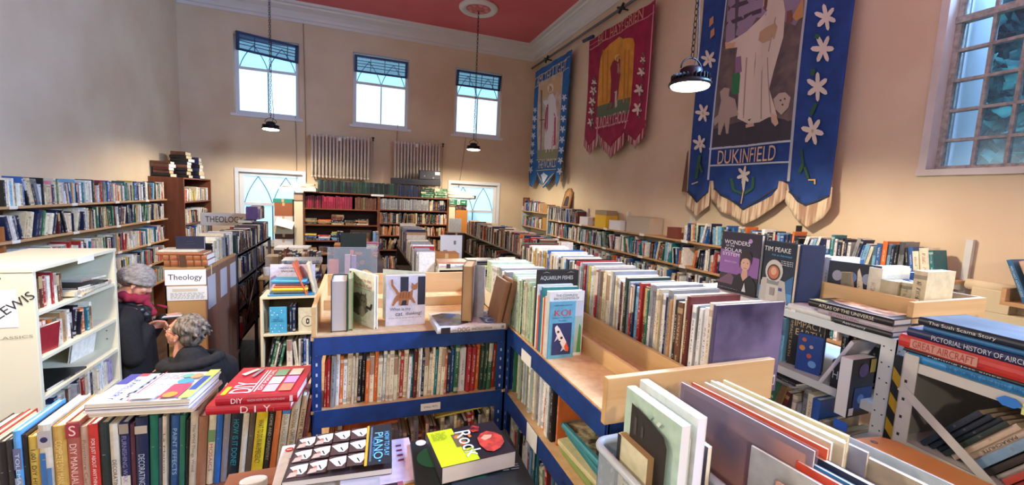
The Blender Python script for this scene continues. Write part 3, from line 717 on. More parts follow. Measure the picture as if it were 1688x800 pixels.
# books and ledgers on top of the theology bookcase
z = 1.501
for k, (tt, rgb, lab) in enumerate(((.05, '9c5c34', 'lower of two old tan leather volumes lying above the Theology sign'), (.045, 'a5623a', 'upper of two old tan leather volumes lying above the Theology sign'))):
    M_ = frame(Vector((TH+.015-.005*k, 4.16, z)), UP, Vector((0, 1, 0)), Vector((-1, 0, 0)))
    hb = hero(M_, tt, .22, .30, rgb, lab, 'brown'); pr = Print(hb, 'spine')
    for v in (.12, .3, .48, .66, .84): pr.rect(0, v, 1, v+.03, '6a3a22')
    pr.rect(0, .5, 1, .64, '5a3a26'); pr.done(); z += tt+.0005
hb = hero(frame(Vector((TH-.01, 4.15, z)), UP, Vector((.04, 1, 0)).normalized(), Vector((-1, .04, 0)).normalized()), .018, .2, .33, 'a5623a', 'cream-edged thin volume lying on the tan leather volumes', 'brown', pages='e8dcc0'); z += .019
hb = hero(frame(Vector((TH-.06, 4.19, z)), UP, Vector((.0, 1, 0)), Vector((-1, 0, 0))), .018, .19, .27, 'ded2b8', 'pale thin volume lying under the upright black ledger', 'cream'); z += .019
M_, t_, d_, h_ = facing((-1.44, 4.27), (-1.235, 4.27), z, .105, .03)
hb = hero(M_, t_, d_, h_, '23263a', 'small black-blue oblong ledger standing above the Theology sign', 'navy'); Print(hb).lines(.4, .6, 1, .03, .2, '6a6a7a').lines(.35, .4, 1, .03, .35, '6a6a7a').done()
# row of books down the top of the run, spines to the aisle
row((TH-.02, 4.45, 1.4805), (-1, 0, 0), .66, h=(.17, .23), t=(.02, .045), d=(.18, .24), pal=mix(cream=6, black=3, grey=3, ivory=3), name='on top of the Theology bookcase', lean=0)
hb = hero(frame(Vector((TH+.004, 4.30, 1.36)), Vector((0, 1, 0)), Vector((-1, 0, 0)), UP), .012, .22, .235, 'e6dcae', 'pale yellow folder hanging over the edge above the Theology sheets', 'cream', hard=False)
# grey metal shelving behind it
t = thing('metal_shelving', 'dark grey metal shelving with cross brace behind the Theology bookcase', 'shelving', (-1.4, 6.0, 0))
GZ = [1.45, 1.15, .84, .52]
for z in GZ: MB().box((-1.60, 5.14, z-.03), (TH, 6.95, z)).box((TH-.004, 5.14, z-.034), (TH, 6.95, z+.004)).build('shelf', GMETAL, t)
for y in (5.13, 6.02, 6.93): MB().box((TH-.03, y, 0), (TH+.004, y+.035, 1.46)).box((TH, y-.002, 0), (TH+.004, y+.04, 1.46)).build('post', GMETAL, t)
for y in (5.13, 6.93): MB().box((-1.60, y, 0), (-1.57, y+.035, 1.46)).build('post', GMETAL, t)
MB().tube([(TH+.006, 5.15, 1.13), (TH+.006, 6.0, .45)], .008, 4).tube([(TH+.008, 5.15, .45), (TH+.008, 6.0, 1.13)], .008, 4).build('cross_brace', GMETAL, t)
MB().box((-1.60, 5.14, 0), (-1.59, 6.95, 1.44)).build('back_panel', DARKBACK, t)
row((TH-.01, 5.17, 1.4505), (-1, 0, 0), 1.75, h=(.18, .24), t=(.02, .045), d=(.16, .24), pal=DARK, name='on top of the grey metal shelving', lean=.1)
for k, z in enumerate(GZ[1:]): row((TH-.04, 5.2, z+.0005), (-1, 0, 0), 1.7, h=(.17, .24), t=(.02, .05), d=(.16, .22), pal=DARK, name='on the %s of the grey metal shelving' % ('second shelf', 'third shelf', 'bottom shelf')[k], lean=.15, fill=.92)
pile((TH-.1, 6.5, 0), (-1, 0, 0), 1.70, 2, 'lying across the row on the grey metal shelving', mix(black=2, orange=1, tan=1), t=(.012, .03))
row((TH-.05, 6.5, 1.735), (-1, 0, 0), .40, h=(.14, .18), t=(.02, .04), d=(.13, .18), pal=mix(maroon=3, navy=3, purple=2, cream=2, orange=1), name='high on the far end of the grey metal shelving', lean=0)
t = thing('flask', 'red drinks flask with a pale cap on the grey metal shelving', 'flask', (-1.24, 5.3, .52))
TM = Matrix.Translation((-1.22, 5.24, .5205))
MB().lathe([(.034, 0), (.037, .01), (.037, .16), (.03, .175)], 20, TM).build('body', mat('b02430', .35), t, smooth=True)
MB().lathe([(.03, .175), (.034, .18), (.034, .225), (.028, .235)], 20, TM).build('cap', mat('d8c8bc', .4), t, smooth=True)
t = thing('theology_sign', 'white card sign reading THEOLOGY hanging over the far shelving', 'sign', (-1.75, 7.05, 1.6))
MB().box((-2.08, 7.06, 1.60), (-1.50, 7.065, 1.78)).build('card', mat('e8dcc8', .7), t)
tx = MB(); add_text(tx, 'THEOLOGY', Vector((-1.79, 7.058, 1.69)), Vector((1, 0, 0)), UP, width=.46, height=.085); tx.build('title', mat('20202a', .7), t)
MB().box((-2.0, 7.06, 0), (-1.97, 7.09, 1.60)).box((-1.66, 7.06, 0), (-1.63, 7.09, 1.60)).build('stand_post', GMETAL, t)

# ---------------------------------------------------------------- the big brown bookcases at the back
y0 = 8.9
BZ = [(.32, .62, .92, 1.19, 1.50, 1.81), (.33, .625, 1.01, 1.305, 1.552, 1.83)]
bookcase('brown_bookcase', 'left of two tall red-brown bookcases, with rows of red bound volumes', -.975, .385, y0, 9.2, 2.10, BZ[0], '-y', BROWNX)
bookcase('brown_bookcase', 'right of two tall red-brown bookcases, with rows of grey bound volumes', .39, 1.79, y0, 9.2, 2.08, BZ[1], '-y', BROWNX)
B = (0, 1, 0); yb = y0+.012
row((-.95, yb, 1.8105), B, .30, h=(.22, .245), t=(.03, .05), pal=mix(maroon=5, crimson=2), name='at the left end of the red volumes', plain=True, lean=0)
row((-.66, yb, 1.8105), B, .58, h=(.225, .25), t=(.036, .044), pal=mix(crimson=1), name='among the red bound volumes', plain=True, lean=0)
row((-.06, yb, 1.8105), B, .42, h=(.22, .245), t=(.03, .045), pal=mix(brown=4, olive=1), name='right of the red bound volumes', plain=True, lean=0)
row((.415, yb, 1.8305), B, .98, h=(.20, .225), t=(.038, .044), pal=mix(grey=1), name='among the grey bound volumes', plain=True, lean=0)
row((1.40, yb, 1.8305), B, .37, h=(.19, .225), t=(.03, .045), pal=mix(brown=1, navy=1, cream=3, black=1), name='at the right end of the grey volumes', lean=0)
row((.415, yb, 1.5525), B, 1.35, h=(.19, .22), t=(.02, .04), pal=OLD, name='on the second level of the right brown bookcase', lean=.04)
row((.415, yb, 1.3055), B, 1.33, h=(.16, .2), t=(.015, .03), pal=mix(orange=6, tan=4, cream=4, brown=4, maroon=2, ivory=3), name='on the third level of the right brown bookcase')
row((.415, yb, 1.0105), B, 1.33, h=(.19, .24), t=(.02, .035), pal=OLD, name='on the fourth level of the right brown bookcase')
row((.415, yb, .6255), B, 1.33, h=(.18, .25), t=(.02, .035), pal=OLD, name='on the fifth level of the right brown bookcase')
row((.415, yb, .3305), B, 1.33, h=(.17, .2), t=(.02, .035), pal=OLD, name='on the lowest level of the right brown bookcase')
for i, z in enumerate(BZ[0][:-1]):
    nm = 'heaped on the %s level of the left brown bookcase' % ('lowest', 'fifth', 'fourth', 'third', 'second')[i]
    x = -.85
    while x < .32:
        n = random.randint(3, 6); pile((x, yb+.01, 0), (0, 1, 0), z+.0005, n, nm, BRIGHT if i % 2 else OLD, t=(.02, .04), h=(.19, .24), d=(.15, .2)); x += .235
# long row of dark volumes on top
row((-.73, 8.92, 2.123), B, 1.50, h=(.215, .235), t=(.040, .05), d=(.18, .2), pal=mix(black=4, dark_green=3), name='in the long dark row on the brown bookcases', plain=True, lean=0, setback=(0, .004))
row((.78, 8.92, 2.103), B, .42, h=(.22, .24), t=(.03, .04), d=(.18, .2), pal=mix(black=2, navy=3), name='at the right end of the long dark row', plain=True, lean=0, setback=(0, .004))
pile((1.35, 8.9, 0), B, 2.103, 5, 'in the green pile on the right brown bookcase', mix(dark_green=2, green=2, white=1), t=(.035, .05), h=(.24, .27), turn=.03)
pile((1.62, 8.9, 0), B, 2.103, 4, 'in the tidy green pile beside the paper rolls', mix(green=1), t=(.045, .052), h=(.26, .27), turn=.02)
t = thing('paper_roll_bundle', 'bundle of white paper rolls lying on the bookcase top above the exit sign', 'paper', (2.0, 8.98, 2.1))
for k, (zq, yq) in enumerate(((2.145, 8.96), (2.145, 9.04), (2.21, 9.0), (2.27, 9.02))):
    MB().tube([(1.79, yq, zq), (2.38-.06*k, yq, zq-.012*k)], .034, 12).build('paper_roll', mat('dcd8cc', .8), t, smooth=True)
MB().box((2.36, 8.92, 2.12), (2.39, 9.1, 2.19)).build('end_clip', BLACKM, t)
# cream pilasters with a moulded top at each side
for k, (x0, x1, lab) in enumerate(((-1.13, -.98, 'cream painted pilaster with a moulded cap left of the brown bookcases'), (1.80, 1.93, 'cream painted pilaster right of the brown bookcases'))):
    t = thing('cream_pilaster', lab, 'pilaster', ((x0+x1)/2, 9.0, 0))
    MB().box((x0, 8.86, 0), (x1, 9.1, 1.95)).build('shaft', mat('e3d4b0', .6), t, bevel=.003); MB().box((x0-.002, 8.84, 1.95), (x1+(.02 if k else .002), 9.1, 2.09)).build('capital', mat('a98e74', .7), t, bevel=.004)
    if k == 0: MB().prism([(x0-.25, 2.19), (x0-.24, 2.15), (x0-.1, 2.135), (x0-.05, 2.125), (-.75, 2.125), (-.75, 2.19)], -9.1, -8.78, 0, Matrix(((1, 0, 0, 0), (0, 0, -1, 0), (0, 1, 0, 0), (0, 0, 0, 1)))).build('moulded_cap', mat('d8d4c8', .6), t)
pile((-1.22, 8.85, 0), B, 2.192, 2, 'on the moulded cap of the pilaster', mix(cream=2, grey=1), t=(.01, .02)); pile((-.9, 8.85, 0), B, 2.192, 3, 'lying at the left end of the dark row', mix(cream=2, tan=1), t=(.01, .03))
# tower of boxes left of the pilaster, in front of the lower window
def crate(name, label, lo, hi, rgb, cat='box', open_top=False, group=None, M=None, lid=True):
    (a, b, c), (d, e, f) = lo, hi; w_ = .006
    t = thing(name, label, cat, ((a+d)/2, (b+e)/2, c), group)
    m = MB(); m.box((a, b, c), (d, e, c+w_)).box((a, b, c+w_), (a+w_, e, f)).box((d-w_, b, c+w_), (d, e, f)).box((a+w_, b, c+w_), (d-w_, b+w_, f)).box((a+w_, e-w_, c+w_), (d-w_, e, f))
    m.build('body', mat(rgb, .8), t, bevel=.001)
    if not open_top: MB().box((a-.002, b-.002, f), (d+.002, e+.002, f+.006)).build('lid', mat(rgb, .8), t); MB().box(((a+d)/2-.02, b-.003, f-.05), ((a+d)/2+.02, b-.0022, f+.0065)).build('tape', mat('c8a878', .4), t)
    return t
yq = 8.82; z = .62
crate('wooden_cupboard', 'low dark cupboard under the tower of boxes by the lower left window', (-1.50, yq, 0), (-1.14, yq+.3, .90), '5a4030', 'cupboard'); z = .907
for k, (hh, rgb, nm, lab) in enumerate(((.10, '4a3a34', 'dark_box', 'dark flat box lowest in the tower beside the left pilaster'), (.20, 'e4e0d8', 'white_box', 'white box with an orange band in the tower beside the left pilaster'), (.09, '5a3a28', 'brown_box', 'brown flat box in the middle of the tower beside the left pilaster'),
                                        (.13, 'c8c4a0', 'pale_box', 'pale olive box in the tower beside the left pilaster'), (.19, 'dcd8d0', 'white_carton', 'white carton under the leaning papers beside the left pilaster'), (.24, '9a5a38', 'brown_carton', 'large brown carton near the top of the tower beside the left pilaster'), (.06, '2f8a78', 'green_box', 'flat green box on top of the tower beside the left pilaster'))):
    crate(nm, lab, (-1.47+.01*(k % 3), yq, z), (-1.15, yq+.3, z+hh), rgb); z += hh+.0065
sgn = thing('paper_bundle', 'sheaf of white papers sticking out of the tower beside the left pilaster', 'papers', (-1.3, 8.75, 1.5))
for k in range(4): MB().box((-.15, -.10, .004*k), (.15, .06, .004*k+.003), 0, Matrix.Translation((-1.27, 8.77, 1.53)) @ Matrix.Rotation(.28, 4, 'Y') @ Matrix.Rotation(.9+.04*k, 4, 'X')).build('sheet', mat('e2e2e4', .7), sgn)
# orange board with the children's sign, and exit sign
t = thing('orange_board', "tall orange-brown board with a white children's sign right of the brown bookcases", 'board', (2.06, 8.86, 0))
MB().box((1.94, 8.85, 0), (2.20, 8.9, 1.87)).build('board', mat('c07c34', .6), t, bevel=.002)
MB().box((1.99, 8.842, 1.27), (2.22, 8.848, 1.39)).build('sign_card', PAPER, t)
tx = MB(); add_text(tx, "children's", Vector((2.105, 8.84, 1.33)), Vector((1, 0, 0)), UP, width=.2, height=.06); tx.build('title', mat('5a5a60', .6), t)
pile((2.06, 8.85, 0), B, 1.871, 4, 'on the orange board', mix(maroon=3, navy=1), t=(.03, .045), h=(.22, .26))
t = thing('exit_sign', 'green and white Fire exit sign hanging at the bookcase top', 'sign', (2.0, 8.84, 2.03))
MB().box((1.80, 8.83, 1.98), (2.18, 8.845, 2.10)).build('panel', mat('e8f0ea', .5), t)
GRN = mat('14764c', .5)
MB().box((1.805, 8.826, 1.985), (1.965, 8.8295, 2.09)).box((2.025, 8.826, 1.985), (2.175, 8.8295, 2.09)).build('green_field', GRN, t)
tx = MB(); add_text(tx, 'Fire', Vector((1.86, 8.824, 2.062)), Vector((1, 0, 0)), UP, height=.034); add_text(tx, 'exit', Vector((1.86, 8.824, 2.012)), Vector((1, 0, 0)), UP, height=.034)
tx.box((2.06, 8.824, 2.03), (2.11, 8.8255, 2.045)).prism([(2.11, 2.015), (2.14, 2.0375), (2.11, 2.06)], -8.8255, -8.824, 0, Matrix(((1, 0, 0, 0), (0, 0, -1, 0), (0, 1, 0, 0), (0, 0, 0, 1)))); tx.build('title', mat('f2f6f2', .5), t)
g = MB(); g.tube([(1.985, 8.824, 2.04), (2.0, 8.824, 2.02), (1.99, 8.824, 1.995)], .005, 4).tube([(2.0, 8.824, 2.065), (1.995, 8.824, 2.03)], .007, 5).tube([(2.0, 8.824, 2.02), (2.015, 8.824, 1.995)], .004, 4); g.build('running_figure', GRN, t)
MB().tube([(1.85, 8.85, 2.1), (1.85, 8.9, 2.12)], .004, 4).tube([(2.1, 8.85, 2.1), (2.1, 8.9, 2.12)], .004, 4).build('hanging_wire', BLACKM, t)
# small white label between the cases
lb = MB().box((.24, 8.885, 2.085), (.48, 8.89, 2.125)).build('shelf_label', PAPER); tag(lb, 'small white label on the edge where the two brown bookcases meet', 'label')
# black cases standing on the dark row
t = thing('equipment_case', 'long flat black case lying on the dark row below the right radiator', 'case', (1.05, 9.0, 2.35))
MB().box((.62, 8.92, 2.352), (1.62, 9.12, 2.475)).build('body', mat('25272e', .5), t, bevel=.01); MB().box((.9, 8.915, 2.40), (1.1, 8.919, 2.43)).build('handle', BLACKM, t)
t = thing('portable_case', 'small dark grey portable case with a white sticker on the long black case', 'case', (1.4, 9.0, 2.48))
MB().box((1.18, 8.94, 2.476), (1.62, 9.1, 2.665)).build('body', mat('30323a', .5), t, bevel=.012); MB().box((1.50, 8.936, 2.58), (1.60, 8.9395, 2.64)).build('sticker', PAPER, t); MB().box((1.27, 8.936, 2.53), (1.30, 8.9395, 2.56)).box((1.45, 8.936, 2.50), (1.48, 8.9395, 2.53)).build('latch', mat('8a8a90', .4, .5), t)

# ---------------------------------------------------------------- right wall shelving
XR = 3.60
t = thing('wall_shelving', 'long wooden wall shelving on metal uprights along the right wall', 'shelving', (RX-.12, 5, 0))
ZR = [1.785, 1.485, 1.17, .86]
for z in ZR: MB().box((XR, 1.58, z-.022), (RX, 7.80, z)).build('shelf', SHELFY, t, bevel=.002)
for y, m in ((2.75, BLACKM), (4.1, WMETAL), (5.4, WMETAL), (6.6, WMETAL), (1.575, WMETAL)):
    MB().box((RX-.035, y, 0), (RX-.003, y+.035, 2.06)).build('upright', m, t)
    for z in ZR: MB().prism([(0, 0), (-.2, 0), (-.2, -.015), (0, -.05)], y+.01, y+.018, 0, Matrix(((1, 0, 0, RX-.035), (0, 0, 1, 0), (0, 1, 0, z-.023), (0, 0, 0, 1)))).build('bracket', m, t)
MB().box((XR, 7.78, 0), (RX, 7.80, 2.06)).build('end_panel', WMETAL, t)
for z in ZR:
    for y in (2.6, 3.9, 4.7, 5.6, 6.4, 7.2): MB().box((XR-.004, y, z-.026), (XR-.0005, y+.1, z+.006)).build('shelf_label', PAPER, t)
A = (1, 0, 0); xr = XR+.015
GR = ['on the top shelf at the right wall', 'on the second shelf at the right wall', 'on the third shelf at the right wall', 'on the lowest shelf at the right wall']
row((xr, 4.0, ZR[0]+.0005), A, 2.36, h=(.17, .23), t=(.018, .035), d=(.13, .17), pal=mix(white=14, cream=12, blue=8, sky_blue=8, red=5, navy=8, black=8, orange=5, teal=4, grey=4, yellow=3), name='on the nearer top shelf at the right wall', lean=.3)
row((xr, 7.75, ZR[0]+.0005), A, 1.15, h=(.2, .25), t=(.012, .025), d=(.16, .2), pal=mix(navy=6, blue=5, black=6, sky_blue=3, white=5, maroon=2), name='on the farther top shelf at the right wall', lean=.05)
for k in (1, 2, 3): row((xr, 7.75, ZR[k]+.0005), A, 6.1, h=((.17, .25), (.17, .25), (.16, .22))[k-1], t=(.014, .032), d=(.13, .18), pal=mix(white=14, cream=10, black=10, navy=8, blue=6, sky_blue=4, red=5, grey=5, orange=3, brown=3, pink=2, purple=2, green=3, teal=3), name=GR[k], lean=.08, fill=.97)
# boxes on the top shelf
def ybox(nm, lab, y0_, y1_, hh, rgb, dp=.22, **k): return crate(nm, lab, (XR+.0, y0_, ZR[0]+.0008), (XR+dp, y1_, ZR[0]+hh), rgb, **k)
ybox('white_box', 'small white and pink box on the wall shelf right of the farther blue books', 6.2, 6.48, .13, 'd8d4dc'); ybox('yellow_box', 'bright yellow box on the right wall shelf', 5.66, 5.98, .19, 'e0b428')
tb = crate('wooden_tray', 'flat wooden tray on the yellow box on the right wall shelf', (XR+.01, 5.66, ZR[0]+.1975), (XR+.2, 6.0, ZR[0]+.27), 'a08a6c', open_top=True)
ybox('white_label_box', 'white paper-wrapped box next to the yellow box on the right wall shelf', 5.26, 5.56, .13, 'dfe0e6'); ybox('grey_carton', 'large grey-cream carton on the right wall shelf', 4.62, 5.12, .22, 'b9aa98')
ybox('brown_box', 'dark red-brown box standing between carton and books on the right wall shelf', 4.08, 4.26, .13, '7a4030', .16)
# far end of the right wall: a second set, a picture and an icon
t = thing('far_wall_shelving', 'short wall shelving in the far right corner, set higher', 'shelving', (RX-.12, 8.6, 0))
for z in (1.90, 1.56, 1.2, .86): MB().box((XR+.02, 7.85, z-.02), (RX, 9.3, z)).build('shelf', SHELFY, t)
for y in (7.85, 9.28): MB().box((XR+.02, y, 0), (RX, y+.02, 2.0)).build('end_panel', WMETAL, t)
for k, z in enumerate((1.90, 1.56, 1.2, .86)): row((xr+.02, 9.25, z+.0005), A, (.95, 1.1, 1.35, 1.35)[k], h=(.15, .23), t=(.015, .035), d=(.12, .17), pal=BRIGHT, name='on the %s shelf in the far right corner' % ('top', 'second', 'third', 'lowest')[k], lean=.1)
crate('brown_box', 'brown cardboard box at the near end of the far corner shelves', (XR+.03, 7.9, 1.5608), (XR+.21, 8.12, 1.80), 'b08040')
crate('brown_box', 'upper brown cardboard box on the top shelf of the far corner', (XR+.03, 7.9, 1.9008), (XR+.21, 8.15, 2.07), 'b0804a')
t = thing('framed_picture', 'small framed picture standing on the far corner shelf', 'picture', (XR+.1, 9.3, 1.9))
pa = frame(Vector((XR+.06, 9.36, 1.9008)), Vector((.25, -.97, 0)).normalized(), UP, Vector((-.97, -.25, 0)).normalized())
MB().box((0, 0, -.02), (.03, .30, .0), 0, pa).box((.21, 0, -.02), (.24, .30, 0), 0, pa).box((0, 0, -.02), (.24, .03, 0), 0, pa).box((0, .27, -.02), (.24, .30, 0), 0, pa).build('frame', mat('6a3424', .5), t); MB().box((.03, .03, -.018), (.21, .27, -.01), 0, pa).build('picture', noise_mat('dark_print', '3a3f5c', 'a56a4c', 12), t)
t = thing('wooden_icon', 'pointed wooden icon with a gold ground leaning on the right wall above the books', 'icon', (RX-.1, 7.35, 2.02))
pa = frame(Vector((RX-.09, 7.55, 2.02)), Vector((0, -1, 0)), Vector((.22, 0, .975)), Vector((-.975, 0, .22)))
MB().prism([(0, 0), (.34, 0), (.34, .33), (.17, .47), (0, .33)], -.02, 0, 0, pa).build('board', mat('7a4c2c', .6), t); MB().prism([(.04, .04), (.3, .04), (.3, .31), (.17, .42), (.04, .31)], 0, .003, 0, pa).build('gold_ground', mat('b98a48', .5), t)
MB().prism([(.07, .05), (.27, .05), (.24, .22), (.17, .27), (.10, .22)], .003, .006, 0, pa).build('robed_figure', mat('3c2a34', .7), t); MB().prism([(.17+.05*math.cos(a*PI/8), .30+.055*math.sin(a*PI/8)) for a in range(16)], .003, .007, 0, pa).build('head', mat('c89868', .7), t)
lying((XR+.03, 7.35, 0), (1, 0, 0), .02, .15, .22, 2.0, 'navy', 'under the wooden icon')
# ---------------------------------------------------------------- middle of the room
MIDW = mat('a98358', .6, name='mid_wood')
t = thing('beech_bookcase', 'small pale beech bookcase with a white picture book standing on top', 'bookcase', (-.5, 3.7, 0))
bx0, bx1, by0, by1, bz = -.69, -.30, 3.56, 3.82, 1.345
P = lambda nm, lo, hi, m=BEECH: MB().box(lo, hi).build(nm, m, t, bevel=.0015)
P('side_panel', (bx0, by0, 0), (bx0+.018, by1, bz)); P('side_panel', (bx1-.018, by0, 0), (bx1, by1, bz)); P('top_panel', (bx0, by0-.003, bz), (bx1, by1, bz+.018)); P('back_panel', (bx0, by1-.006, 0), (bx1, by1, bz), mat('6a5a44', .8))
for z in (1.07, .79, .5): P('shelf', (bx0+.018, by0, z-.016), (bx1-.018, by1-.006, z))
hb = hero(*facing((bx0+.055, by0+.02), (bx0+.175, by0+.01), 1.0705, .205), '4fa8c8', 'sky blue book with white dots facing out in the small beech bookcase', 'sky blue')
pr = Print(hb)
for k in range(14): pr.disc(random.uniform(.08, .92), (.08+.12*(k % 3) if k % 2 else .72+.08*(k % 3)), .035, 'dfeaf0', 8)
pr.text('THE', .5, .62, '20303c', h=.045).text('THEORY OF', .5, .55, '20303c', w=.6).text('EVERYTHING', .5, .48, '20303c', w=.7).done()
row((bx0+.19, by0+.02, 1.0705), B, .06, h=(.2, .22), t=(.02, .03), pal=mix(navy=1), name='in the top of the small beech bookcase', lean=0)
hb = hero(*facing((bx0+.255, by0+.02), (bx1-.02, by0+.01), 1.0705, .19), 'ddd0a8', 'cream book with a black ring emblem facing out in the small beech bookcase', 'cream')
Print(hb).disc(.6, .45, .38, '2a2a2a', 24).disc(.6, .45, .35, 'ddd0a8', 24).rect(.5, .36, .7, .54, '2a2a2a').rect(.54, .33, .66, .57, '2a2a2a').rect(.56, .4, .64, .5, 'ddd0a8').done()
row((bx0+.03, by0+.02, .7905), B, .33, h=(.19, .24), t=(.012, .025), pal=mix(cream=5, white=4, blue=2, black=2, tan=2, sky_blue=1, green=1), name='on the middle shelf of the small beech bookcase')
row((bx0+.03, by0+.02, .5005), B, .33, h=(.19, .24), t=(.012, .025), pal=GEN, name='on the bottom shelf of the small beech bookcase')
zt = bz+.0185
hb = hero(*facing((bx0+.03, by0+.19), (bx0+.36, by0+.17), zt, .215, .02, .12), 'cfcbe0', 'pale lilac history book standing on the small beech bookcase', 'lilac')
Print(hb).text('MAKING HISTORY', .45, .86, '3a3a44', w=.5).text('WORLD', .45, .74, '23252c', w=.42, h=.075).poly([(.02, .1), (.18, .5), (.12, .6), (.02, .5)], '8a7cb0').done()
z = zt
for k, (tt, rgb, lab) in enumerate(((.014, '2f7fa8', 'lowest blue picture book in the stack on the small beech bookcase'), (.022, '4a5048', 'dark grey-green book in the stack on the small beech bookcase'), (.024, 'e0c22a', 'bright yellow book in the stack on the small beech bookcase'), (.016, 'd8602c', 'orange book in the stack on the small beech bookcase'), (.014, '5a3038', 'dark maroon book in the stack on the small beech bookcase'), (.012, '1f4f7c', 'dark blue book near the top of the stack on the small beech bookcase'), (.014, '3fb0d8', 'bright blue book on top of the stack on the small beech bookcase'))):
    x0 = (-.64, -.60, -.61, -.60, -.59, -.61, -.62)[k]; ln = (.32, .23, .24, .22, .21, .25, .24)[k]
    hb = hero(*flat_spine((x0, by0+.005+.004*k), (x0+ln, by0+.004*(k % 2)), z+tt, .15, tt), rgb, lab); z += tt+.0004
hb = hero(frame(Vector((-.375, by0+.0, zt)), Vector((.93, 0, .36)).normalized(), Vector((0, 1, 0)), Vector((-.36, 0, .93)).normalized()), .012, .2, .27, 'd8623a', 'slim orange book leaning left against the lilac history book', 'orange')
hb = hero(frame(Vector((-.335, by0+.06, zt)), Vector((.97, 0, .2)).normalized(), Vector((0, 1, 0)), Vector((-.2, 0, .97)).normalized()), .025, .18, .24, 'd8c8a8', 'cream book leaning behind the slim orange one on the small beech bookcase', 'cream')

# waist-high run of bookcases left of the middle, piled with boxes and large books
def run(label, x0, x1, y0, y1, z1, m=MIDW, shelves=(), face='-x', name='low_bookcase'):
    return bookcase(name, label, x0, x1, y0, y1, z1-.022, shelves, face, m)
t = thing('reading_table', 'pale wooden table with a mug behind the small beech bookcase', 'table', (-1.0, 6.0, 0))
MB().box((-1.17, 5.95, 1.02), (-.40, 6.75, 1.05)).build('tabletop', mat('d8b880', .5), t, bevel=.003)
for x in (-1.16, -.46):
    for y in (5.98, 6.7): MB().box((x, y, 0), (x+.04, y+.04, 1.02)).build('leg', mat('b08c58', .5), t)
t = thing('mug', 'white mug standing on the pale wooden table', 'mug', (-1.09, 6.08, 1.0505))
TM = Matrix.Translation((-1.09, 6.08, 1.0505))
MB().lathe([(.04, 0), (.045, .01), (.047, .105), (.042, .105), (.04, .02), (.01, .015)], 20, TM).build('body', mat('e8e4dc', .3), t, smooth=True)
MB().tube([TM @ Vector((.046+.03*math.sin(a), 0, .055+.033*math.cos(a))) for a in [i*PI/8 for i in range(9)]], .006, 6).build('handle', mat('e8e4dc', .3), t, smooth=True)
crate('cardboard_box', 'brown printed cardboard box left of the mug on the pale table', (-1.16, 6.35, 1.0508), (-1.00, 6.6, 1.25), 'b0a088')
z = 1.0505
row((-.98, 6.2, 1.0505), B, .42, h=(.26, .32), t=(.03, .05), pal=mix(navy=3, black=2, maroon=2, brown=2), name='upright behind the mug on the pale table', lean=0)
hb = hero(*flat_cover((-1.03, 6.18), (-.62, 6.16), 1.40, .28, .02), 'e4e2da', 'large white folder lying over the upright books on the pale table', 'white')
run('low wooden bookcase left of the middle, piled with stacks and a clear stand', -.78, -.36, 4.7, 5.9, 1.22)
for k, (tt, c, x0, w_) in enumerate(((.05, 'black', -.76, .36), (.04, 'navy', -.74, .38), (.03, 'grey', -.75, .34), (.035, 'ivory', -.72, .34), (.03, 'lilac', -.74, .3), (.02, 'tan', -.7, .34), (.03, 'grey', -.72, .36))):
    lying((x0+w_/2, 4.72+.01*(k % 3), 0), B, tt, .25, w_, 1.2205+sum((.05, .04, .03, .035, .03, .02, .03)[:k])+.0004*k, c, 'in the broad pile behind the beech bookcase')
row((-.76, 5.15, 1.2205), B, .38, h=(.24, .3), t=(.02, .04), pal=DARK, name='behind the broad pile')
hb = hero(*facing((-.80, 4.52), (-.50, 4.50), 1.19, .215, .02, .15), '2c7a48', 'green picture book with a leafy title behind the lilac history book', 'green')
Print(hb).text('AVIARIES', .5, .8, 'c8d88a', w=.8).disc(.7, .35, .16, 'd8c090').disc(.45, .3, .13, '6a8a3a').rect(0, 0, 1, .2, '1f5232').done()
tt_ = thing('side_table', 'small dark table holding the green picture book', 'table', (-.65, 4.55, 0)); MB().box((-.85, 4.47, 1.16), (-.45, 4.68, 1.189)).build('tabletop', mat('3a2e28', .6), tt_)
for x in (-.84, -.48): MB().box((x, 4.5, 0), (x+.03, 4.53, 1.16)).box((x, 4.62, 0), (x+.03, 4.65, 1.16)).build('leg', mat('3a2e28', .6), tt_)
run('waist-high dark bookcase in the middle carrying the clear acrylic stand', -.30, .30, 4.55, 7.3, 1.30, mat('4a3a32', .6))
# clear acrylic stand with a dark poster behind
t = thing('acrylic_stand', 'clear acrylic display stand on the middle bookcase', 'stand', (-.07, 4.66, 1.3))
ACR = clear_mat('clear_acrylic', 'bfc8d0', .22, .08); EDG = clear_mat('acrylic_edge', 'c8d4dc', .7, .1)
ay = 4.66; MB().box((-.29, ay, 1.302), (.19, ay+.004, 1.60)).box((-.29, ay, 1.302), (.19, ay+.18, 1.306)).build('sheet', ACR, t)
MB().tube([(-.29, ay, 1.304), (-.29, ay, 1.60), (.19, ay, 1.60), (.19, ay, 1.304)], .0035, 4).build('edge', EDG, t)
hb = hero(*facing((-.24, 4.92), (.14, 4.92), 1.3005, .25, .02, .1), '2c3436', 'large dark grey-green book with orange marks behind the acrylic stand', 'black')
Print(hb).rect(.42, .72, .52, .95, 'c8582c').rect(.55, .74, .75, .86, 'a04c2c').disc(.75, .4, .07, '9a5a3a').disc(.5, .35, .06, '6a6a3a').disc(.6, .3, .08, '7a5a3a').done()
hb = hero(*facing((-.20, 5.5), (.10, 5.5), 1.3005, .37, .02), '26302c', 'tall dark board standing lengthwise behind the acrylic stand', 'black')
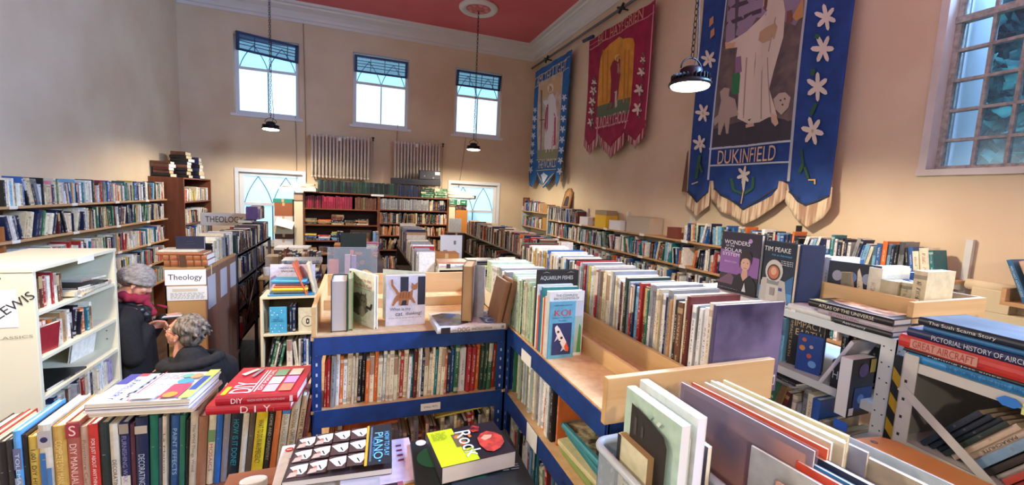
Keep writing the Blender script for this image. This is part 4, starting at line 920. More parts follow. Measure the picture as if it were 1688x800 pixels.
hb = hero(frame(Vector((-.29, 4.80, 1.3005)), Vector((1, 0, 0)), Vector((0, 1, 0)), UP), .10, .16, .14, 'd8705c', 'coral pink box-like book behind the acrylic stand at its left', 'orange', pages='d87c6c'); hb = hero(frame(Vector((-.13, 4.74, 1.3065)), Vector((1, 0, 0)), Vector((0, 1, 0)), UP), .055, .09, .205, 'd8a8b4', 'pale pink thick book behind the acrylic stand', 'pink', pages='e8d8d8'); hb = hero(frame(Vector((-.065, 4.74, 1.3065)), Vector((1, 0, 0)), Vector((0, 1, 0)), UP), .05, .09, .195, 'a87cb0', 'mauve thick book beside the pale pink one at the acrylic stand', 'purple', pages='e8d8d8')
ob = crate('wooden_box', 'orange-brown wooden box on the middle bookcase behind the acrylic stand', (-.38+.09, 5.85, 1.3008), (.02, 6.15, 1.47), 'b87838')
row((-.28, 6.45, 1.3005), B, .22, h=(.24, .3), t=(.03, .05), pal=mix(navy=2, brown=1, black=1), name='tall behind the wooden box in the middle', lean=0)
hb = hero(*facing((-.10, 6.35), (.18, 6.33), 1.3005, .33, .03), '3f2c22', 'tall dark book with golden figures facing out behind the wooden box', 'brown')
Print(hb).rect(.08, .05, .45, .9, '8a6a34').rect(.55, .05, .92, .9, '7a5a2c').disc(.28, .6, .14, 'c89a4c').disc(.73, .55, .14, 'c8803c').done()
pile((.14, 6.0, 0), B, 1.3005, 6, 'in the pinkish pile in the middle', mix(pink=2, orange=1, maroon=1, cream=2), t=(.02, .045), h=(.22, .26)); row((.2, 6.2, 1.3005), B, .1, h=(.3, .33), t=(.03, .04), pal=mix(grey=1, sky_blue=1), name='right of the golden figures', lean=0)
# second run, right of the middle: big pale books with a white panel and a cardboard box at its end
run('waist-high bookcase right of the middle ending in a cardboard box', .62, 1.16, 4.9, 7.4, 1.30, mat('5a4a3c', .6), (.95, .6))
row((.64, 7.3, 1.3005), A, 1.25, h=(.28, .38), t=(.03, .05), d=(.25, .3), pal=mix(grey=6, brown=3, purple=2, navy=2, cream=3, tan=2), name='among the tall books right of the middle', lean=0)
row((.62, 5.95, 1.3005), A, .75, h=(.2, .27), t=(.02, .04), d=(.25, .3), pal=PALE, name='at the near end of the run right of the middle', lean=0)
crate('cardboard_box', 'small orange-brown cardboard box at the end of the run right of the middle', (.84, 4.93, 1.3008), (1.14, 5.15, 1.49), 'b87c40')
pb = thing('display_board', 'white display board with small pictures standing behind the cardboard box', 'board', (1.1, 5.3, 1.3)); MB().box((.98, 5.3, 1.302), (1.26, 5.312, 1.68)).build('board', mat('d0d2d4', .6), pb)
MB().box((1.02, 5.296, 1.44), (1.07, 5.2995, 1.49)).box((1.14, 5.296, 1.44), (1.18, 5.2995, 1.48)).box((1.15, 5.296, 1.56), (1.18, 5.2995, 1.61)).build('small_picture', mat('7a7a7a', .6), pb)
MB().box((.98, 5.312, 1.302), (1.0, 5.36, 1.31)).box((1.24, 5.312, 1.302), (1.26, 5.36, 1.31)).build('foot', mat('b0b0b0', .6), pb)
row((.57, 4.88, 1.30), A, .5, h=(.25, .30), t=(.02, .035), d=(.16, .19), pal=mix(grey=5, white=4, blue=1, cream=2), name='among the big pale books left of the cream case', lean=0)
run('narrow grey bookcase under the big pale books in the middle', .55, .75, 4.3, 4.89, 1.30, mat('8a8880', .6))
# cream case with piles on top and a row inside
cx0, cx1, cy0, cy1, cz = .765, 1.62, 4.25, 4.55, 1.44
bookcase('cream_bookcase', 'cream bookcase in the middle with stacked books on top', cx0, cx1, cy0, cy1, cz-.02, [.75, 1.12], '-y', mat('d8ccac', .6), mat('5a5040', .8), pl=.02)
row((cx0+.03, cy0+.02, 1.1205), B, .8, h=(.17, .25), t=(.018, .032), pal=mix(green=2, pink=2, cream=4, white=4, red=2, black=3, yellow=2), name='inside the cream bookcase', lean=.05)
row((cx0+.03, cy0+.02, .7505), B, .8, h=(.17, .25), t=(.018, .032), pal=GEN, name='low inside the cream bookcase', lean=.05)
z = cz+.0005
hb = hero(*flat_spine((.775, 4.25), (1.09, 4.24), z+.045, .22, .045), 'e0dcd0', 'thick white book with a portrait on its spine lying on the cream case', 'white'); Print(hb, 'spine').rect(0, .62, 1, .75, '4a3a34').text('Collected', .5, .85, 'c84c30', w=.2, down=True).text('Travellers', .5, .3, '5a7a9a', w=.36, down=True).done()
hb = hero(*flat_spine((.775, 4.26), (1.10, 4.25), z+.065, .22, .019), 'c8906c', 'salmon magazine lying on the thick white book of the cream case', 'orange', hard=False)
hb = hero(*flat_spine((1.10, 4.24), (1.385, 4.23), z+.028, .2, .028), 'c4cc4c', 'lime green book under black ones on the cream case', 'yellow')
hb = hero(*flat_spine((1.08, 4.25), (1.40, 4.24), z+.05, .22, .021), '232328', 'black book on the lime green one on the cream case', 'black'); hb = hero(*flat_spine((1.09, 4.25), (1.39, 4.25), z+.075, .22, .022), '3a3438', 'topmost dark book on the lime green one on the cream case', 'black')
hb = hero(*flat_spine((1.40, 4.23), (1.75, 4.23), z+.04, .22, .04), '9fd0dc', 'pale turquoise book lying at the right of the cream case', 'sky blue'); hb = hero(*flat_spine((1.37, 4.25), (1.70, 4.24), z+.066, .22, .025), 'd8a0a8', 'pink book lying on the pale turquoise one on the cream case', 'pink')
# long runs to the right
run('long waist-high bookcase between the middle and the right wall', 1.98, 2.52, 4.4, 8.2, 1.45, mat('6a5c4c', .6), (1.1, .75, .4))
row((2.0, 8.1, 1.4505), A, 3.6, h=(.18, .27), t=(.02, .04), d=(.18, .24), pal=mix(brown=4, cream=4, grey=4, black=3, red=2, tan=2, orange=1, navy=2), name='on top of the long bookcase near the right wall', lean=.05)
row((2.27, 8.1, 1.4505), A, 3.6, h=(.16, .24), t=(.02, .04), d=(.16, .22), pal=PALE, name='in the rear row of the long bookcase near the right wall', lean=.05)
row((2.0, 8.1, 1.1005), A, 3.6, h=(.18, .27), t=(.02, .04), d=(.18, .24), pal=DARK, name='on the second level of the long bookcase near the right wall', lean=.1)
hb = hero(*facing((1.70, 8.30), (1.94, 8.28), 1.4505, .27, .02), 'b4b8bc', 'large grey board-like book standing on the small dark cupboard by the right window', 'grey', hard=False)
run('low bookcase close behind the aquarium books', 1.0, 1.5, 2.5, 4.0, 1.40, mat('8a7050', .6), (1.05,))
row((1.26, 3.98, 1.4005), A, 1.3, h=(.17, .22), t=(.02, .035), d=(.16, .2), pal=mix(navy=3, black=4, white=2, cream=3, yellow=1), name='in the right row behind the aquarium books', lean=0)
row((1.02, 3.0, 1.4005), A, .5, h=(.2, .24), t=(.02, .035), d=(.2, .22), pal=PALE, name='in the left row behind the aquarium books', lean=0)
run('bookcase beside the right wall carrying paperbacks in rows', 1.64, 2.10, 2.70, 4.2, 1.43, mat('8a7050', .6), (1.1, .75))
row((1.66, 4.15, 1.4305), A, 1.42, h=(.17, .22), t=(.02, .035), d=(.14, .2), pal=mix(red=4, cream=5, white=5, orange=2, maroon=2, black=1, green=1), name='on the paperback bookcase beside the right wall', lean=.1)
row((1.90, 4.15, 1.4305), A, 1.42, h=(.16, .2), t=(.02, .035), d=(.14, .2), pal=PALE, name='in the rear row of the paperback bookcase beside the right wall', lean=.1)
tag(MB().lathe([(.02, 0), (.12, .01), (.16, .05), (.15, .10), (.08, .14), (.01, .15)], 20, Matrix.Translation(at(795, 424, y=8.62))).build('black_hat', mat('18181c', .8), smooth=True), 'black rounded hat resting below the right lower window', 'hat')
crate('dark_cupboard', 'small dark cupboard below the right lower window', (1.64, 8.1, 0), (1.97, 8.4, 1.444), '4a3c34', 'cupboard')
hs = thing('hat_stand', 'dark stand under the black hat', 'stand', (2.0, 8.6, 0)); q = at(795, 424, y=8.62); MB().box((q.x-.15, 8.50, 0), (q.x+.15, 8.75, q.z)).build('body', mat('2a2624', .7), hs)

# ---------------------------------------------------------------- the blue shelving rack in the centre
RZ = 1.65
def blue_rack(label, x0, x1, y0, y1, group=None):
    t = thing('blue_shelving_rack', label, 'shelving', ((x0+x1)/2, (y0+y1)/2, 0), group)
    for a, sx in ((x0, 1), (x1, -1)):
        for b_, sy in ((y0, 1), (y1, -1)):
            m = MB(); m.box((a, b_, 0), (a+.036*sx, b_+.003*sy, RZ+.0)).box((a, b_, 0), (a+.003*sx, b_+.036*sy, RZ))
            m.build('post', BLUE, t)
            hl = MB(); z = .06
            while z < RZ-.02:
                hl.box((a+.016*sx, b_-.0006*sy, z), (a+.022*sx, b_-.0001*sy, z+.012)).box((a-.0006*sx, b_+.016*sy, z), (a-.0001*sx, b_+.022*sy, z+.012)); z += .04
            hl.build('slot', mat('c8cdd8', .5), t)
    for z in (RZ, 1.365, 1.03, .68, .3):
        MB().box((x0+.01, y0-.004, z-.068), (x1-.01, y0-.001, z)).box((x0+.01, y1+.001, z-.068), (x1-.01, y1+.004, z)).box((x0-.004, y0+.01, z-.068), (x0-.001, y1-.01, z)).box((x1+.001, y0+.01, z-.068), (x1+.004, y1-.01, z)).build('beam', BLUE, t)
        MB().box((x0-.0008, y0-.0008, z-.012), (x1+.0008, y1+.0008, z+.0)).build('shelf_board', PLY, t)
    return t
fr_ = blue_rack('blue metal rack facing the camera with cat and dog books on top', -.16, .60, 1.66, 2.32)
rr_ = blue_rack('blue metal rack running towards the camera with the koi booklet on it', .585+.02, 1.14, .87, 1.655)
rb_ = blue_rack('blue metal rack under the far half of the row of art books', .605, 1.14, 1.665, 2.40)
lb = MB().box((.245, 1.654, 1.315), (.325, 1.6555, 1.345)).build('shelf_label', PAPER); attach(lb, fr_)
tx = MB(); add_text(tx, 'SMALL PETS', Vector((.285, 1.6535, 1.33)), Vector((1, 0, 0)), UP, width=.055, height=.008); tx.build('title', mat('303038', .6), lb)
for y, z, hh in ((1.42, 1.60, .045), (1.33, 1.335, .07)):
    lb = MB().box((.597, y-.05, z-hh/2), (.5985, y+.045, z+hh/2)).build('shelf_label', PAPER); attach(lb, rr_)
# wooden tray on the front rack
t = thing('wooden_tray', 'pine display tray on the blue rack around the cat and dog books', 'tray', (.2, 2.0, RZ))
MB().box((-.158, 1.66, RZ+.001), (-.142, 2.32, RZ+.115)).build('side_board', PINEY, t, bevel=.001)
MB().box((-.142, 2.30, RZ+.001), (.598, 2.318, RZ+.115)).build('back_board', PINE, t, bevel=.001); MB().box((-.142, 1.66, RZ+.0005), (.598, 2.30, RZ+.006)).build('base_board', PLY, t)
MB().box((-.142, 2.02, RZ+.006), (.598, 2.035, RZ+.05)).build('divider', PINE, t, bevel=.001)
FZ = RZ+.0065
# wooden trough on the right-hand rack
t = thing('wooden_trough', 'long pine trough on the blue rack holding the tall art books', 'trough', (.86, 1.6, RZ))
MB().box((.575, .845, RZ-.0), (1.137, .863, RZ+.120)).build('end_board', PINE, t, bevel=.0015)
MB().box((.90, .863, RZ+.0005), (.915, 2.40, RZ+.075)).build('divider', PINEY, t, bevel=.001); MB().box((.775, .98, RZ+.0005), (.79, 2.40, RZ+.055)).build('divider', PINEY, t, bevel=.001)
MB().box((.607, .863, RZ+.0002), (1.137, 2.40, RZ+.0045)).build('base_board', PLY, t); MB().box((1.127, 1.15, RZ+.001), (1.139, 2.40, RZ+.12)).build('side_board', PINEY, t)
MB().box((.607, 1.655, RZ+.001), (.618, 2.40, RZ+.08)).build('side_board', mat('e4dcc0', .6), t)
TZ = RZ+.005
# rows of small books inside the racks
bp = mix(white=16, cream=20, yellow=6, red=5, blue=4, green=4, orange=4, black=5, navy=3, maroon=2, teal=2, grey=4, purple=1, ivory=8)
row((-.12, 1.672, 1.3655), B, .55, h=(.175, .215), t=(.008, .018), d=(.13, .17), pal=bp, name='in the upper row of the blue rack', lean=.02, skew=.03)
row((.435, 1.672, 1.3655), B, .16, h=(.19, .21), t=(.014, .022), d=(.13, .17), pal=mix(red=3, green=2, orange=2, dark_green=2, maroon=1), name='at the right end of the upper row of the blue rack', lean=0, skew=.04)
row((-.12, 1.672, 1.0305), B, .71, h=(.16, .24), t=(.009, .02), d=(.13, .17), pal=mix(white=10, cream=14, ivory=10, red=4, black=5, brown=4, maroon=3, grey=4, orange=2, tan=6), name='in the lower row of the blue rack', lean=.02)
hb = hero(frame(Vector((-.1, 1.675, 1.235)), Vector((-.13, 0, 1)).normalized(), Vector((0, 1, 0)), Vector((-1, 0, -.13)).normalized()) @ Matrix.Translation((0, 0, -.26)), .012, .14, .26, 'd8622c', 'thin orange book lying along the top of the lower row of the blue rack', 'orange')
hb = hero(frame(Vector((.31, 1.675, 1.262)), Vector((-.1, 0, 1)).normalized(), Vector((0, 1, 0)), Vector((-1, 0, -.1)).normalized()) @ Matrix.Translation((0, 0, -.2)), .008, .14, .2, 'c8b44c', 'thin yellow booklet lying along the top of the lower row of the blue rack', 'yellow')
for z, nm in ((1.3655, 'upper'), (1.0305, 'lower')):
    row((.625, 1.64, z), A, (.44 if nm == 'upper' else .7), h=(.17, .25), t=(.01, .022), d=(.15, .2), pal=mix(white=8, cream=8, grey=4, green=4, sky_blue=3, teal=2, red=3, black=4, pale_green=4, orange=2), name='in the %s side row below the koi booklet' % nm, lean=.04)
for x0, y1, z in ((.84, 2.39, 1.3655),): row((.63, 2.38, 1.3655), A, .7, h=(.17, .24), t=(.012, .03), d=(.15, .2), pal=GEN, name='inside the far half of the blue rack')
# lying magazines at the near end of the side shelf
z = 1.366
for k, (rgb, lab, tt, tw) in enumerate((('8aa05a', 'olive green magazine at the foot of the pile in the blue side rack', .02, .0), ('d8cc98', 'cream magazine in the pile in the blue side rack', .018, .05), ('2c7a80', 'teal album second from top of the pile in the blue side rack', .022, -.05), ('3f8f98', 'turquoise-edged album with a harbour picture topping the pile in the blue side rack', .02, .03))):
    bb = Vector((1, tw, 0)).normalized(); Z_ = UP.cross(bb)
    hb = hero(frame(Vector((.635+.006*k, 1.16, z)), UP, bb, -Z_) @ Matrix.Translation((0, 0, 0)) if False else frame(Vector((.635+.008*k, .93+.01*k, z)), UP, bb, Z_), tt, .27, .25, rgb, lab, hard=(k > 1)); z += tt+.0006
    if k == 3: Print(hb).photo([(.05, .03), (.97, .03), (.97, .97), (.05, .97)], '3a3428', 'b8b08c', 22).disc(.5, .4, .14, '2a2620').disc(.72, .6, .12, '3a3428').disc(.4, .7, .1, '2c2a20').disc(.7, .25, .1, 'a02c28').rect(.3, .1, .9, .2, '3c3a30').done()
# KOI group: spines to the left, covers towards the camera
def stand(y, h, w_, t_, rgb, label, x=.612, z=TZ, **k):
    """book in the trough whose cover faces the camera at y and whose spine faces left"""
    return hero(frame(Vector((x, y+t_, z)), Vector((0, -1, 0)), Vector((1, 0, 0)), UP), t_, w_, h, rgb, label, **k)
y = 1.262
hb = stand(y, .200, .098, .006, '5fa3bf', 'sky blue KOI booklet with a spotted carp at the front of the row', hard=False, x=.610)
pr = Print(hb); pr.text('A BEGINNERS GUIDE TO', .5, .93, '203040', w=.7).text('KOI', .5, .80, 'c8303a', w=.62, h=.105).lines(.12, .715, 2, .012, .76, '203040').text('Mary Bailey', .5, .66, '182838', w=.3).rect(.14, .06, .88, .62, '20305e')
pr.poly([(.22, .55), (.30, .59), (.42, .52), (.56, .40), (.70, .28), (.80, .17), (.78, .11), (.68, .12), (.54, .20), (.38, .34), (.25, .47)], 'e3d3c4').poly([(.70, .28), (.80, .17), (.78, .11), (.68, .12), (.62, .2)], 'd8552c').disc(.36, .47, .045, '2a2428').disc(.50, .36, .05, '2a2428').disc(.44, .3, .03, '2a2428').poly([(.30, .4), (.22, .3), (.38, .36)], 'c8b8c0').poly([(.55, .22), (.48, .12), (.62, .16)], 'c8b8c0').disc(.74, .16, .01, '101010').done()
y += .008
hb = stand(y, .232, .138, .022, 'd9dad6', 'white aquarium encyclopedia standing behind the KOI booklet', x=.606)
Print(hb).text('THE COMPLETE', .5, .94, '3a3a3a', w=.6).text('ENCYCLOPEDIA OF', .5, .895, '3a3a3a', w=.7).rect(.75, .05, .98, .85, '9fb0a4').poly([(.85, .05), (.97, .05), (.95, .45), (.9, .5)], '3f8a4a').rect(.7, .62, .98, .84, 'b8bcc4').done(); y += .024
for tt, h_, rgb, lab in ((.012, .21, 'e0ceb4', 'cream'), (.010, .205, 'c84a2c', 'red-orange'), (.008, .2, 'e8dcc0', 'ivory'), (.016, .235, '2a7a7c', 'teal'), (.010, .22, '3f5fa0', 'blue'), (.014, .2, 'd8622c', 'orange'), (.012, .235, 'e4e4e0', 'white')):
    hb = stand(y, h_, .14, tt, rgb, '%s spined aquarium book in the row behind the KOI booklet' % lab, hard=False, x=.610); y += tt+.0006
hb = stand(y, .285, .165, .024, '1d1d20', 'black AQUARIUM FISHES book rising above the koi row'); Print(hb).text('AQUARIUM FISHES', .46, .90, 'c8c8c0', w=.80, h=.06).poly([(.1, .965), (.2, .985), (.3, .965), (.2, .975)], '9a9a90').poly([(.7, .965), (.8, .985), (.9, .965), (.8, .975)], '9a9a90').done(); y += .026
row((.612, y+.24, TZ), A, .235, h=(.205, .235), t=(.012, .022), d=(.16, .2), pal=mix(pale_green=7, white=3, black=1, cream=1), name='among the pale green ones behind the aquarium books', lean=0, setback=(0, .006))
row((.615, 2.05, TZ), A, .37, h=(.205, .22), t=(.02, .05), d=(.2, .24), pal=mix(white=4, grey=3, pale_green=3), name='among the big pale ones at the corner of the rack', lean=0, setback=(0, .006))
# the long row of tall art books
hb = stand(.872, .275, .262, .010, '4f4566', 'large mottled purple art book nearest the camera in the trough', x=.925, hard=False)
M2 = noise_mat('mottled_purple_cover', '2f2742', '7a6a86', 5, rough=.4); qd = MB(); qd.box((.0104, .004, .002), (.0108, .26, .273)); qo = qd.build('cover_print', M2); qo.parent = hb[0]
Print(hb).rect(.84, .075, .97, .19, 'd8d4d4').rect(.86, .09, .87, .17, '303030').rect(.885, .09, .9, .17, '303030').rect(.91, .09, .92, .17, '303030').rect(.935, .09, .95, .17, '303030').done()
seq = [('cream', .012), ('white', .016), ('sky blue', .005), ('white', .012), ('grey', .01), ('white', .014), ('white', .012), ('maroon', .016), ('cream', .008), ('brown', .022), ('black', .014), ('cream', .010), ('tan', .012), ('grey', .016), ('navy', .010), ('white', .014), ('ivory', .012), ('cream', .016), ('grey', .016), ('white', .012), ('green', .010), ('brown', .026), ('red', .016), ('sky blue', .024), ('navy', .012), ('red', .010), ('white', .010), ('grey', .012), ('dark green', .016), ('cream', .014), ('maroon', .016), ('white', .012), ('ivory', .010), ('cream', .012), ('grey', .014)]
y = .886; k = 0
while y < 2.36:
    c, tt = seq[k] if k < len(seq) else (pick(PALE), random.uniform(.01, .022))
    b = book(frame(Vector((.925+random.uniform(0, .012), y+tt, TZ)), Vector((0, -1, 0)), Vector((1, 0, 0)), UP), tt, random.uniform(.19, .21), random.uniform(.245, .278), c, 'in the long row of tall art books', hard=random.random() < .7); y += tt+.0008; k += 1
ROWS['in the long row of tall art books'].reverse()
# cat and dog books on the front rack
def foreedge(x0, x1, y, z, h, d, rgb, label, tw=0, **k):
    """thick book whose page edges face the camera"""
    Yd = Vector((math.sin(tw), -math.cos(tw), 0)); Xd = Yd.cross(UP)
    return hero(frame(Vector((x1, y, z))-Yd*d, Xd, Yd, UP), x1-x0, d, h, rgb, label, **k)
hb = foreedge(-.094, -.036, 1.69, FZ, .200, .14, '2c3a34', 'thick book with grey page edges facing out left of the cat books', pages='bdb4ac')
hb = foreedge(-.034, -.016, 1.70, FZ, .208, .15, '7c9a4c', 'green spotted book standing between grey page edges and the perfect cat guide', pages='c8c0b0')
pr = Print(hb, 'spine'); pr.done()
M_, t_, d_, h_ = facing((-.035, 1.86), (.062, 1.70), FZ, .215, .016)
hb = hero(M_, t_, d_, h_, 'e2dfd2', 'white guide to the perfect cat with a tabby kitten on its cover', 'white')
pr = Print(hb); pr.text('21', .15, .87, 'b8c4c8', h=.09).text('Days to the', .62, .85, 'd07050', w=.5).text('Perfect Cat', .58, .76, 'd8603c', w=.66, h=.06).rect(.08, .69, .9, .695, '6a6a6a')
pr.poly([(.05, .52), (.2, .56), (.38, .60), (.5, .58), (.62, .60), (.72, .52), (.70, .40), (.78, .30), (.66, .22), (.4, .16), (.2, .2), (.06, .3)], '6a625c').disc(.6, .45, .13, '8c8278').disc(.3, .4, .14, '4a4440').disc(.55, .26, .12, 'a89c90').poly([(.5, .55), (.53, .65), (.58, .56)], '6a625c').poly([(.64, .56), (.7, .63), (.7, .52)], '6a625c').disc(.56, .47, .018, '202020').disc(.65, .46, .018, '202020').poly([(.72, .35), (.9, .33), (.95, .45), (.9, .46), (.86, .38), (.72, .40)], '3a3430').lines(.5, .08, 1, .02, .25, '8a8a8a').done()
hb = foreedge(.055, .072, 1.72, FZ, .212, .13, 'c8a060', 'slim book with an orange-brown back close behind the perfect cat guide', tw=.3)
M_, t_, d_, h_ = facing((.106, 1.728), (.265, 1.735), FZ, .208, .014)
hb = hero(M_, t_, d_, h_, 'd3cbd0', 'pale book asking What is my cat thinking? with a walking tabby', 'white', hard=False)
pr = Print(hb); pr.rect(.36, .40, .56, .97, '2a2c38').rect(.80, .40, .99, .97, '2a2c38').poly([(.54, .5), (.36, .40), (.4, .40)], '2a2c38')
CT = 'a8673c'
pr.poly([(.27, .60), (.32, .66), (.45, .69), (.60, .67), (.68, .72), (.66, .56), (.60, .51), (.42, .50), (.30, .50)], CT).poly([(.28, .62), (.22, .56), (.15, .41), (.20, .40), (.27, .48), (.34, .52)], CT).poly([(.34, .53), (.33, .41), (.38, .41), (.42, .52)], CT).poly([(.52, .53), (.51, .42), (.56, .42), (.58, .54)], CT).poly([(.60, .55), (.70, .44), (.75, .44), (.66, .57)], CT)
pr.disc(.71, .76, .075, CT, sq=.95).poly([(.64, .79), (.63, .86), (.69, .82)], CT).poly([(.73, .82), (.79, .86), (.78, .78)], CT).poly([(.27, .62), (.22, .70), (.13, .80), (.12, .92), (.17, .93), (.18, .82), (.28, .72), (.32, .65)], CT)
for q in (.36, .43, .5, .57): pr.poly([(q, .67), (q+.02, .67), (q, .55), (q-.02, .56)], '7a4526')
pr.text('What is my', .36, .33, '2c2c34', w=.52).text('cat', .33, .235, '101014', h=.065).text('thinking?', .70, .232, '2c2c34', w=.40).lines(.08, .155, 1, .018, .82, '5a5a60').lines(.4, .10, 1, .014, .25, '9a98a0').done()
M_, t_, d_, h_ = facing((.10, 1.84), (.262, 1.757), FZ, .215, .003)
hb = hero(M_, t_, d_, h_, 'd5e4dc', 'pale green-white folded card behind the walking tabby book', 'pale green', hard=False)
hb = hero(*flat_spine((.292, 1.59), (.575, 1.595), FZ+.024, .22, .024), 'd8d4d0', 'large white Dog encyclopedia lying flat on the blue rack', 'white', pages='d8d4cc')
# flat book prints: u runs from the spine (near edge) away, v from foot (right) to head (left)
Print(hb, 'spine').rect(.0, .82, 1, .95, '2c2224').text('THE', .5, .765, '6a5a4a', w=.06, down=True).text('DOG', .5, .63, '7a4e3c', w=.17, h=.72, down=True).text('ENCYCLOPEDIA', .5, .36, '5a4a42', w=.30, h=.4, down=True).rect(.25, .03, .75, .07, '8a8a8a').done()
pr = Print(hb); pr.photo([(.12, .95), (.08, .7), (.2, .52), (.5, .48), (.8, .55), (.9, .8), (.8, .97)], '2c2226', '8a7a78', 14).poly([(.55, .7), (.75, .6), (.85, .68), (.7, .8)], '3a6ac0').rect(.1, .04, .9, .3, '3f6a9a').text('DOG', .5, .17, 'c8d8e8', w=.7, h=.18).done()
DZ = FZ+.0245
hb = foreedge(.395, .440, 1.635, DZ, .235, .16, '6a5040', 'thick brown-edged book with figures on its cover standing on the Dog encyclopedia', tw=-.35, pages='b89468')
Print(hb).done()
Print(hb, 'front').rect(.06, .06, .94, .94, '3f3430').disc(.3, .45, .12, 'c87848').disc(.5, .38, .13, 'd8b498').disc(.7, .46, .12, 'b86038').disc(.35, .22, .12, 'd8c8b8').lines(.15, .85, 4, .06, .7, 'd8d0c0').done()
hb = hero(*facing((.455, 1.73), (.505, 1.69), DZ, .225, .004), 'b9bcc0', 'thin grey-blue open cover standing on the Dog encyclopedia', 'grey', hard=False)
hb = hero(frame(Vector((.56, 1.60, FZ)), Vector((.97, 0, -.2)).normalized(), Vector((0, 1, 0)), Vector((.2, 0, .97)).normalized()), .022, .14, .205, '8a6448', 'worn brown paperback leaning right against the pale green books', 'brown', hard=False, pages='a88862')
hb = hero(frame(Vector((.535, 1.61, FZ)), Vector((.97, 0, -.2)).normalized(), Vector((0, 1, 0)), Vector((.2, 0, .97)).normalized()), .02, .14, .2, '9a7050', 'second worn brown paperback leaning right beside the Dog encyclopedia', 'brown', hard=False, pages='b0906a')
# ---------------------------------------------------------------- foreground row of home-improvement books
FY_, FS = 1.62, 1.160
t = thing('front_bookcase', 'low wooden bookcase in the foreground under the DIY books', 'bookcase', (-.6, 1.75, 0))
MB().box((-1.40, 1.60, FS-.022), (-.175, 1.90, FS)).build('shelf', BROWNX, t, bevel=.002)
MB().box((-1.40, 1.60, .80-.022), (-.175, 1.90, .80)).build('shelf', BROWNX, t)
MB().box((-1.40, 1.60, 0), (-1.378, 1.90, FS-.022)).build('side_panel', BROWNWOOD, t); MB().box((-.197, 1.60, 0), (-.175, 1.90, FS-.022)).build('side_panel', BROWNWOOD, t)
MB().box((-1.40, 1.895, 0), (-.175, 1.905, FS+.05)).build('back_panel', BROWNX, t)
row((-1.37, 1.63, .8005), B, 1.16, h=(.2, .28), t=(.02, .04), pal=GEN, name='low in the front bookcase')
SP = [(-62, -40, .25, '4a3428', 'dark brown', None, None), (-40, -22, .25, 'b0382c', 'red', None, None), (-22, -8, .245, 'd8c8a0', 'cream', None, None), (-8, 8, .245, '2a2422', 'black-brown', None, None), (8, 19, .25, '34302c', 'charcoal', None, None), (20, 34, .275, '5a9ac8', 'bright sky-blue', 'TOLEMAN', 'c8dce8'), (34, 42, .26, '26221f', 'slim black', None, None), (42, 60, .25, 'd0b050', 'mustard yellow', '1,001 DIY HINTS', '2a2620'),
      (61, 83, .285, 'd2c6ac', 'thick cream and blue', None, None), (84, 107, .275, 'c39a4a', 'thick ochre', 'COMPLETE DIY MANUAL', 'e8cc7a'), (107, 131, .282, 'a85a4a', 'thick brick-red', 'DIY MANUAL', 'eec8b4'), (131, 144, .265, 'c0a088', 'tan', 'Furniture Care', '8a6a5a'), (145, 162, .27, 'c03428', 'bright red', 'FOR JUST ABOUT ANYTHING', 'f2d8cc'), (162, 180, .27, '2a3430', 'dark green-black', None, None),
      (181, 195, .265, 'd3c8ae', 'cream decorating', 'DECORATING', '3a3a40'), (196, 212, .262, '2b2c4e', 'indigo and white', 'FURNISHING WAX', '8a86a8'), (213, 221, .255, '5a3038', 'slim maroon', None, None), (222, 243, .275, '232b48', 'thick navy decorating', 'DECORATING', 'b8c4d4'), (245, 259, .278, '1f6a52', 'bottle green', None, None), (259, 266, .265, '4a5060', 'slim slate', None, None), (267, 274, .272, 'cfc2a6', 'slim cream', 'La Maison', '6a5a4a'),
      (279, 294, .268, '2f5486', 'mid-blue', 'PAINT EFFECTS', '9ab8cc'), (295, 304, .268, '2a6a4e', 'slim green', None, None), (304, 310, .25, '22221f', 'very slim black', None, None), (311, 324, .278, 'cabfa8', 'greyish cream', 'The Wild Things Wood', '6a6258'), (325, 340, .255, '9a6a4c', 'plain tan-brown', None, None), (341, 353, .28, 'd8cdae', 'cream and green', 'MOSAICS', 'b04838'),
      (354, 364, .277, '2a62a4', 'royal blue', None, None), (365, 376, .274, '8c8484', 'warm grey', None, None), (377, 396, .276, '1c2830', 'thick black-teal', 'HOW IS IT DONE?', '2f8f98'), (397, 407, .278, 'd0c4ac', 'pale cream slim', None, None), (408, 417, .272, '5a4a38', 'dark olive brown', None, None), (418, 437, .265, 'd8b928', 'bright yellow', 'WHAT TO DO IN AN EMERGENCY', '2a2418'), (438, 448, .28, '2a2420', 'black carpentry', 'HOME AND CARPENTRY', 'a89878'),
      (449, 459, .285, 'c4642c', 'rust orange', None, None), (460, 473, .285, 'c8b898', 'cream with blue top', 'YOUR HOUSE BOOK', '8a7a62'), (474, 488, .295, 'c3ae8c', 'sand coloured crafts', 'TRADITIONAL CRAFTS IN BRITAIN', '4a3c2c'), (489, 499, .29, 'bfa27c', 'pale tan', 'HOME PLUMBER', '3a3a34'), (500, 505, .28, '6a2a28', 'slim dark red', None, None)]
prev = -9
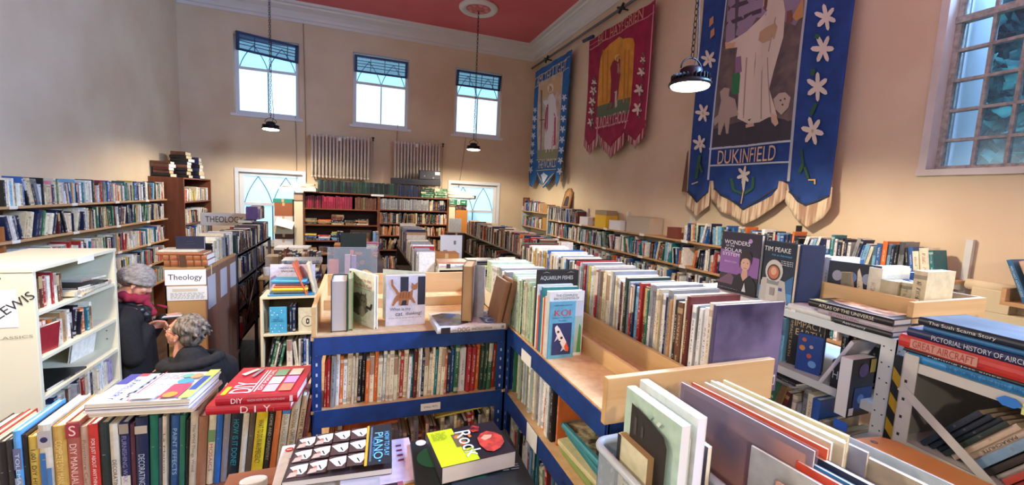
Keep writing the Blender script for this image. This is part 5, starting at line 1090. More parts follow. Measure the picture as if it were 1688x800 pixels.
for i, (a, b_, hh, rgb, cn, tx_, tc_) in enumerate(SP):
    xa, xb = at(a, 745, y=FY_).x, at(b_, 745, y=FY_).x
    xa = max(xa, prev+.0006); prev = xb
    lean = max(0, (xb+.72)/.52)*.13 if xb > -.72 else 0
    Z = Vector((math.sin(lean), 0, math.cos(lean))); X = Vector((math.cos(lean), 0, -math.sin(lean))); tt = (xb-xa)*math.cos(lean)
    shift = -.13*math.tan(lean)
    o = Vector((xa+shift, FY_+random.uniform(0, .008), FS+.0005+tt*math.sin(lean)))
    nm = '%s book%s standing in the foreground DIY row' % (cn, (' lettered '+tx_) if tx_ else '')
    if len(nm.split()) > 16: nm = '%s book lettered %s in the front row' % (cn, tx_)
    hb = hero(frame(o, X, Vector((0, 1, 0)), Z), tt-.0006, random.uniform(.19, .235), hh*.985, rgb, nm, hard=True)
    pr = Print(hb, 'spine')
    if cn.startswith('thick cream and blue'): pr.rect(.0, .74, 1, .93, 'b4aaa0').disc(.5, .83, .3, '2a2a50').rect(.1, .1, .55, .68, '3a6a9c').rect(.6, .05, .95, .5, '4a78a8')
    if cn.startswith('bright sky'): pr.rect(0, .55, 1, .8, '6a6a86').rect(0, .1, 1, .45, '8a9aa8')
    if cn.startswith('thick brick'): pr.rect(.04, .82, .96, .985, 'a03038').text('S', .5, .905, 'eec8b4', w=.5, h=.12)
    if cn == 'cream and green': pr.rect(0, .56, 1, .72, '6a8a5a')
    if cn.startswith('indigo'): pr.rect(0, .0, 1, .3, 'd0c8b8').rect(0, .86, 1, .99, '9a8a78')
    if cn == 'cream with blue top': pr.rect(0, .80, 1, .99, '2a6a9c')
    if cn == 'thick navy decorating': pr.rect(0, .80, 1, .9, 'b8a890')
    if cn == 'plain tan-brown': pass
    elif not tx_: pr.lines(.3, .6, 1, .02, .3, 'a8a08c')
    if tx_:
        L = min(.62, .035*len(tx_)+.2) if cn != 'thick brick-red' else .5
        if tx_ == 'MOSAICS': L = .36
        if tx_ == 'DECORATING': L = .4
        pr.text(tx_, .5, {'MOSAICS': .36, 'DECORATING': .34, 'DIY MANUAL': .50}.get(tx_, .52), tc_, w=L, h=.5, down=True)
    pr.done()
# magazines on top of the row
FZT = 1.4455
M_, tt, dd, hh = flat_cover((at(140, 690, z=FZT).x, at(140, 690, z=FZT).y), (at(312, 676, z=FZT).x, at(312, 676, z=FZT).y), FZT+.007, .215, .006)
z = FZT+.0005; LM = [('c8b8a8', 'lowest magazine of the untidy pile on the DIY row'), ('b8a8b0', 'second lowest magazine of the untidy pile on the DIY row'), ('d8d0c8', 'third magazine up in the pile on the DIY row'), ('6a4a5a', 'dark-edged magazine in the pile on the DIY row'), ('cfc6be', 'second magazine from the top of the pile on the DIY row')]
for k in range(6):
    pl = at(140, 692, z=FZT); q = at(314, 682, z=FZT); o = Vector((random.uniform(-.006, .006), random.uniform(-.004, .008), 0))
    if k < 5:
        hb = hero(*flat_cover(pl+o, q+o, z+.0075, .215, .007), *LM[k], hard=False, name='magazine', cat='magazine', group='magazines piled on the DIY row', row='mags'); z += .0082
jw = hero(*flat_cover(pl, q, z+.0075, .225, .007), 'dfe0e4', 'topmost magazine with a blue masthead and checker strip on the DIY row', hard=False, name='magazine', cat='magazine', group='magazines piled on the DIY row', row='mags')
pr = Print(jw); pr.rect(0, .62, .12, 1, '3a3a8a').rect(.12, .9, .22, 1, 'c83c4c').text('JEWELLERY', .17, .45, '2f4a9a', w=.7, h=.09, down=True)
for k in range(12): pr.rect(.30 if k % 2 else .325, .98-.08*k-.06, .325 if k % 2 else .35, .98-.08*k, '1c1c20')
pr.rect(.385, 0, .40, 1, 'c83c4c').rect(.27, .3, .33, .9, 'e8e8ee').lines(.43, .9, 5, .05, .22, '8a8a90').text('Making', .53, .5, '6a5a70', w=.2, h=.1).rect(.66, .05, .86, .5, 'c8405c').disc(.74, .6, .08, '4a9ac0').disc(.80, .78, .07, 'd89a6a').disc(.70, .80, .06, '6ab0a0').rect(.88, .0, 1, 1, 'b8cc6a').rect(.89, .25, .97, .75, '2f4fa0').disc(.76, .12, .07, 'e0903a').rect(.40, .02, .64, .2, 'c8b8a8').done()
# two red DIY books
z = 1.4455
l, r = at(338, 672, z=z+.03), at(478, 664, z=z+.03)
hb = hero(*flat_spine(l, r, z+.03, .22, .030), 'b81f2c', 'lower red DIY book with tall pale lettering on its spine on the row', 'red')
Print(hb, 'spine').text('D', .5, .55, 'e8d0c8', w=.09, h=.75, down=True).text('I', .5, .42, 'e8d0c8', w=.02, h=.75, down=True).text('Y', .5, .28, 'e8d0c8', w=.09, h=.75, down=True).lines(.1, .2, 1, .01, .5, 'c89a3c').done()
z += .0305; l, r = at(354, 655, z=z+.034), at(489, 648, z=z+.034)
hb = hero(*flat_spine(l, r, z+.034, .235, .034), 'b3182a', 'upper crimson DIY manual with pictures on its cover lying on the row', 'red', pages='d8c4b0')
Print(hb, 'spine').text('DIY', .5, .74, 'f0e4e0', w=.14, h=.5, down=True).text('KNOW-HOW WITH SHOW-HOW', .5, .38, 'e0b8b8', w=.46, h=.22, down=True).rect(.2, .05, .8, .09, 'e8c8c8').done()
pr = Print(hb)   # u runs away from the spine, v towards the left end
pr.text('DIY', .26, .74, 'f2ece6', w=.36, h=.26).rect(.05, .90, .3, .96, 'e8c820')
pr.rect(.1, .60, .85, .615, 'f0e8e4').rect(.1, .555, .85, .575, 'f0e8e4').text('DIY MANUAL', .5, .51, 'f2ece6', w=.7, h=.05)
for u_, v_, c_ in ((.08, .30, 'd8b0b8'), (.34, .30, 'e8dcd0'), (.62, .30, '7aa07a'), (.08, .10, 'c87c5a'), (.34, .10, 'c88cb8'), (.62, .10, 'e0d0c0')): pr.rect(u_, v_, u_+.24, v_+.16, c_)
pr.poly([(.66, .86), (.72, .93), (.92, .78), (.9, .72)], 'd8d0c8').poly([(.6, .72), (.9, .66), (.92, .7), (.62, .77)], '8a8a90').done()
# ---------------------------------------------------------------- front table with the music books
TT = 1.44
t = thing('front_table', 'small table at the bottom edge carrying the music books', 'table', (.1, .9, 0))
MB().box((-.30, .55, TT-.022), (.42, 1.13, TT)).build('tabletop', mat('6a5038', .6), t, bevel=.003)
for x in (-.27, .35):
    for y in (.58, 1.06): MB().box((x, y, 0), (x+.035, y+.035, TT-.022)).build('leg', mat('5a4430', .6), t)
def q4(bl, br, z, d, tt, *a, **k):
    l, r = at(*bl, z=z), at(*br, z=z); return hero(*flat_cover(l, r, z, d, tt), *a, **k)
hb = q4((440, 830), (600, 800), 1.448, .24, .0075, 'dcd8d0', 'white magazine with a red roundel at the bottom edge of the picture', hard=False, name='magazine', cat='magazine', row='mags')
Print(hb).disc(.10, .9, .05, 'c83028').rect(.07, .89, .13, .91, 'f0e0d8').lines(.12, .7, 4, .03, .12, 'b0382c').rect(.3, .5, .95, .85, 'a89888').done()
hb = q4((560, 815), (690, 790), 1.456, .20, .0075, 'cfb8c4', 'pale mauve magazine with dark red lettering under the keyboard-playing book', hard=False, name='magazine', cat='magazine', row='mags')
Print(hb).rect(.78, .8, .86, .84, '6a2040').rect(.78, .68, .86, .72, '6a2040').rect(.78, .56, .86, .60, '6a2040').rect(.78, .44, .86, .48, '6a2040').rect(0, 0, .5, 1, 'a8a0a0').done()
hb = q4((640, 805), (690, 800), 1.4488, .17, .008, 'd8a028', 'amber yellow sheet music book peeping out between the music books', hard=False)
hb = q4((463, 796), (646, 772), 1.4745, .195, .016, '3a2c2c', 'book on piano playing with a grid of folded white shirt collars', hard=False, pages='c8c0b4')
pr = Print(hb)
for i in range(4):
    for j in range(3):
        u, v = .035+.178*i, .06+.315*j
        pr.rect(u, v, u+.17, v+.285, '4a3430').poly([(u+.0, v+.22), (u+.06, v+.25), (u+.16, v+.27), (u+.165, v+.13), (u+.13, v+.05), (u+.08, v+.06)], 'e8e6da').poly([(u+.085, v+.16), (u+.1, v+.17), (u+.125, v+.08), (u+.115, v+.07)], '3a3a34')
        if i < 2: pr.poly([(u, v+.0), (u+.08, v+.02), (u+.09, v+.12), (u+.02, v+.1)], 'b8a08c').disc(u+.06, v+.13, .02, 'a86a50')
pr.rect(.735, 0, .76, 1, 'd8a02c').rect(.76, 0, 1, 1, '1d2228').text('PIANO', .865, .45, '6cbce8', w=.66, h=.09, down=True).text('HOW TO PLAY', .95, .48, '6cbce8', w=.62, h=.05, down=True).rect(.78, .08, .785, .95, '7a8a98').rect(.79, .08, .795, .95, '7a8a98').text('Roger Evans', .815, .42, '3f8ad0', w=.45, h=.03, down=True).disc(.88, .07, .012, '6cbce8').done()
hb = q4((520, 850), (668, 822), 1.492, .062, .016, '2c2024', 'dark book with a portrait at the bottom edge below the piano book', hard=False); Print(hb).disc(.5, .5, .12, '8a5a4a').text('agn', .82, .6, 'e8e0e0', w=.14, h=.3).rect(.93, 0, 1, 1, '8a4a58').done()
hb = q4((690, 850), (890, 815), 1.4655, .30, .025, '1c2524', 'large black and green book lying beneath the thick Rock guide', hard=False, pages='b8b0a8')
Print(hb).disc(.2, .7, .16, '1f5a3c').disc(.5, .4, .14, '1a4a34').disc(.1, .95, .05, 'd8d0c8').poly([(.72, .55), (.84, .68), (.86, .64), (.78, .52)], 'd0ccc8').disc(.84, .72, .03, 'd8d4d0', 12).lines(.78, .5, 6, .03, .16, '8a9090').rect(.3, .12, .7, .3, '23282c').done()
hb = q4((728, 772), (850, 744), 1.516, .165, .045, '231c1f', 'thick black and lime guide lettered Rock on the front table', hard=False, pages='cfc0b0')
pr = Print(hb); pr.rect(0, 0, .36, 1, 'c9d21a').rect(.36, .0, .5, .34, 'c9d21a').poly([(.30, .42), (.46, .42), (.46, .8), (.30, .8)], '6a5a3a').disc(.37, .7, .045, 'd8742c').disc(.40, .5, .045, 'c85c24').text('Rock', .47, .47, 'f4f0ee', w=.74, h=.22, down=True)
pr.photo([(.62, .55), (.70, .66), (.80, .70), (.90, .62), (.96, .48), (.94, .3), (.84, .16), (.72, .1), (.64, .16), (.60, .35)], 'd84a38', 'a83a30', 45).poly([(.66, .52), (.74, .60), (.84, .56), (.80, .48), (.70, .44)], 'd8a078').photo([(.58, .85), (.66, .95), (.74, .88), (.70, .74), (.60, .74)], 'c0382c', '4a1c1c', 60).poly([(.52, .6), (.56, .62), (.55, .72), (.51, .70)], 'd8742c').lines(.04, .9, 8, .03, .2, '8a9018').lines(.37, .28, 2, .04, .12, '8a9018').done()
# lamp cord end / small white thing at the bottom left
M0 = at(418, 797, z=1.35); t = thing('eyeglasses_case', 'small white rounded case at the bottom edge below the DIY row', 'case', M0)
MB().prism([(.03*math.cos(a*PI/8)*(1.2), .02*math.sin(a*PI/8)) for a in range(16)], -.01, .012, 0, Matrix.Translation(M0)).build('body', mat('d8dcd4', .3), t, smooth=False, bevel=.003)
st = thing('small_shelf', 'narrow dark shelf under the small white case', 'shelf', (M0.x, M0.y, 0)); MB().box((M0.x-.08, M0.y-.08, M0.z-.03), (M0.x+.08, M0.y+.08, M0.z-.011)).box((M0.x-.06, M0.y-.02, 0), (M0.x+.06, M0.y+.02, M0.z-.03)).build('board', BROWNX, st)

# ---------------------------------------------------------------- astronomy shelving at the right
AX, AZ = 1.475, 1.84
def angle_post(t, x, y, z1, sx, sy, m=WMETAL):
    MB().box((x, y, 0), (x+.045*sx, y+.003*sy, z1)).box((x, y, 0), (x+.003*sx, y+.04*sy, z1)).build('post', m, t)
    h = MB(); z = .1
    while z < z1-.02:
        for q in (.011, .030): h.box((x+q*sx, y-.0006*sy, z+.3*q), (x+(q+.004)*sx, y-.0001*sy, z+.3*q+.004)).box((x-.0006*sx, y+q*sy, z+.3*q), (x-.0001*sx, y+(q+.004)*sy, z+.3*q+.004))
        z += .05
    h.build('post_hole', BLACKM, t)
t = thing('white_metal_shelving', 'white slotted-angle shelving carrying the astronomy books', 'shelving', (1.65, 1.2, 0))
AY0, AY1, AX1 = .735, 1.52, 1.95
for z in (AZ, 1.625, 1.32, .95, .5): MB().box((AX, AY0, z-.003), (AX1, AY1, z)).box((AX-.001, AY0, z-.028), (AX+.002, AY1, z)).box((AX, AY0-.001, z-.028), (AX1, AY0+.002, z)).build('shelf', WMETAL, t)
for x, sx in ((AX-.004, 1), (AX1+.004, -1)): angle_post(t, x, AY0-.004, AZ-.0, sx, 1); angle_post(t, x, AY1+.004, AZ, sx, -1)
for y, s_ in ((1.10, 'ASTRONOMY'),):
    lb = MB().box((AX-.003, y-.06, AZ-.004), (AX-.0015, y+.06, AZ+.012)).build('shelf_label', PAPER); attach(lb, t)
    tx = MB(); add_text(tx, s_, Vector((AX-.0035, y, AZ+.004)), Vector((0, -1, 0)), UP, width=.09, height=.009); tx.build('title', mat('202028', .6), lb)
lb = MB().box((AX-.003, .83, 1.50), (AX-.0015, .87, 1.53)).build('blue_tag', mat('2f6ad0', .5)); attach(lb, t)
# hazard tape strip on the gap between the two units
t = thing('hazard_tape_strip', 'black and yellow striped safety strip between the two white metal units', 'tape', (AX, .71, 0))
MB().box((AX-.012, .700, 0), (AX-.004, .728, 1.80)).build('strip', mat('20201e', .5), t)
hz = MB(); z = .02; Mz = Matrix(((0, 0, -1, AX-.0121), (-1, 0, 0, .728), (0, 1, 0, 0), (0, 0, 0, 1)))
while z < 1.72: hz.prism([(0, z+.035), (.028, z), (.028, z+.037), (0, z+.072)], .0, .0006, 0, Mz); z += .076
hz.build('yellow_stripe', mat('d8a81c', .5), t)
def spineleft(y1, y0_, z, tt, dd, rgb, label, x=AX+.01, **k):
    return hero(*flat_spine((x, y1), (x, y0_), z+tt, dd, tt), rgb, label, **k)
# Wonders and Peake books standing with their covers to the left
wz = AZ+.0005
hb = hero(*facing((AX+.03, 1.425), (AX+.035, 1.235), wz, .255, .024), '2c2233', 'purple Wonders of the Solar System book with a dark-haired man in black')
pr = Print(hb); pr.rect(.0, .62, 1, 1, '241f30').poly([(0, .3), (1, .3), (1, .62), (0, .70)], '8a5a98').poly([(0, .15), (.3, .32), (.5, .2), (.5, .1), (0, .08)], '6a4a5c').rect(0, 0, 1, .12, '1c1620').disc(.75, .88, .05, 'b088c0')
pr.text('WONDERS', .42, .83, 'ece4ee', w=.66, h=.07).text('OF THE', .25, .765, 'ece4ee', w=.22, h=.03).text('SOLAR', .34, .70, 'ece4ee', w=.46, h=.06).text('SYSTEM', .29, .625, 'ece4ee', w=.44, h=.055).text('BRIAN COX', .3, .50, 'd8b0d8', w=.32, h=.03)
pr.poly([(.36, .02), (.42, .24), (.56, .34), (.66, .28), (.82, .33), (.97, .22), (1, .02)], '17151a').poly([(.6, .30), (.66, .22), (.76, .30), (.75, .40), (.62, .40)], 'c89880').disc(.68, .50, .115, 'd3a48c', sq=1.25).poly([(.53, .52), (.54, .66), (.64, .72), (.76, .71), (.84, .62), (.83, .50), (.79, .58), (.7, .60), (.6, .58), (.56, .50)], '2c1e1e').poly([(.53, .52), (.55, .42), (.58, .5)], '2c1e1e').disc(.64, .52, .012, '2a1c1c', 8).disc(.74, .52, .012, '2a1c1c', 8).rect(.65, .43, .73, .437, '8a4a44').poly([(.66, .05), (.71, .2), (.76, .05)], 'cfcac8').lines(.05, .05, 1, .015, .5, '9a8aa8').done()
hb = hero(*facing((AX+.04, 1.228), (AX+.03, 1.085), wz, .235, .05), '1c2332', 'dark book of questions and answers with an astronaut in a white spacesuit')
pr = Print(hb); pr.rect(0, .0, 1, .25, '5a9ac8').poly([(0, .2), (.6, .3), (1, .5), (1, .2)], '3a6a9a').text('TIM PEAKE', .45, .88, 'f0eee8', w=.80, h=.075).text('Ask an Astronaut', .6, .79, '3fa8dc', w=.6, h=.035).lines(.6, .70, 3, .03, .35, 'c8c8c8')
pr.disc(.42, .52, .27, 'd0c8bc', 20, 1.15).rect(.05, .0, .80, .34, 'cdc4b8').poly([(.02, .02), (.08, .38), (.24, .40), (.24, .02)], 'bfb6aa').poly([(.60, .02), (.60, .40), (.78, .38), (.9, .02)], 'bfb6aa').disc(.42, .50, .20, '4a4440', 20, 1.1).disc(.42, .50, .16, 'c8704a', 18, 1.1).disc(.42, .52, .09, 'd8a888', 14, 1.2).rect(.25, .3, .6, .36, '8a8a8a').rect(.62, .22, .72, .27, '3a4a9a').rect(.36, .12, .5, .25, '9a9088').done()
hb = hero(*facing((AX+.045, 1.08), (AX+.115, 1.04), wz, .235, .02), '2a3c66', 'plain dark blue tall book close beside the astronaut book')
# wooden trough on the shelving
t = thing('wooden_trough', 'short pine trough on the white metal shelving behind the atlas pile', 'trough', (1.7, .95, AZ))
MB().box((1.60, .765, AZ+.001), (1.612, 1.20, AZ+.105)).build('side_board', PINEY, t, bevel=.001); MB().box((1.545, .742, AZ+.001), (1.93, .757, AZ+.105)).build('end_board', PINE, t, bevel=.001); MB().box((1.92, .757, AZ+.001), (1.932, 1.20, AZ+.105)).build('side_board', PINEY, t)
MB().box((1.612, .757, AZ+.0005), (1.92, 1.20, AZ+.004)).build('base_board', PLY, t)
row((1.625, 1.19, AZ+.0045), A, .43, h=(.14, .19), t=(.018, .045), d=(.13, .17), pal=mix(ivory=5, cream=8, black=3, white=3, grey=1, purple=1, red=1), name='in the pine trough behind the atlas pile', lean=.1)
row((1.79, 1.19, AZ+.0045), A, .36, h=(.13, .17), t=(.02, .04), d=(.13, .15), pal=mix(navy=3, cream=4, blue=2, ivory=3), name='in the rear of the pine trough', lean=.1)
hb = hero(*facing((1.72, .84), (1.83, .79), AZ+.0045, .14, .05), '24407c', 'bright blue paperback facing out at the near end of the pine trough', 'blue'); Print(hb).disc(.5, .05, .4, '16284c', a0=0, a1=PI).lines(.2, .12, 2, .05, .6, '7a98c8').done()
hb = hero(*facing((1.615, 1.235), (1.635, 1.11), AZ+.0045, .19, .012), '6a5a6c', 'grey-mauve book with its title half hidden above the pine trough'); Print(hb).text('PHYSICS', .5, .86, '5a3a8a', w=.85, h=.07).rect(.12, .1, .9, .75, '3a3038').disc(.5, .45, .25, '9a7a98').done()
hb = hero(*facing((1.615, 1.04), (1.66, .90), AZ+.0045, .18, .012), '232430', 'black book with three pale faces in a row above the pine trough')
Print(hb).disc(.2, .72, .10, '9a9aa8', sq=1.3).disc(.48, .72, .10, '6a8ac0', sq=1.3).disc(.78, .72, .10, '9aa0b8', sq=1.3).rect(0, .2, 1, .45, '16161c').done()
# pile in front of the trough
z = wz
for k, (tt, dd, y1, y0_, rgb, s_, sc_, lab) in enumerate(((.019, .14, .905, .745, '201f22', 'Astronomy', 'd8d4cc', 'black Astronomy book at the bottom of the atlas pile'), (.017, .14, .955, .742, 'b8a8ac', 'SKYWATCHING', '8a3c4c', 'pink-grey Skywatching book in the middle of the atlas pile'), (.022, .135, .985, .740, '1f1a1a', 'ATLAS OF THE UNIVERSE', 'e0d4b8', 'black Atlas of the Universe topping the pile on the white shelving'))):
    hb = spineleft(y1, y0_, z, tt, dd, rgb, lab, x=AX-.012-.006*k+.0); Print(hb, 'spine').text(s_, .5, .62 if k < 2 else .52, sc_, w=.42 if k < 2 else .66, h=.5, down=True).done(); z += tt+.0005
    if k == 2: pr = Print(hb); pr.rect(0, 0, .12, 1, '8a6a4a').poly([(.12, .1), (.4, .8), (.9, .95), (.9, .1)], '9a7450').photo([(.2, .12), (.3, .7), (.6, .93), (.93, .9), (.93, .12)], 'e0b890', '8a5a38', 20).rect(.1, .82, .25, .98, 'c8b040').done()
hb = spineleft(1.07, .92, wz, .022, .12, 'dcd8cc', 'white thick paperback lying behind the Astronomy book', x=AX-.005)
# second and third astronomy shelves
z2 = 1.6255
row((AX+.03, 1.16, z2), A, .06, h=(.16, .19), t=(.012, .02), pal=mix(sky_blue=1, white=1, navy=1), name='left of the big black book on the second astronomy shelf', lean=0)
hb = hero(*facing((AX+.05, 1.095), (AX+.075, .985), z2, .195, .03), '1d1b1c', 'black book lettered IMPACT EARTH on the second astronomy shelf')
Print(hb).text('IMPACT', .56, .82, 'c8a878', w=.78, h=.12).text('EARTH', .58, .66, 'c8a878', w=.72, h=.12).rect(.02, .05, .16, .95, '2c2622').text('IMPACT EARTH', .09, .5, 'b8a070', w=.7, h=.07, down=True).done()
hb = hero(*facing((AX+.03, 1.045), (AX+.045, .965), z2, .135, .018), '23458a', 'small blue atlas with orange planets in front of the black book')
pr = Print(hb)
for u, v, r_, c_ in ((.3, .85, .09, 'd86a3c'), (.25, .62, .12, 'd88a3c'), (.6, .7, .08, 'c8a88c'), (.55, .45, .1, 'c85a3c'), (.7, .25, .16, '6a9ad0')): pr.disc(u, v, r_, c_, 12)
pr.done()
row((AX+.12, .96, z2), A, .19, h=(.16, .19), t=(.02, .03), d=(.12, .14), pal=mix(black=3, maroon=1, grey=1), name='in shadow on the second astronomy shelf', lean=.0)
hb = hero(frame(Vector((AX-.004, .935, z2)), Vector((0, -.9, -.43)).normalized(), Vector((1, 0, 0)), Vector((0, -.43, .9)).normalized()), .012, .15, .19, 'd8d0d4', 'white backed book leaning to the right on the second astronomy shelf')
hb = hero(*facing((AX-.0, .905), (AX+.0, .84), z2, .09, .04), '1a1a1e', 'short thick black paperback lettered H on the second astronomy shelf'); Print(hb).text('H', .3, .5, 'd0d0d0', w=.25, h=.3).done()
hb = hero(frame(Vector((AX+.052, .806, z2-.055)), Vector((0, 1, 0)), Vector((-1, 0, 0)), UP), .036, .11, .185, '17171d', 'thick white-edged black paperback with a moon jutting from the second shelf', hard=False, pages='e6e2dc')
Print(hb, 'back').disc(.5, .8, .2, '5a4a7a').rect(.2, .1, .95, .5, '23407a').disc(.5, .3, .14, '5a8ac8').rect(.05, .03, .25, .16, 'd8d0d0').rect(.75, .75, .98, .98, 'c8a040').done()
row((AX+.02, 1.49, 1.3205), A, .53, h=(.17, .25), t=(.012, .03), d=(.14, .2), pal=mix(black=4, navy=4, cream=4, green=2, ivory=2, maroon=2, white=2, tan=1, grey=2), name='on the third astronomy shelf', lean=.03)
hb = hero(frame(Vector((AX+.01, .955, 1.3205)), Vector((0, -1, 0)), Vector((1, 0, 0)), UP), .026, .2, .235, '2a5aa8', 'thick royal blue hardback on the third astronomy shelf')
hb = hero(frame(Vector((AX+.01, .925, 1.3205)), Vector((0, -1, 0)), Vector((1, 0, 0)), UP), .02, .18, .17, 'a89a80', 'drab beige hardback on the third astronomy shelf'); 
row((AX+.02, .90, 1.3205), A, .14, h=(.1, .17), t=(.015, .03), d=(.14, .2), pal=mix(olive=3, dark_green=2, orange=1, ivory=2), name='at the near end of the third astronomy shelf', lean=0)
pile((AX-.0, 1.13, 0), A, 1.56, 3, 'lying flat on the third astronomy shelf', mix(black=1, grey=1), t=(.008, .014), h=(.25, .3), turn=.2)
row((AX+.02, 1.49, 1.6255), A, .32, h=(.15, .19), t=(.012, .03), d=(.14, .2), pal=GEN, name='far along the second astronomy shelf', lean=.05)
# ---------------------------------------------------------------- aircraft shelving, nearest at the right
t = thing('grey_metal_shelving', 'pale grey metal shelving with a diagonal brace carrying the aircraft books', 'shelving', (1.6, .3, 0))
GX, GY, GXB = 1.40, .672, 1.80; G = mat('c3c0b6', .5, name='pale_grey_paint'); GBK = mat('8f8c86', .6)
Q = Matrix.Translation((GX, GY, 0)) @ Matrix.Rotation(math.radians(-4), 4, 'Z')   # local: x into the shelf, -y along it
for z in (1.812, 1.592, 1.25, .8): MB().box((0, -1.2, z-.003), (.4, 0, z), 0, Q).box((-.001, -1.2, z-.026), (.002, 0, z), 0, Q).build('shelf', G, t)
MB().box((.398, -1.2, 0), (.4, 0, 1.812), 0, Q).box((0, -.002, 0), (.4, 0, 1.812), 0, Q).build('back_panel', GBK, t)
for y in (0, -1.2):
    MB().box((-.004, y-.03, 0), (-.001, y+.004, 1.83), 0, Q).box((-.004, y+.001, 0), (.03, y+.004, 1.83), 0, Q).build('post', G, t)
    hl = MB(); z = .1
    while z < 1.8: hl.box((-.0046, y-.012, z), (-.0041, y-.006, z+.008), 0, Q); z += .05
    hl.build('post_hole', BLACKM, t)
MB().box((-.007, 0, -.011), (-.005, .95, .011), 0, Q @ Matrix.Translation((0, -.0, 1.735)) @ Matrix.Rotation(PI, 4, 'Z') @ Matrix.Rotation(math.radians(-36), 4, 'X') @ Matrix.Translation((.012, 0, 0))).build('diagonal_brace', G, t)
lb = MB().box((-.004, -.245-.2, 1.775), (-.002, -.225, 1.80), 0, Q).build('shelf_label', mat('d8dc8a', .6)); attach(lb, t)
qr, qu = (Q.to_3x3() @ Vector((0, -1, 0))), UP
tx = MB(); add_text(tx, 'EASY NOVELS', Q @ Vector((-.005, -.31, 1.787)), qr, qu, width=.15, height=.012); tx.build('title', mat('4a5a3a', .6), lb)
lb = MB().prism([(0, 0), (.012, .012), (.03, .012), (.042, 0), (.03, -.01), (.012, -.01)], 0, .003, 0, Matrix.Translation(Q @ Vector((-.008, -.185, 1.793))) @ Matrix.Rotation(math.radians(90), 4, 'X') @ Matrix.Rotation(math.radians(-90), 4, 'Y')).build('blue_tack', mat('2f78c8', .7)); attach(lb, t)
z = 1.8125
AC = [(.022, .17, .02, '2f86bc', 'THE WORLDS GREATEST AIRCRAFT', '1f5a88', 'bright blue aircraft book at the bottom of the aircraft pile'), (.009, .16, .012, '1c1c20', 'Fighting Jets since', 'c8c8c8', 'slim black book above the bright blue one in the aircraft pile'), (.034, .2, .0, 'c0342c', 'GREAT AIRCRAFT', 'd89a84', 'thick red Great Aircraft book in the aircraft pile'),
      (.022, .19, .015, '1f2c52', 'PICTORIAL HISTORY OF AIRCRAFT', 'c8ccd0', 'navy pictorial history of aircraft above the red book'), (.013, .17, .045, '2a6a9a', None, None, 'blue thin book second from the top of the aircraft pile'), (.020, .19, .035, '1b2430', 'The Sush Scama Story', 'e0e0da', 'glossy black Story book topping the aircraft pile')]
for k, (tt, dd, off, rgb, s_, sc_, lab) in enumerate(AC):
    l = Q @ Vector((-.004+off*.3-.002*k, .02-off, 0)); r = Q @ Vector((-.004+off*.3-.002*k-.0, -.275+.006*k, 0))
    hb = hero(*flat_spine(l, r, z+tt, dd, tt), rgb, lab); pr = Print(hb, 'spine')
    if k == 2: pr.rect(.12, .62, .88, .88, 'd8b8a0') if False else pr.rect(.15, .42, .85, .90, 'c8907c')
    if s_: pr.text(s_, .5, {0: .4, 1: .55, 2: .66, 3: .42, 4: .5, 5: .62}[k], sc_ if k != 2 else 'a83a30', w={0: .6, 1: .5, 2: .44, 3: .74, 5: .56}[k], h=.55, down=True)
    pr.done(); z += tt+.0005
    if k == 5: Print(hb).photo([(.03, .03), (.03, .97), (.97, .97), (.97, .03)], '39424a', '6a7278', 9, .35, .7).done()
# leaning paperbacks below
x = 0
NV = [('2a3440', 'dark slate'), ('26303c', 'blue-black'), ('1f2a30', 'black-teal'), ('2c3a34', 'dark green'), ('cbb49a', 'pinkish cream'), ('c3ac94', 'fawn'), ('7a9ab0', 'dusty blue'), ('3a3430', 'dark brown with pictures'), ('a8a094', 'stone grey'), ('b84a3c', 'brick red'), ('8a3430', 'dark red'), ('c8bca4', 'cream lettered FAMOUS FIGHTS'), ('c89a98', 'dusty pink'), ('6a7a80', 'blue-grey')]
for k, (rgb, cn) in enumerate(NV):
    a = .62; Zl = Vector((0, -math.sin(a), math.cos(a))); Xl = Vector((0, -math.cos(a), -math.sin(a))); tt = (.014, .012, .013, .012, .014, .017, .02, .015, .012, .014, .012, .018, .02, .014)[k]
    o = Vector((.02+.006*(k % 3), -.045-x, 1.5925+tt*math.sin(a)))
    R3 = Q.to_3x3(); hb = hero(frame(Q @ o, R3 @ Xl, R3 @ Vector((1, 0, 0)), R3 @ Zl), tt-.001, .11, .172, rgb, '%s paperback leaning among the novels under the aircraft pile' % cn, hard=False, pages='b8a080')
    pr = Print(hb, 'spine')
    if k in (5, 11): pr.text({11: 'FAMOUS FIGHTS', 5: 'PARACHUTE'}[k], .5, .55, '3a2a24', w=.5, h=.4, down=True)
    else: pr.lines(.3, .6, 2, .02, .4, '8a8078')
    pr.done(); x += tt/math.cos(a)
for k, (tt, rgb, lab) in enumerate(((.016, 'c04848', 'red-pink book lying under the leaning novels at the right edge'), (.016, '2a4a90', 'blue book lying above the red-pink one at the right edge'), (.022, '3a3a3c', 'dark book with a yellow spine band at the right edge'))):
    hb = hero(*flat_spine(Q @ Vector((-.012, -.30-.01*k, 0)), Q @ Vector((-.012, -.50, 0)), 1.5925+.0165*k+tt, .14, tt), rgb, lab)
    if k == 2: Print(hb, 'spine').rect(.1, .1, .9, .9, 'b09028').done()
for k, rgb in enumerate(('cfc8bc', 'b8b0a4', '3a3a40')): 
    o = Q @ Vector((.0, -.30-.07*k, 1.2505)); hb = hero(frame(o, Q.to_3x3() @ Vector((0, -.9, -.43)).normalized(), Q.to_3x3() @ Vector((1, 0, 0)), Q.to_3x3() @ Vector((0, -.43, .9)).normalized()) @ Matrix.Translation((0, 0, .02)), .03, .12, .19, rgb, ('pale cream', 'light grey', 'dark grey')[k]+' paperback leaning on the lowest visible shelf at the right')
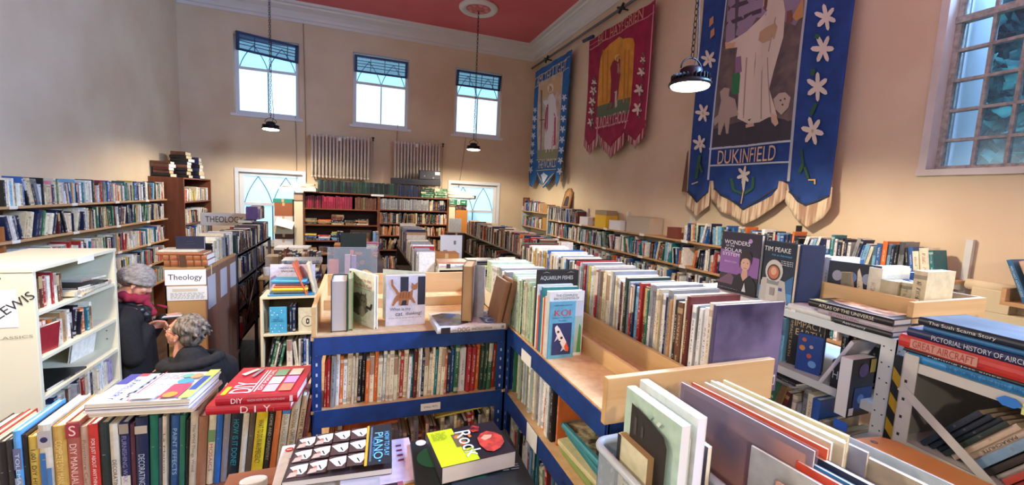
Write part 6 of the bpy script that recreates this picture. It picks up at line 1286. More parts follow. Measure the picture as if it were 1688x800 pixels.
# corbel-like boxed pipe and small shelf at the right wall
t = thing('boxed_pipe_ledge', 'cream painted boxed ledge with a rounded top on the right wall', 'ledge', (RX-.08, 1.4, 1.4))
LG = mat('dccba6', .8, name='cream_ledge_paint')
MB().box((RX-.10, 1.20, 1.30), (RX-.001, 1.56, 1.62)).box((RX-.10, 1.34, 1.62), (RX-.001, 1.52, 1.76)).build('box', LG, t, bevel=.004); MB().tube([(RX-.06, 1.34, 1.77), (RX-.06, 1.56, 1.77)], .035, 12).build('rounded_top', LG, t, smooth=True)
MB().box((RX-.12, 1.30, 0), (RX-.001, 1.45, 1.30)).build('pipe_casing', LG, t)
t = thing('small_wooden_shelf', 'short orange-brown shelf with two leaning books at the right edge', 'shelf', (RX-.12, 1.2, 1.72))
MB().box((RX-.26, .70, 1.70), (RX, 1.325, 1.722)).build('board', SHELFY, t); MB().box((RX-.26, 1.305, 1.722), (RX, 1.325, 1.80)).build('end_piece', SHELFY, t)
for y in (.85, 1.12): MB().box((RX-.03, y, 1.4), (RX-.001, y+.03, 1.70)).build('bracket', WMETAL, t)
for k, (rgb, tt, lab, yy) in enumerate((('2a6a94', .022, 'blue hardback leaning on the small shelf at the right edge', 1.22), ('c8a890', .03, 'red and white picture book leaning behind the blue one at the right edge', 1.17))):
    o = Vector((RX-.24, yy+.02, 1.7225)); a = -.38; Xl = Vector((0, -math.cos(a), math.sin(-a))); Zl = Vector((0, math.sin(-a), math.cos(a)))
    hb = hero(frame(o, Xl, Vector((1, 0, 0)), Zl), tt, .17, .26, rgb, lab)
    if k == 0: Print(hb, 'spine').text('MERCHANT ADVENTURERS', .5, .5, 'b8ccd8', w=.7, h=.5, down=True).done()
    else: Print(hb).rect(.0, .3, 1, 1, 'c8a8a0').disc(.5, .6, .3, '9a4a40').rect(.1, .05, 1, .3, '4a5aa0').done()
crate('dark_crate', 'dark wooden crate below the small shelf at the right edge', (RX-.3, .75, 1.2), (RX-.035, 1.08, 1.60), '3a2a20', open_top=True)
u_ = thing('crate_stand', 'plain stand under the dark crate at the right edge', 'stand', (RX-.16, .97, 0)); MB().box((RX-.3, .75, 0), (RX-.035, 1.08, 1.199)).build('body', LG, u_)

# ---------------------------------------------------------------- plastic crate and record sleeves at the bottom
CRX = .55; FL = 1.50
t = thing('record_table', 'table standing under the plastic crate and the album sleeves', 'table', (.9, .5, 0))
MB().box((.48, .10, FL-.02), (1.36, .80, FL)).build('tabletop', mat('7a6248', .6), t)
for x in (.5, 1.31):
    for y in (.12, .75): MB().box((x, y, 0), (x+.03, y+.03, FL-.02)).build('leg', mat('5a4430', .6), t)
PLAS = clear_mat('frosted_plastic', 'c3cdd0', .3, .25); PLAS2 = clear_mat('frosted_plastic_rim', 'cdd6d8', .7, .3)
t = thing('plastic_crate', 'translucent plastic crate holding the picture books at the bottom', 'crate', (.6, .6, FL))
px0, px1, py0, py1, pz = .518, .665, .30, .775, 1.655
m = MB(); m.box((px0, py0, FL+.001), (px1, py1, FL+.004)).box((px0, py0, FL+.004), (px0+.002, py1, pz)).box((px1-.002, py0, FL+.004), (px1, py1, pz)).box((px0, py1-.002, FL+.004), (px1, py1, pz)).box((px0, py0, FL+.004), (px1, py0+.002, pz)); m.build('body', PLAS, t)
def rr_path(x0, x1, y0, y1, z, r=.03):
    out = []
    for cx, cy, a0 in ((x1-r, y1-r, 0), (x0+r, y1-r, PI/2), (x0+r, y0+r, PI), (x1-r, y0+r, 1.5*PI)):
        out += [(cx+r*math.cos(a0+k*PI/12), cy+r*math.sin(a0+k*PI/12), z) for k in range(7)]
    return out
MB().tube(rr_path(px0-.008, px1+.008, py0-.008, py1+.008, pz), .009, 8, closed=True).build('rim', PLAS2, t, smooth=True)
def cover_left(x, y1, w_, ztop, h_, t_, rgb, label, tw=0, lean=0, tilt_y=0, **k):
    """book whose cover faces left, seen from y1 (far) to y1-w_ (near); lean tips its top to the right"""
    M_, *r_ = facing((x, y1), (x+math.sin(tw)*w_, y1-math.cos(tw)*w_), ztop-h_, h_, t_, lean)
    return hero(M_, *r_, rgb, label, **k)
cz0 = FL+.0045
hb = cover_left(.537, .735, .10, 1.70, 1.70-cz0, .02, 'd6cda8', 'small cream paperback in front of the green leaf-patterned book in the crate', hard=False, pages='b08c5c')
Print(hb).rect(.0, .0, .12, 1, '2a2624').lines(.3, .6, 3, .06, .5, '8a8468').done()
hb = cover_left(.562, .752, .172, 1.795, 1.795-cz0, .022, 'b5cdb8', 'pale green leaf-patterned book standing in the plastic crate', hard=False, pages='e4ded8')
pr = Print(hb)
for k in range(26): 
    u, v = random.uniform(.02, .86), random.uniform(.02, .92); pr.poly([(u, v), (u+.04, v+.035), (u+.10, v+.04), (u+.05, v+.0)], random.choice(('cfe0d0', 'a0bfa8')))
pr.poly([(.2, .30), (.2, .93), (.55, .90), (.80, .86), (.86, .80), (.86, .30)], '2b2623').disc(.52, .62, .07, 'e8e4dc').disc(.52, .62, .045, '3a3632').rect(.28, .72, .33, .85, '4a4440').rect(.42, .74, .46, .82, '4a4440').done()
hb = cover_left(.586, .76, .17, 1.76, 1.76-cz0, .01, 'cdc6c0', 'thin grey magazine-like book behind the leaf-patterned one in the crate', hard=False)
hb = cover_left(.606, .765, .178, 1.80, 1.80-cz0, .022, 'dcd8d0', 'white calendar-like book with yellow flowers in the plastic crate', hard=False, pages='e8e4e8')
pr = Print(hb); pr.text('THE COMPLETE', .3, .90, 'b8b0a0', w=.4)
for k in range(16): pr.disc(random.uniform(.55, .95), random.uniform(.3, .8), .06, random.choice(('d8a82c', 'c8902c', '3a3a30')), 10)
pr.done()
hb = cover_left(.640, .77, .18, 1.735, 1.735-cz0, .012, '4a4450', 'dark slim book at the back of the plastic crate', hard=False)
# big translucent sleeve
SLV = noise_mat('blurred_brown_purple_print', '3f2a40', 'b8765a', 6, rough=.4, detail=1.5, lo=.38, hi=.62)
hb = cover_left(.735, .775, .30, 1.775, 1.775-FL, .006, '5a4450', 'large brown-purple album in a clear sleeve at the bottom', tw=.10, hard=False, name='album', cat='album')
q = MB(); q.box((.0064, .012, .004), (.0068, .288, .262)); o = q.build('cover_print', SLV); o.parent = hb[0]
q = MB(); q.box((.0075, -.003, 0), (.0079, .303, .278)).box((-.002, -.003, 0), (-.0016, .303, .278)); o = q.build('clear_sleeve', clear_mat('clear_sleeve_film', 'd8c8d4', .10, .2)); o.parent = hb[0]
FOLD = [(.745, .775, .24, 1.76, '3a3436', 'dark folder close behind the brown-purple album'), (.765, .775, .30, 1.772, 'c8502c', 'bright orange folder behind the brown-purple album'), (.80, .77, .28, 1.77, 'bfb8a4', 'pale stone folder behind the bright orange one'), (.82, .77, .29, 1.772, 'd4ccb0', 'cream folder second behind the bright orange one'), (.836, .77, .28, 1.768, 'b4ac98', 'drab folder third behind the bright orange one'), (.855, .765, .27, 1.772, 'ddd0a0', 'yellowed folder behind the stone coloured ones'), (.872, .77, .3, 1.75, '9a98a8', 'grey-lilac clear folder at the back of the sleeve row')]
for k, (x, y1, w_, zt_, rgb, lab) in enumerate(FOLD):
    hb = cover_left(x, y1, w_, zt_, zt_-FL-.0005, .009 if k != 1 else .008, rgb, lab, tw=.12, hard=False, name='folder', cat='folder', group='folders and sleeves in the bottom row')
NEAR = [(.715, .56, .24, 1.745, 'a9a49c', 'grey translucent sleeve folder nearest the bottom edge', .006), (.708, .50, .2, 1.715, 'd8a074', 'folder with an orange-peach face print at the bottom edge', .006), (.725, .51, .24, 1.735, 'b89a6c', 'kraft brown folder behind the peach print at the bottom edge', .012), (.755, .50, .3, 1.745, 'c84630', 'vermilion folder behind the kraft brown one', .007), (.766, .515, .3, 1.748, '2f78a8', 'blue folder beside the vermilion one', .007), (.79, .50, .3, 1.752, '35343c', 'charcoal folder between the blue and the beige ones', .012)]
for k, (x, y1, w_, zt_, rgb, lab, tt) in enumerate(NEAR):
    hb = cover_left(x, y1, w_, zt_, zt_-FL-.0005, tt, rgb, lab, tw=.12, hard=False, name='folder', cat='folder', group='folders and sleeves in the bottom row')
    if k == 1: Print(hb).rect(.04, .04, .96, .96, 'dcae84').disc(.45, .6, .3, 'e0a878').disc(.3, .72, .06, 'a85a40').done()
hb = cover_left(.915, .535, .3, 1.735, 1.735-FL-.0005, .010, 'c3b49a', 'beige folder lettered NORTH near the brown box lid', tw=.1, hard=False, name='folder', cat='folder', group='folders and sleeves in the bottom row')
Print(hb).text('NORTH', .55, .80, '6a5a48', w=.4, h=.05).done()
hb = cover_left(.965, .545, .3, 1.735, 1.735-FL-.0005, .004, 'a9aeb0', 'clear plastic sleeve with a red-brown edge beside the beige folder', tw=.1, hard=False, name='folder', cat='folder', group='folders and sleeves in the bottom row')
hb = cover_left(.985, .55, .3, 1.715, 1.715-FL-.0005, .005, '3a3a3a', 'slim black folder next to the brown box lid', tw=.1, hard=False, name='folder', cat='folder', group='folders and sleeves in the bottom row')
t = thing('lidded_box', 'orange-brown lidded box at the bottom right beside the folders', 'box', (1.2, .45, FL))
BXM = noise_mat('orange_brown_board', 'c88a48', 'd69a58', 8, rough=.55)
Mb = Matrix.Translation((1.145, .775, FL)) @ Matrix.Rotation(math.radians(2), 4, 'Z')
MB().prism([(0, -.62), (.185, -.62), (.185, -.15), (.165, -.12), (.05, -.10), (.0, -.13)], .001, .095, 0, Mb).build('body', BXM, t, bevel=.003); MB().prism([(-.006, -.626), (.191, -.626), (.191, -.145), (.169, -.114), (.05, -.094), (-.006, -.128)], .095, .108, 0, Mb).build('lid', BXM, t, bevel=.003)
for p_ in ((.05, -.15), (.12, -.13)): MB().lathe([(.008, 0), (.008, .001), (.004, .0015)], 12, Mb @ Matrix.Translation((p_[0], p_[1], .1082))).build('stud', mat('8a6a48', .4, .4), t)
# ---------------------------------------------------------------- church banners on the right wall
from mathutils.geometry import delaunay_2d_cdt
BXP = RX-.13
class Banner:
    def __init__(s, name, label, org, scale, seed, amp=.014):
        s.org = org; s.k = scale; s.seed = seed; s.amp = amp; s.n = 0
        s.t = thing('church_banner', label, 'banner', (BXP, 0, 0)); s.ctr = None
    def W(s, p):       # banner point -> wall plane (y, z)
        if len(p) == 3: return (p[1], p[2])
        q = at(s.org[0]+p[0]/s.k, s.org[1]+p[1]/s.k, x=BXP); return (q.y, q.z)
    def X(s, y, z):
        a = s.amp; d = s.seed
        return BXP+a*math.sin(y*9+d+z*.6)+a*.5*math.sin(y*21+d*2+z*1.5)+a*.4*math.sin(z*3+d)
    def cloth(s, pts, m, name='cloth', off=0, step=.07, solid=0, world=False):
        P = pts if world else [s.W(p) for p in pts]
        out = []
        for i in range(len(P)):
            a, b = Vector(P[i]), Vector(P[(i+1) % len(P)]); n = max(1, int((b-a).length/step))
            out += [a.lerp(b, j/n) for j in range(n)]
        n0 = len(out); ys = [p.x for p in out]; zs = [p.y for p in out]
        y = min(ys)+step/2
        while y < max(ys):
            z = min(zs)+step/2
            while z < max(zs): out.append(Vector((y, z))); z += step
            y += step
        r = delaunay_2d_cdt(out, [], [list(range(n0))], 1, 1e-5)
        mb = MB(); mb.add([(s.X(v.x, v.y)-off, v.x, v.y) for v in r[0]], [tuple(f) for f in r[2]])
        o = mb.build(name, m, s.t, smooth=True)
        me = o.data
        if me.polygons and sum(p.normal.x for p in me.polygons) > 0: me.flip_normals()
        if solid:
            q = o.modifiers.new('solid', 'SOLIDIFY'); q.thickness = solid; q.offset = -1
        return o
    def art(s, pts, c, name='applique', step=.09): s.n += 1; return s.cloth(pts, mat(c, .75), name, off=.006+.0002*s.n, step=step)
    def star(s, x, y, r, c='d8cfc0', n=6, rot=0.3, name='lily_flower', mid='c8b878'):
        pts = []
        for i in range(n*6):
            a = rot+i*PI/n/3; q = r*(.34+.66*abs(math.cos(n*(a-rot)/2))**1.6); pts.append((x+q*math.cos(a)*.8, y+q*math.sin(a)))
        s.art(pts, c, name); 
    def line(s, a, b, w_, c, name='braid'):
        dx, dy = b[0]-a[0], b[1]-a[1]; L = math.hypot(dx, dy); nx, ny = -dy/L*w_/2, dx/L*w_/2
        return s.art([(a[0]+nx, a[1]+ny), (b[0]+nx, b[1]+ny), (b[0]-nx, b[1]-ny), (a[0]-nx, a[1]-ny)], c, name)
    def text(s, st, a, b, c, h, name='title'):
        (y0, z0), (y1, z1) = s.W(a), s.W(b); R = Vector((0, y1-y0, z1-z0)); w_ = R.length; R.normalize(); U = Vector((0, 0, 1))
        mb = MB(); add_text(mb, st, Vector((0, (y0+y1)/2, (z0+z1)/2)), R, U, width=w_, height=h)
        v = [(s.X(p[1], p[2])-.019, p[1], p[2]) for p in mb.v]; mb.v = v
        mb.build(name, mat(c, .6), s.t)
def fringe_mat(name, c1, c2, sc_=55):
    m, n, l, p = nodes(name); tc = n.new('ShaderNodeTexCoord'); mp = n.new('ShaderNodeMapping'); mp.inputs['Scale'].default_value = (0, sc_, 2)
    t = n.new('ShaderNodeTexNoise'); t.inputs['Scale'].default_value = 1; t.inputs['Detail'].default_value = 2
    r = n.new('ShaderNodeValToRGB'); r.color_ramp.elements[0].position = .42; r.color_ramp.elements[1].position = .58
    r.color_ramp.elements[0].color = (*srgb(c1), 1); r.color_ramp.elements[1].color = (*srgb(c2), 1)
    l.new(tc.outputs['Object'], mp.inputs[0]); l.new(mp.outputs[0], t.inputs['Vector']); l.new(t.outputs['Fac'], r.inputs[0]); l.new(r.outputs[0], p.inputs['Base Color']); p.inputs['Roughness'].default_value = .9
    b = n.new('ShaderNodeBump'); b.inputs['Distance'].default_value = .01; l.new(t.outputs['Fac'], b.inputs['Height']); l.new(b.outputs[0], p.inputs['Normal']); return m
def fabric(name, c1, c2): return noise_mat(name, c1, c2, 7, rough=.85, bump=.15, bscale=180)
BLUEF = fabric('royal_blue_felt', '1c3c78', '22468a'); CRIM = fabric('crimson_felt', '8e1a3c', 'a02246'); GOLD = fabric('gold_satin', 'c8862c', 'd99a3c')
# biggest: DUKINFIELD
b = Banner('church_banner', 'biggest blue church banner lettered DUKINFIELD with white lilies and fringe', (1090, 0), 2.106, 1.0)
yl, yr = b.W((100, 500))[0], b.W((628, 330))[0]; ztop = 4.72
FR = fringe_mat('fringe_cream_and_brown', 'a8866c', 'dcc8a6', 26)
b.cloth([(88, 640), (80, 715), (118, 752), (165, 715), (172, 640)], FR, 'fringe', off=-.004, step=.05, solid=.004)
b.cloth([(168, 620), (172, 690), (205, 735), (245, 755), (285, 780), (330, 760), (385, 725), (425, 690), (440, 640), (400, 620)], FR, 'fringe', off=-.004, step=.05, solid=.004)
b.cloth([(430, 640), (425, 700), (455, 755), (502, 790), (560, 755), (588, 720), (592, 650)], FR, 'fringe', off=-.004, step=.05, solid=.004)
b.cloth([('w', yl, ztop), (112, 400), (88, 665), (122, 703), (165, 668), (170, 628), (182, 628), (184, 655), (205, 680), (245, 700), (283, 730), (335, 705), (385, 680), (405, 655), (410, 628), (436, 632), (440, 665), (465, 700), (497, 716), (545, 700), (583, 680), (592, 620), ('w', yr, ztop)], BLUEF, 'cloth', solid=.004)
PD = fabric('dark_grey_painting_ground', '544c50', '75665f'); PB = fabric('blue_felt_panel', '1a3a74', '21488c')
b.n = 1; b.cloth([(236, -60), (512, -60), (452, 488), (176, 515)], PD, 'painted_panel', off=.004)
b.art([(236, -60), (512, -60), (508, 30), (470, 90), (420, 70), (330, 60), (300, 120), (228, 160)], '8f7f92'); b.art([(236, 20), (330, -10), (335, 0), (236, 40)], '4a3e48'); b.art([(228, 80), (350, 25), (352, 40), (228, 95)], '4a3e48'); b.art([(262, -50), (285, -50), (275, 150), (258, 160)], '524650')
b.art([(176, 515), (452, 488), (458, 420), (350, 400), (184, 450)], '3c3a42')
b.line((232, -60), (167, 625), 6, 'b8c4d8'); b.line((516, -60), (440, 630), 8, 'a8b0b4'); b.line((172, 518), (452, 490), 7, 'b8c4cc'); b.line((170, 576), (444, 563), 6, 'b8c4cc')
for (p, q) in (((88, 665), (122, 703)), ((122, 703), (165, 668)), ((184, 655), (283, 728)), ((283, 728), (405, 655)), ((440, 665), (497, 714)), ((497, 714), (583, 680))): b.line(p, q, 4, '3a3428', 'edge_braid')
ROB = 'cfc3b0'
b.art([(395, -55), (360, -40), (350, 20), (365, 35), (345, 60), (300, 110), (240, 148), (228, 160), (235, 170), (268, 165), (262, 210), (282, 205), (275, 300), (268, 412), (300, 430), (345, 425), (378, 408), (408, 405), (395, 360), (380, 310), (398, 240), (428, 130), (434, 40), (420, -40)], ROB, 'robed_figure', step=.06)
for q in (((300, 200), (285, 410)), ((325, 180), (318, 420)), ((350, 190), (352, 415)), ((372, 200), (385, 395)), ((400, 60), (375, 180))): b.line(*q, 4, '9a8c80', 'robe_fold')
b.art([(362, -50), (356, -10), (352, 30), (360, 38), (366, 0), (392, -50)], '6a4436'); b.art([(340, 110), (360, 95), (400, 80), (408, 95), (398, 135), (350, 150), (335, 140)], 'b89a78'); b.art([(228, 148), (250, 150), (262, 145), (258, 165), (230, 172)], 'c8a07c')
b.art([(252, 258), (272, 252), (280, 262), (275, 325), (250, 330)], '2f7a4c'); b.art([(262, 200), (282, 195), (285, 250), (262, 258)], '8a6a8a')
b.art([(212, 320), (225, 305), (243, 308), (240, 335), (262, 345), (272, 400), (245, 410), (238, 465), (230, 465), (225, 425), (210, 470), (203, 468), (205, 425), (192, 440), (190, 415), (205, 400), (215, 350)], 'a8988a', 'lamb'); b.art([(395, 345), (415, 325), (440, 322), (458, 340), (450, 375), (425, 400), (402, 380)], 'b8a898', 'lamb_head')
b.art([(385, 395), (405, 400), (415, 430), (402, 440), (388, 425)], 'c8a890'); b.art([(292, 432), (322, 428), (325, 438), (292, 444)], 'c8a890'); b.art([(440, 40), (458, 35), (462, 70), (450, 90), (438, 75)], '7a5248'); b.art([(460, 60), (500, -10), (500, 60), (475, 75)], 'c09058')
for x, y in ((422, 350), (438, 345), (430, 365)): b.art([(x-3, y-3), (x+3, y-3), (x+3, y+3), (x-3, y+3)], '3a3030')
b.text('DUKINFIELD', (202, 548), (406, 531), 'd8b898', .145)
for x, y, r, ro in ((165, 205, 33, .2), (158, 285, 26, .5), (147, 393, 34, .1), (135, 500, 32, .4), (572, 60, 48, .3), (563, 170, 52, .0), (545, 302, 52, .5), (527, 455, 52, .2)): b.star(x, y, r, rot=ro); b.art([(x-5, y-5), (x+5, y-5), (x+4, y+6), (x-4, y+6)], 'b8a880')
for x, y in ((175, 75), (178, 115)): b.art([(x-8, y+20), (x-6, y-8), (x+6, y-20), (x+6, y+5)], 'b8875c', 'bud')
LG_ = '2f5a3c'
for p, q in (((545, 120), (540, 135)), ((530, 240), (525, 262)), ((540, 360), (520, 400))): b.line(p, q, 14, LG_, 'leaf')
b.line((485, 520), (492, 570), 8, LG_, 'stem'); b.line((492, 570), (478, 600), 12, LG_, 'leaf'); b.line((498, 580), (512, 620), 10, LG_, 'leaf'); b.line((512, 625), (535, 625), 5, 'd8b060', 'gold_curl'); b.line((535, 640), (535, 622), 5, 'd8b060', 'gold_curl')
b.line((135, 540), (120, 620), 12, LG_, 'leaf'); b.line((128, 560), (148, 600), 9, LG_, 'leaf'); b.line((105, 640), (128, 632), 4, 'c8b8a8', 'gold_curl')
b.star(287, 608, 34, n=6, rot=-.3); b.art([(278, 620), (296, 620), (290, 665), (284, 665)], 'd8cfc0'); b.line((287, 660), (278, 708), 5, 'c8a880', 'stem'); b.line((245, 620), (250, 660), 9, LG_, 'leaf'); b.line((250, 660), (280, 672), 9, LG_, 'leaf'); b.line((325, 615), (322, 655), 9, LG_, 'leaf'); b.line((322, 655), (292, 672), 9, LG_, 'leaf')
b.cloth([(606, 470), (600, 560), (585, 678), (560, 676), (572, 600)], GOLD, 'gold_ribbon', off=-.006, step=.06); b.cloth([(92, 520), (86, 530), (66, 665), (84, 668)], mat('6a4a34', .8), 'brown_strap', off=-.01, step=.08)
MB().tube([(BXP+.02, yl+.15, ztop+.02), (BXP+.02, yr-.15, ztop+.02)], .018, 10).build('pole', BROWNWOOD, b.t, smooth=True)
for yy in (yl, yr): MB().tube([(BXP+.02, yy, ztop+.03), (RX-.01, yy, ztop+.2)], .01, 6).build('wall_hook', BLACKM, b.t)
# crimson
b = Banner('church_banner', 'crimson church banner lettered SUNDAY SCHOOL with a gold arched panel', (840, 0), 2.423, 2.4)
FR2 = fringe_mat('fringe_cream_and_crimson', '8e1a3c', 'd0aca0', 26)
for pts in ([(296, 540), (292, 580), (318, 620), (350, 585), (357, 530)], [(357, 535), (356, 575), (402, 636), (458, 580), (464, 510)], [(463, 512), (466, 555), (498, 594), (538, 545), (546, 480)]): b.cloth(pts, FR2, 'fringe', off=-.004, step=.06, solid=.004)
b.cloth([(320, 165), (312, 300), (296, 545), (316, 583), (345, 555), (355, 532), (360, 545), (385, 570), (401, 590), (430, 560), (458, 530), (463, 512), (470, 535), (498, 562), (525, 530), (545, 490), (566, 260), (586, -3), (450, 82)], CRIM, 'cloth', solid=.004)
b.n = 1; b.cloth([(353, 468), (360, 300), (366, 240), (378, 208), (400, 178), (425, 158), (436, 146), (455, 156), (480, 152), (497, 154), (502, 175), (494, 300), (484, 420), (478, 452)], GOLD, 'gold_panel', off=.004)
b.art([(354, 425), (400, 410), (485, 388), (479, 452), (353, 470)], '5a6a4c', 'green_ground'); b.art([(426, 225), (440, 222), (446, 300), (440, 330), (432, 400), (412, 430), (388, 440), (400, 400), (405, 320), (402, 270), (410, 250)], '8a1c38', 'robed_figure'); b.art([(412, 370), (430, 360), (432, 425), (418, 432)], 'c8bca8'); b.art([(425, 255), (440, 250), (446, 290), (428, 300)], 'a8806a')
b.art([(430+11*math.cos(i*PI/6), 232+15*math.sin(i*PI/6)) for i in range(12)], 'd8b060', 'halo'); b.art([(430+7*math.cos(i*PI/5), 234+10*math.sin(i*PI/5)) for i in range(10)], '7a5040', 'head')
for x in (380, 395, 465, 480): b.line((x, 200), (x-8, 410), 4, 'b87828', 'satin_fold')
b.text('BALL HAYE GRIEN', (357, 165), (537, 52), 'd0947c', .15); b.text('SUNDAY SCHOOL', (352, 494), (474, 464), 'd8a8a0', .19)
b.line((321, 200), (583, 48), 4, 'c8808c'); b.line((322, 182), (358, 160), 2, 'c8808c'); b.line((349, 512), (476, 482), 4, 'c8808c'); b.line((357, 470), (353, 545), 4, 'c8808c'); b.line((480, 440), (464, 515), 4, 'c8808c'); b.line((581, 20), (545, 480), 4, 'c898a0', 'edge_braid')
for x, y, r in ((337, 330, 14), (334, 362, 20), (330, 405, 20), (327, 445, 18), (324, 488, 18), (530, 240, 16), (524, 288, 22), (516, 358, 26), (510, 435, 28)): b.star(x, y, r, 'd8c8b8', n=5)
for x, y, dy in ((340, 310, 220), (532, 210, 280)):
    for k in range(9): b.line((x-k*1.6-4, y+k*dy/9), (x-k*1.6+5, y+k*dy/9+14), 5, '5a6a4c', 'leaf')
# blue and white, farthest
b = Banner('church_banner', 'farthest blue church banner lettered THE LIGHT and THE WORLD with a pale robed figure', (840, 0), 2.423, 4.1, .012)
b.cloth([(101, 290), (94, 450), (76, 700), (80, 742), (92, 748), (103, 725), (108, 695), (118, 730), (138, 752), (160, 730), (170, 705), (181, 688), (184, 730), (190, 747), (200, 720), (208, 670), (222, 560), (236, 380), (251, 197)], fabric('mid_blue_satin', '1c5a98', '2a6cae'), 'cloth', solid=.004)
b.n = 1; b.cloth([(119, 330), (212, 285), (205, 420), (192, 640), (111, 642), (114, 480)], fabric('pale_painted_ground', 'b09a8c', 'd0bca8'), 'painted_panel', off=.004)
b.art([(125, 345), (205, 305), (203, 360), (125, 400)], 'c8a478'); b.art([(158, 380), (176, 372), (186, 400), (190, 470), (184, 560), (178, 605), (140, 612), (138, 560), (146, 470), (150, 430), (134, 410), (136, 402), (152, 400)], 'dcd4d4', 'robed_figure'); b.art([(148, 420), (158, 415), (156, 520), (144, 540), (138, 500)], 'a8304c'); b.art([(176, 440), (186, 470), (182, 580), (168, 600)], 'c0506c')
b.art([(166+14*math.cos(i*PI/6), 352+20*math.sin(i*PI/6)) for i in range(12)], 'e0d0b0', 'halo'); b.art([(166+8*math.cos(i*PI/5), 356+13*math.sin(i*PI/5)) for i in range(10)], '9a705c', 'head'); b.art([(111, 600), (192, 595), (192, 640), (111, 642)], '8a8a6a'); b.line((130, 360), (124, 600), 4, '7a5a48'); b.line((122, 480), (140, 478), 5, '7a5a48')
b.text('I AM THE LIGHT', (106, 332), (233, 257), 'd0bca0', .20); b.text('THE WORLD', (114, 660), (188, 650), 'd8d0c0', .17)
b.line((101, 318), (244, 225), 3, 'c8b890'); b.line((101, 352), (240, 270), 3, 'c8b890'); b.line((109, 640), (191, 634), 3, 'c8b890'); b.line((108, 682), (186, 676), 3, 'c8b890')
for k in range(8):
    b.star(104-k*2.6, 440+k*34, 12+k % 2*3, 'c8d4e4', n=5); b.star(222-k*2.6, 390+k*42, 15, 'c8d4e4', n=5)
b.art([(125, 700), (140, 690), (155, 702), (140, 735)], 'c8d4e4'); b.line((112, 690), (138, 745), 3, 'c8b890'); b.line((138, 745), (176, 692), 3, 'c8b890')
b.cloth([(205, 640), (215, 640), (212, 725), (203, 728)], mat('7a5a34', .7), 'brown_strap', off=-.012)
# the rail both banners hang from
a_, c_ = at(877, 113, x=RX-.10), at(1060, -10, x=RX-.10)
t = thing('banner_rail', 'long thin grey rail high on the right wall holding the two farther banners', 'rail', (RX-.1, 7, a_.z)); MB().tube([a_, c_], .022, 8).build('rail', mat('6a6664', .5), t, smooth=True)
for px_, py_ in ((901, 98), (1024, 14)):
    p = at(px_, py_, x=RX-.13); MB().tube([p+Vector((0, -.06, .06)), p, p+Vector((0, .05, -.05))], .022, 6).tube([p+Vector((0, .1, .05)), p+Vector((0, -.08, -.02))], .018, 6).build('black_clamp', BLACKM, t); MB().tube([p, (RX-.005, p.y, p.z)], .012, 6).build('wall_bracket', BLACKM, t)
p = at(962, 68, x=RX-.13); q_ = at(978, 60, x=RX-.13); MB().tube([p, q_], .03, 8).build('end_ferrule', mat('2a3a5a', .5), t, smooth=True)

# ---------------------------------------------------------------- the two people
def capsule(mb, a, b, r0, r1, n=14, ends=True):
    """tapered limb with rounded ends"""
    a, b = Vector(a), Vector(b); d = b-a; L = d.length; d.normalize(); pts = []; rs = []
    for k in range(5): t_ = (1-k/4)*PI/2; pts.append(a-d*r0*math.sin(t_)); rs.append(max(r0*math.cos(t_), .0008))
    for k in range(1, 6): pts.append(a+d*L*k/5); rs.append(r0+(r1-r0)*k/5)
    for k in range(1, 5): t_ = k/4*PI/2; pts.append(b+d*r1*math.sin(t_)); rs.append(max(r1*math.cos(t_), .0008))
    mb.tube(pts, rs, n)
def ball(mb, c, r, M=None, n=16, sq=(1, 1, 1)):
    prof = [(max(.0005, r*math.sin(i*PI/10)), -r*math.cos(i*PI/10)) for i in range(11)]
    T = Matrix.Translation(c) @ (M.to_4x4() if M is not None else Matrix.Identity(4)) @ Matrix.Diagonal((*sq, 1)); mb.lathe(prof, n, T)
def fused(name, mb, m, parent, vox=.006, smooth=2):
    o = mb.build(name, m, None, smooth=True)
    r = o.modifiers.new('fuse', 'REMESH'); r.mode = 'VOXEL'; r.voxel_size = vox; r.use_smooth_shade = True
    if smooth: q = o.modifiers.new('smooth', 'SMOOTH'); q.iterations = smooth; q.factor = .6
    dg = bpy.context.evaluated_depsgraph_get(); me = bpy.data.meshes.new_from_object(o.evaluated_get(dg)); o.modifiers.clear(); o.data = me
    if not me.materials: me.materials.append(m)
    attach(o, parent); return o
SKIN = noise_mat('skin', 'c98a70', 'd69c80', 30, rough=.5); HAIR = noise_mat('grey_brown_hair', '3c332c', '857868', 70, stretch=(1, 1, .25), rough=.7, bump=.5, bscale=160)
COAT = noise_mat('black_cloth', '0d0d10', '17171b', 60, rough=.85, bump=.2, bscale=300); COAT2 = noise_mat('black_quilted_shell', '101115', '1c1e24', 20, rough=.38)
BEANIE = noise_mat('grey_knit', '7c7570', 'a39b94', 40, stretch=(1, 1, 2), rough=.95, bump=.6, bscale=120); SCARF = mat('8a1c34', .9); TROUS = mat('1c1e26', .85)
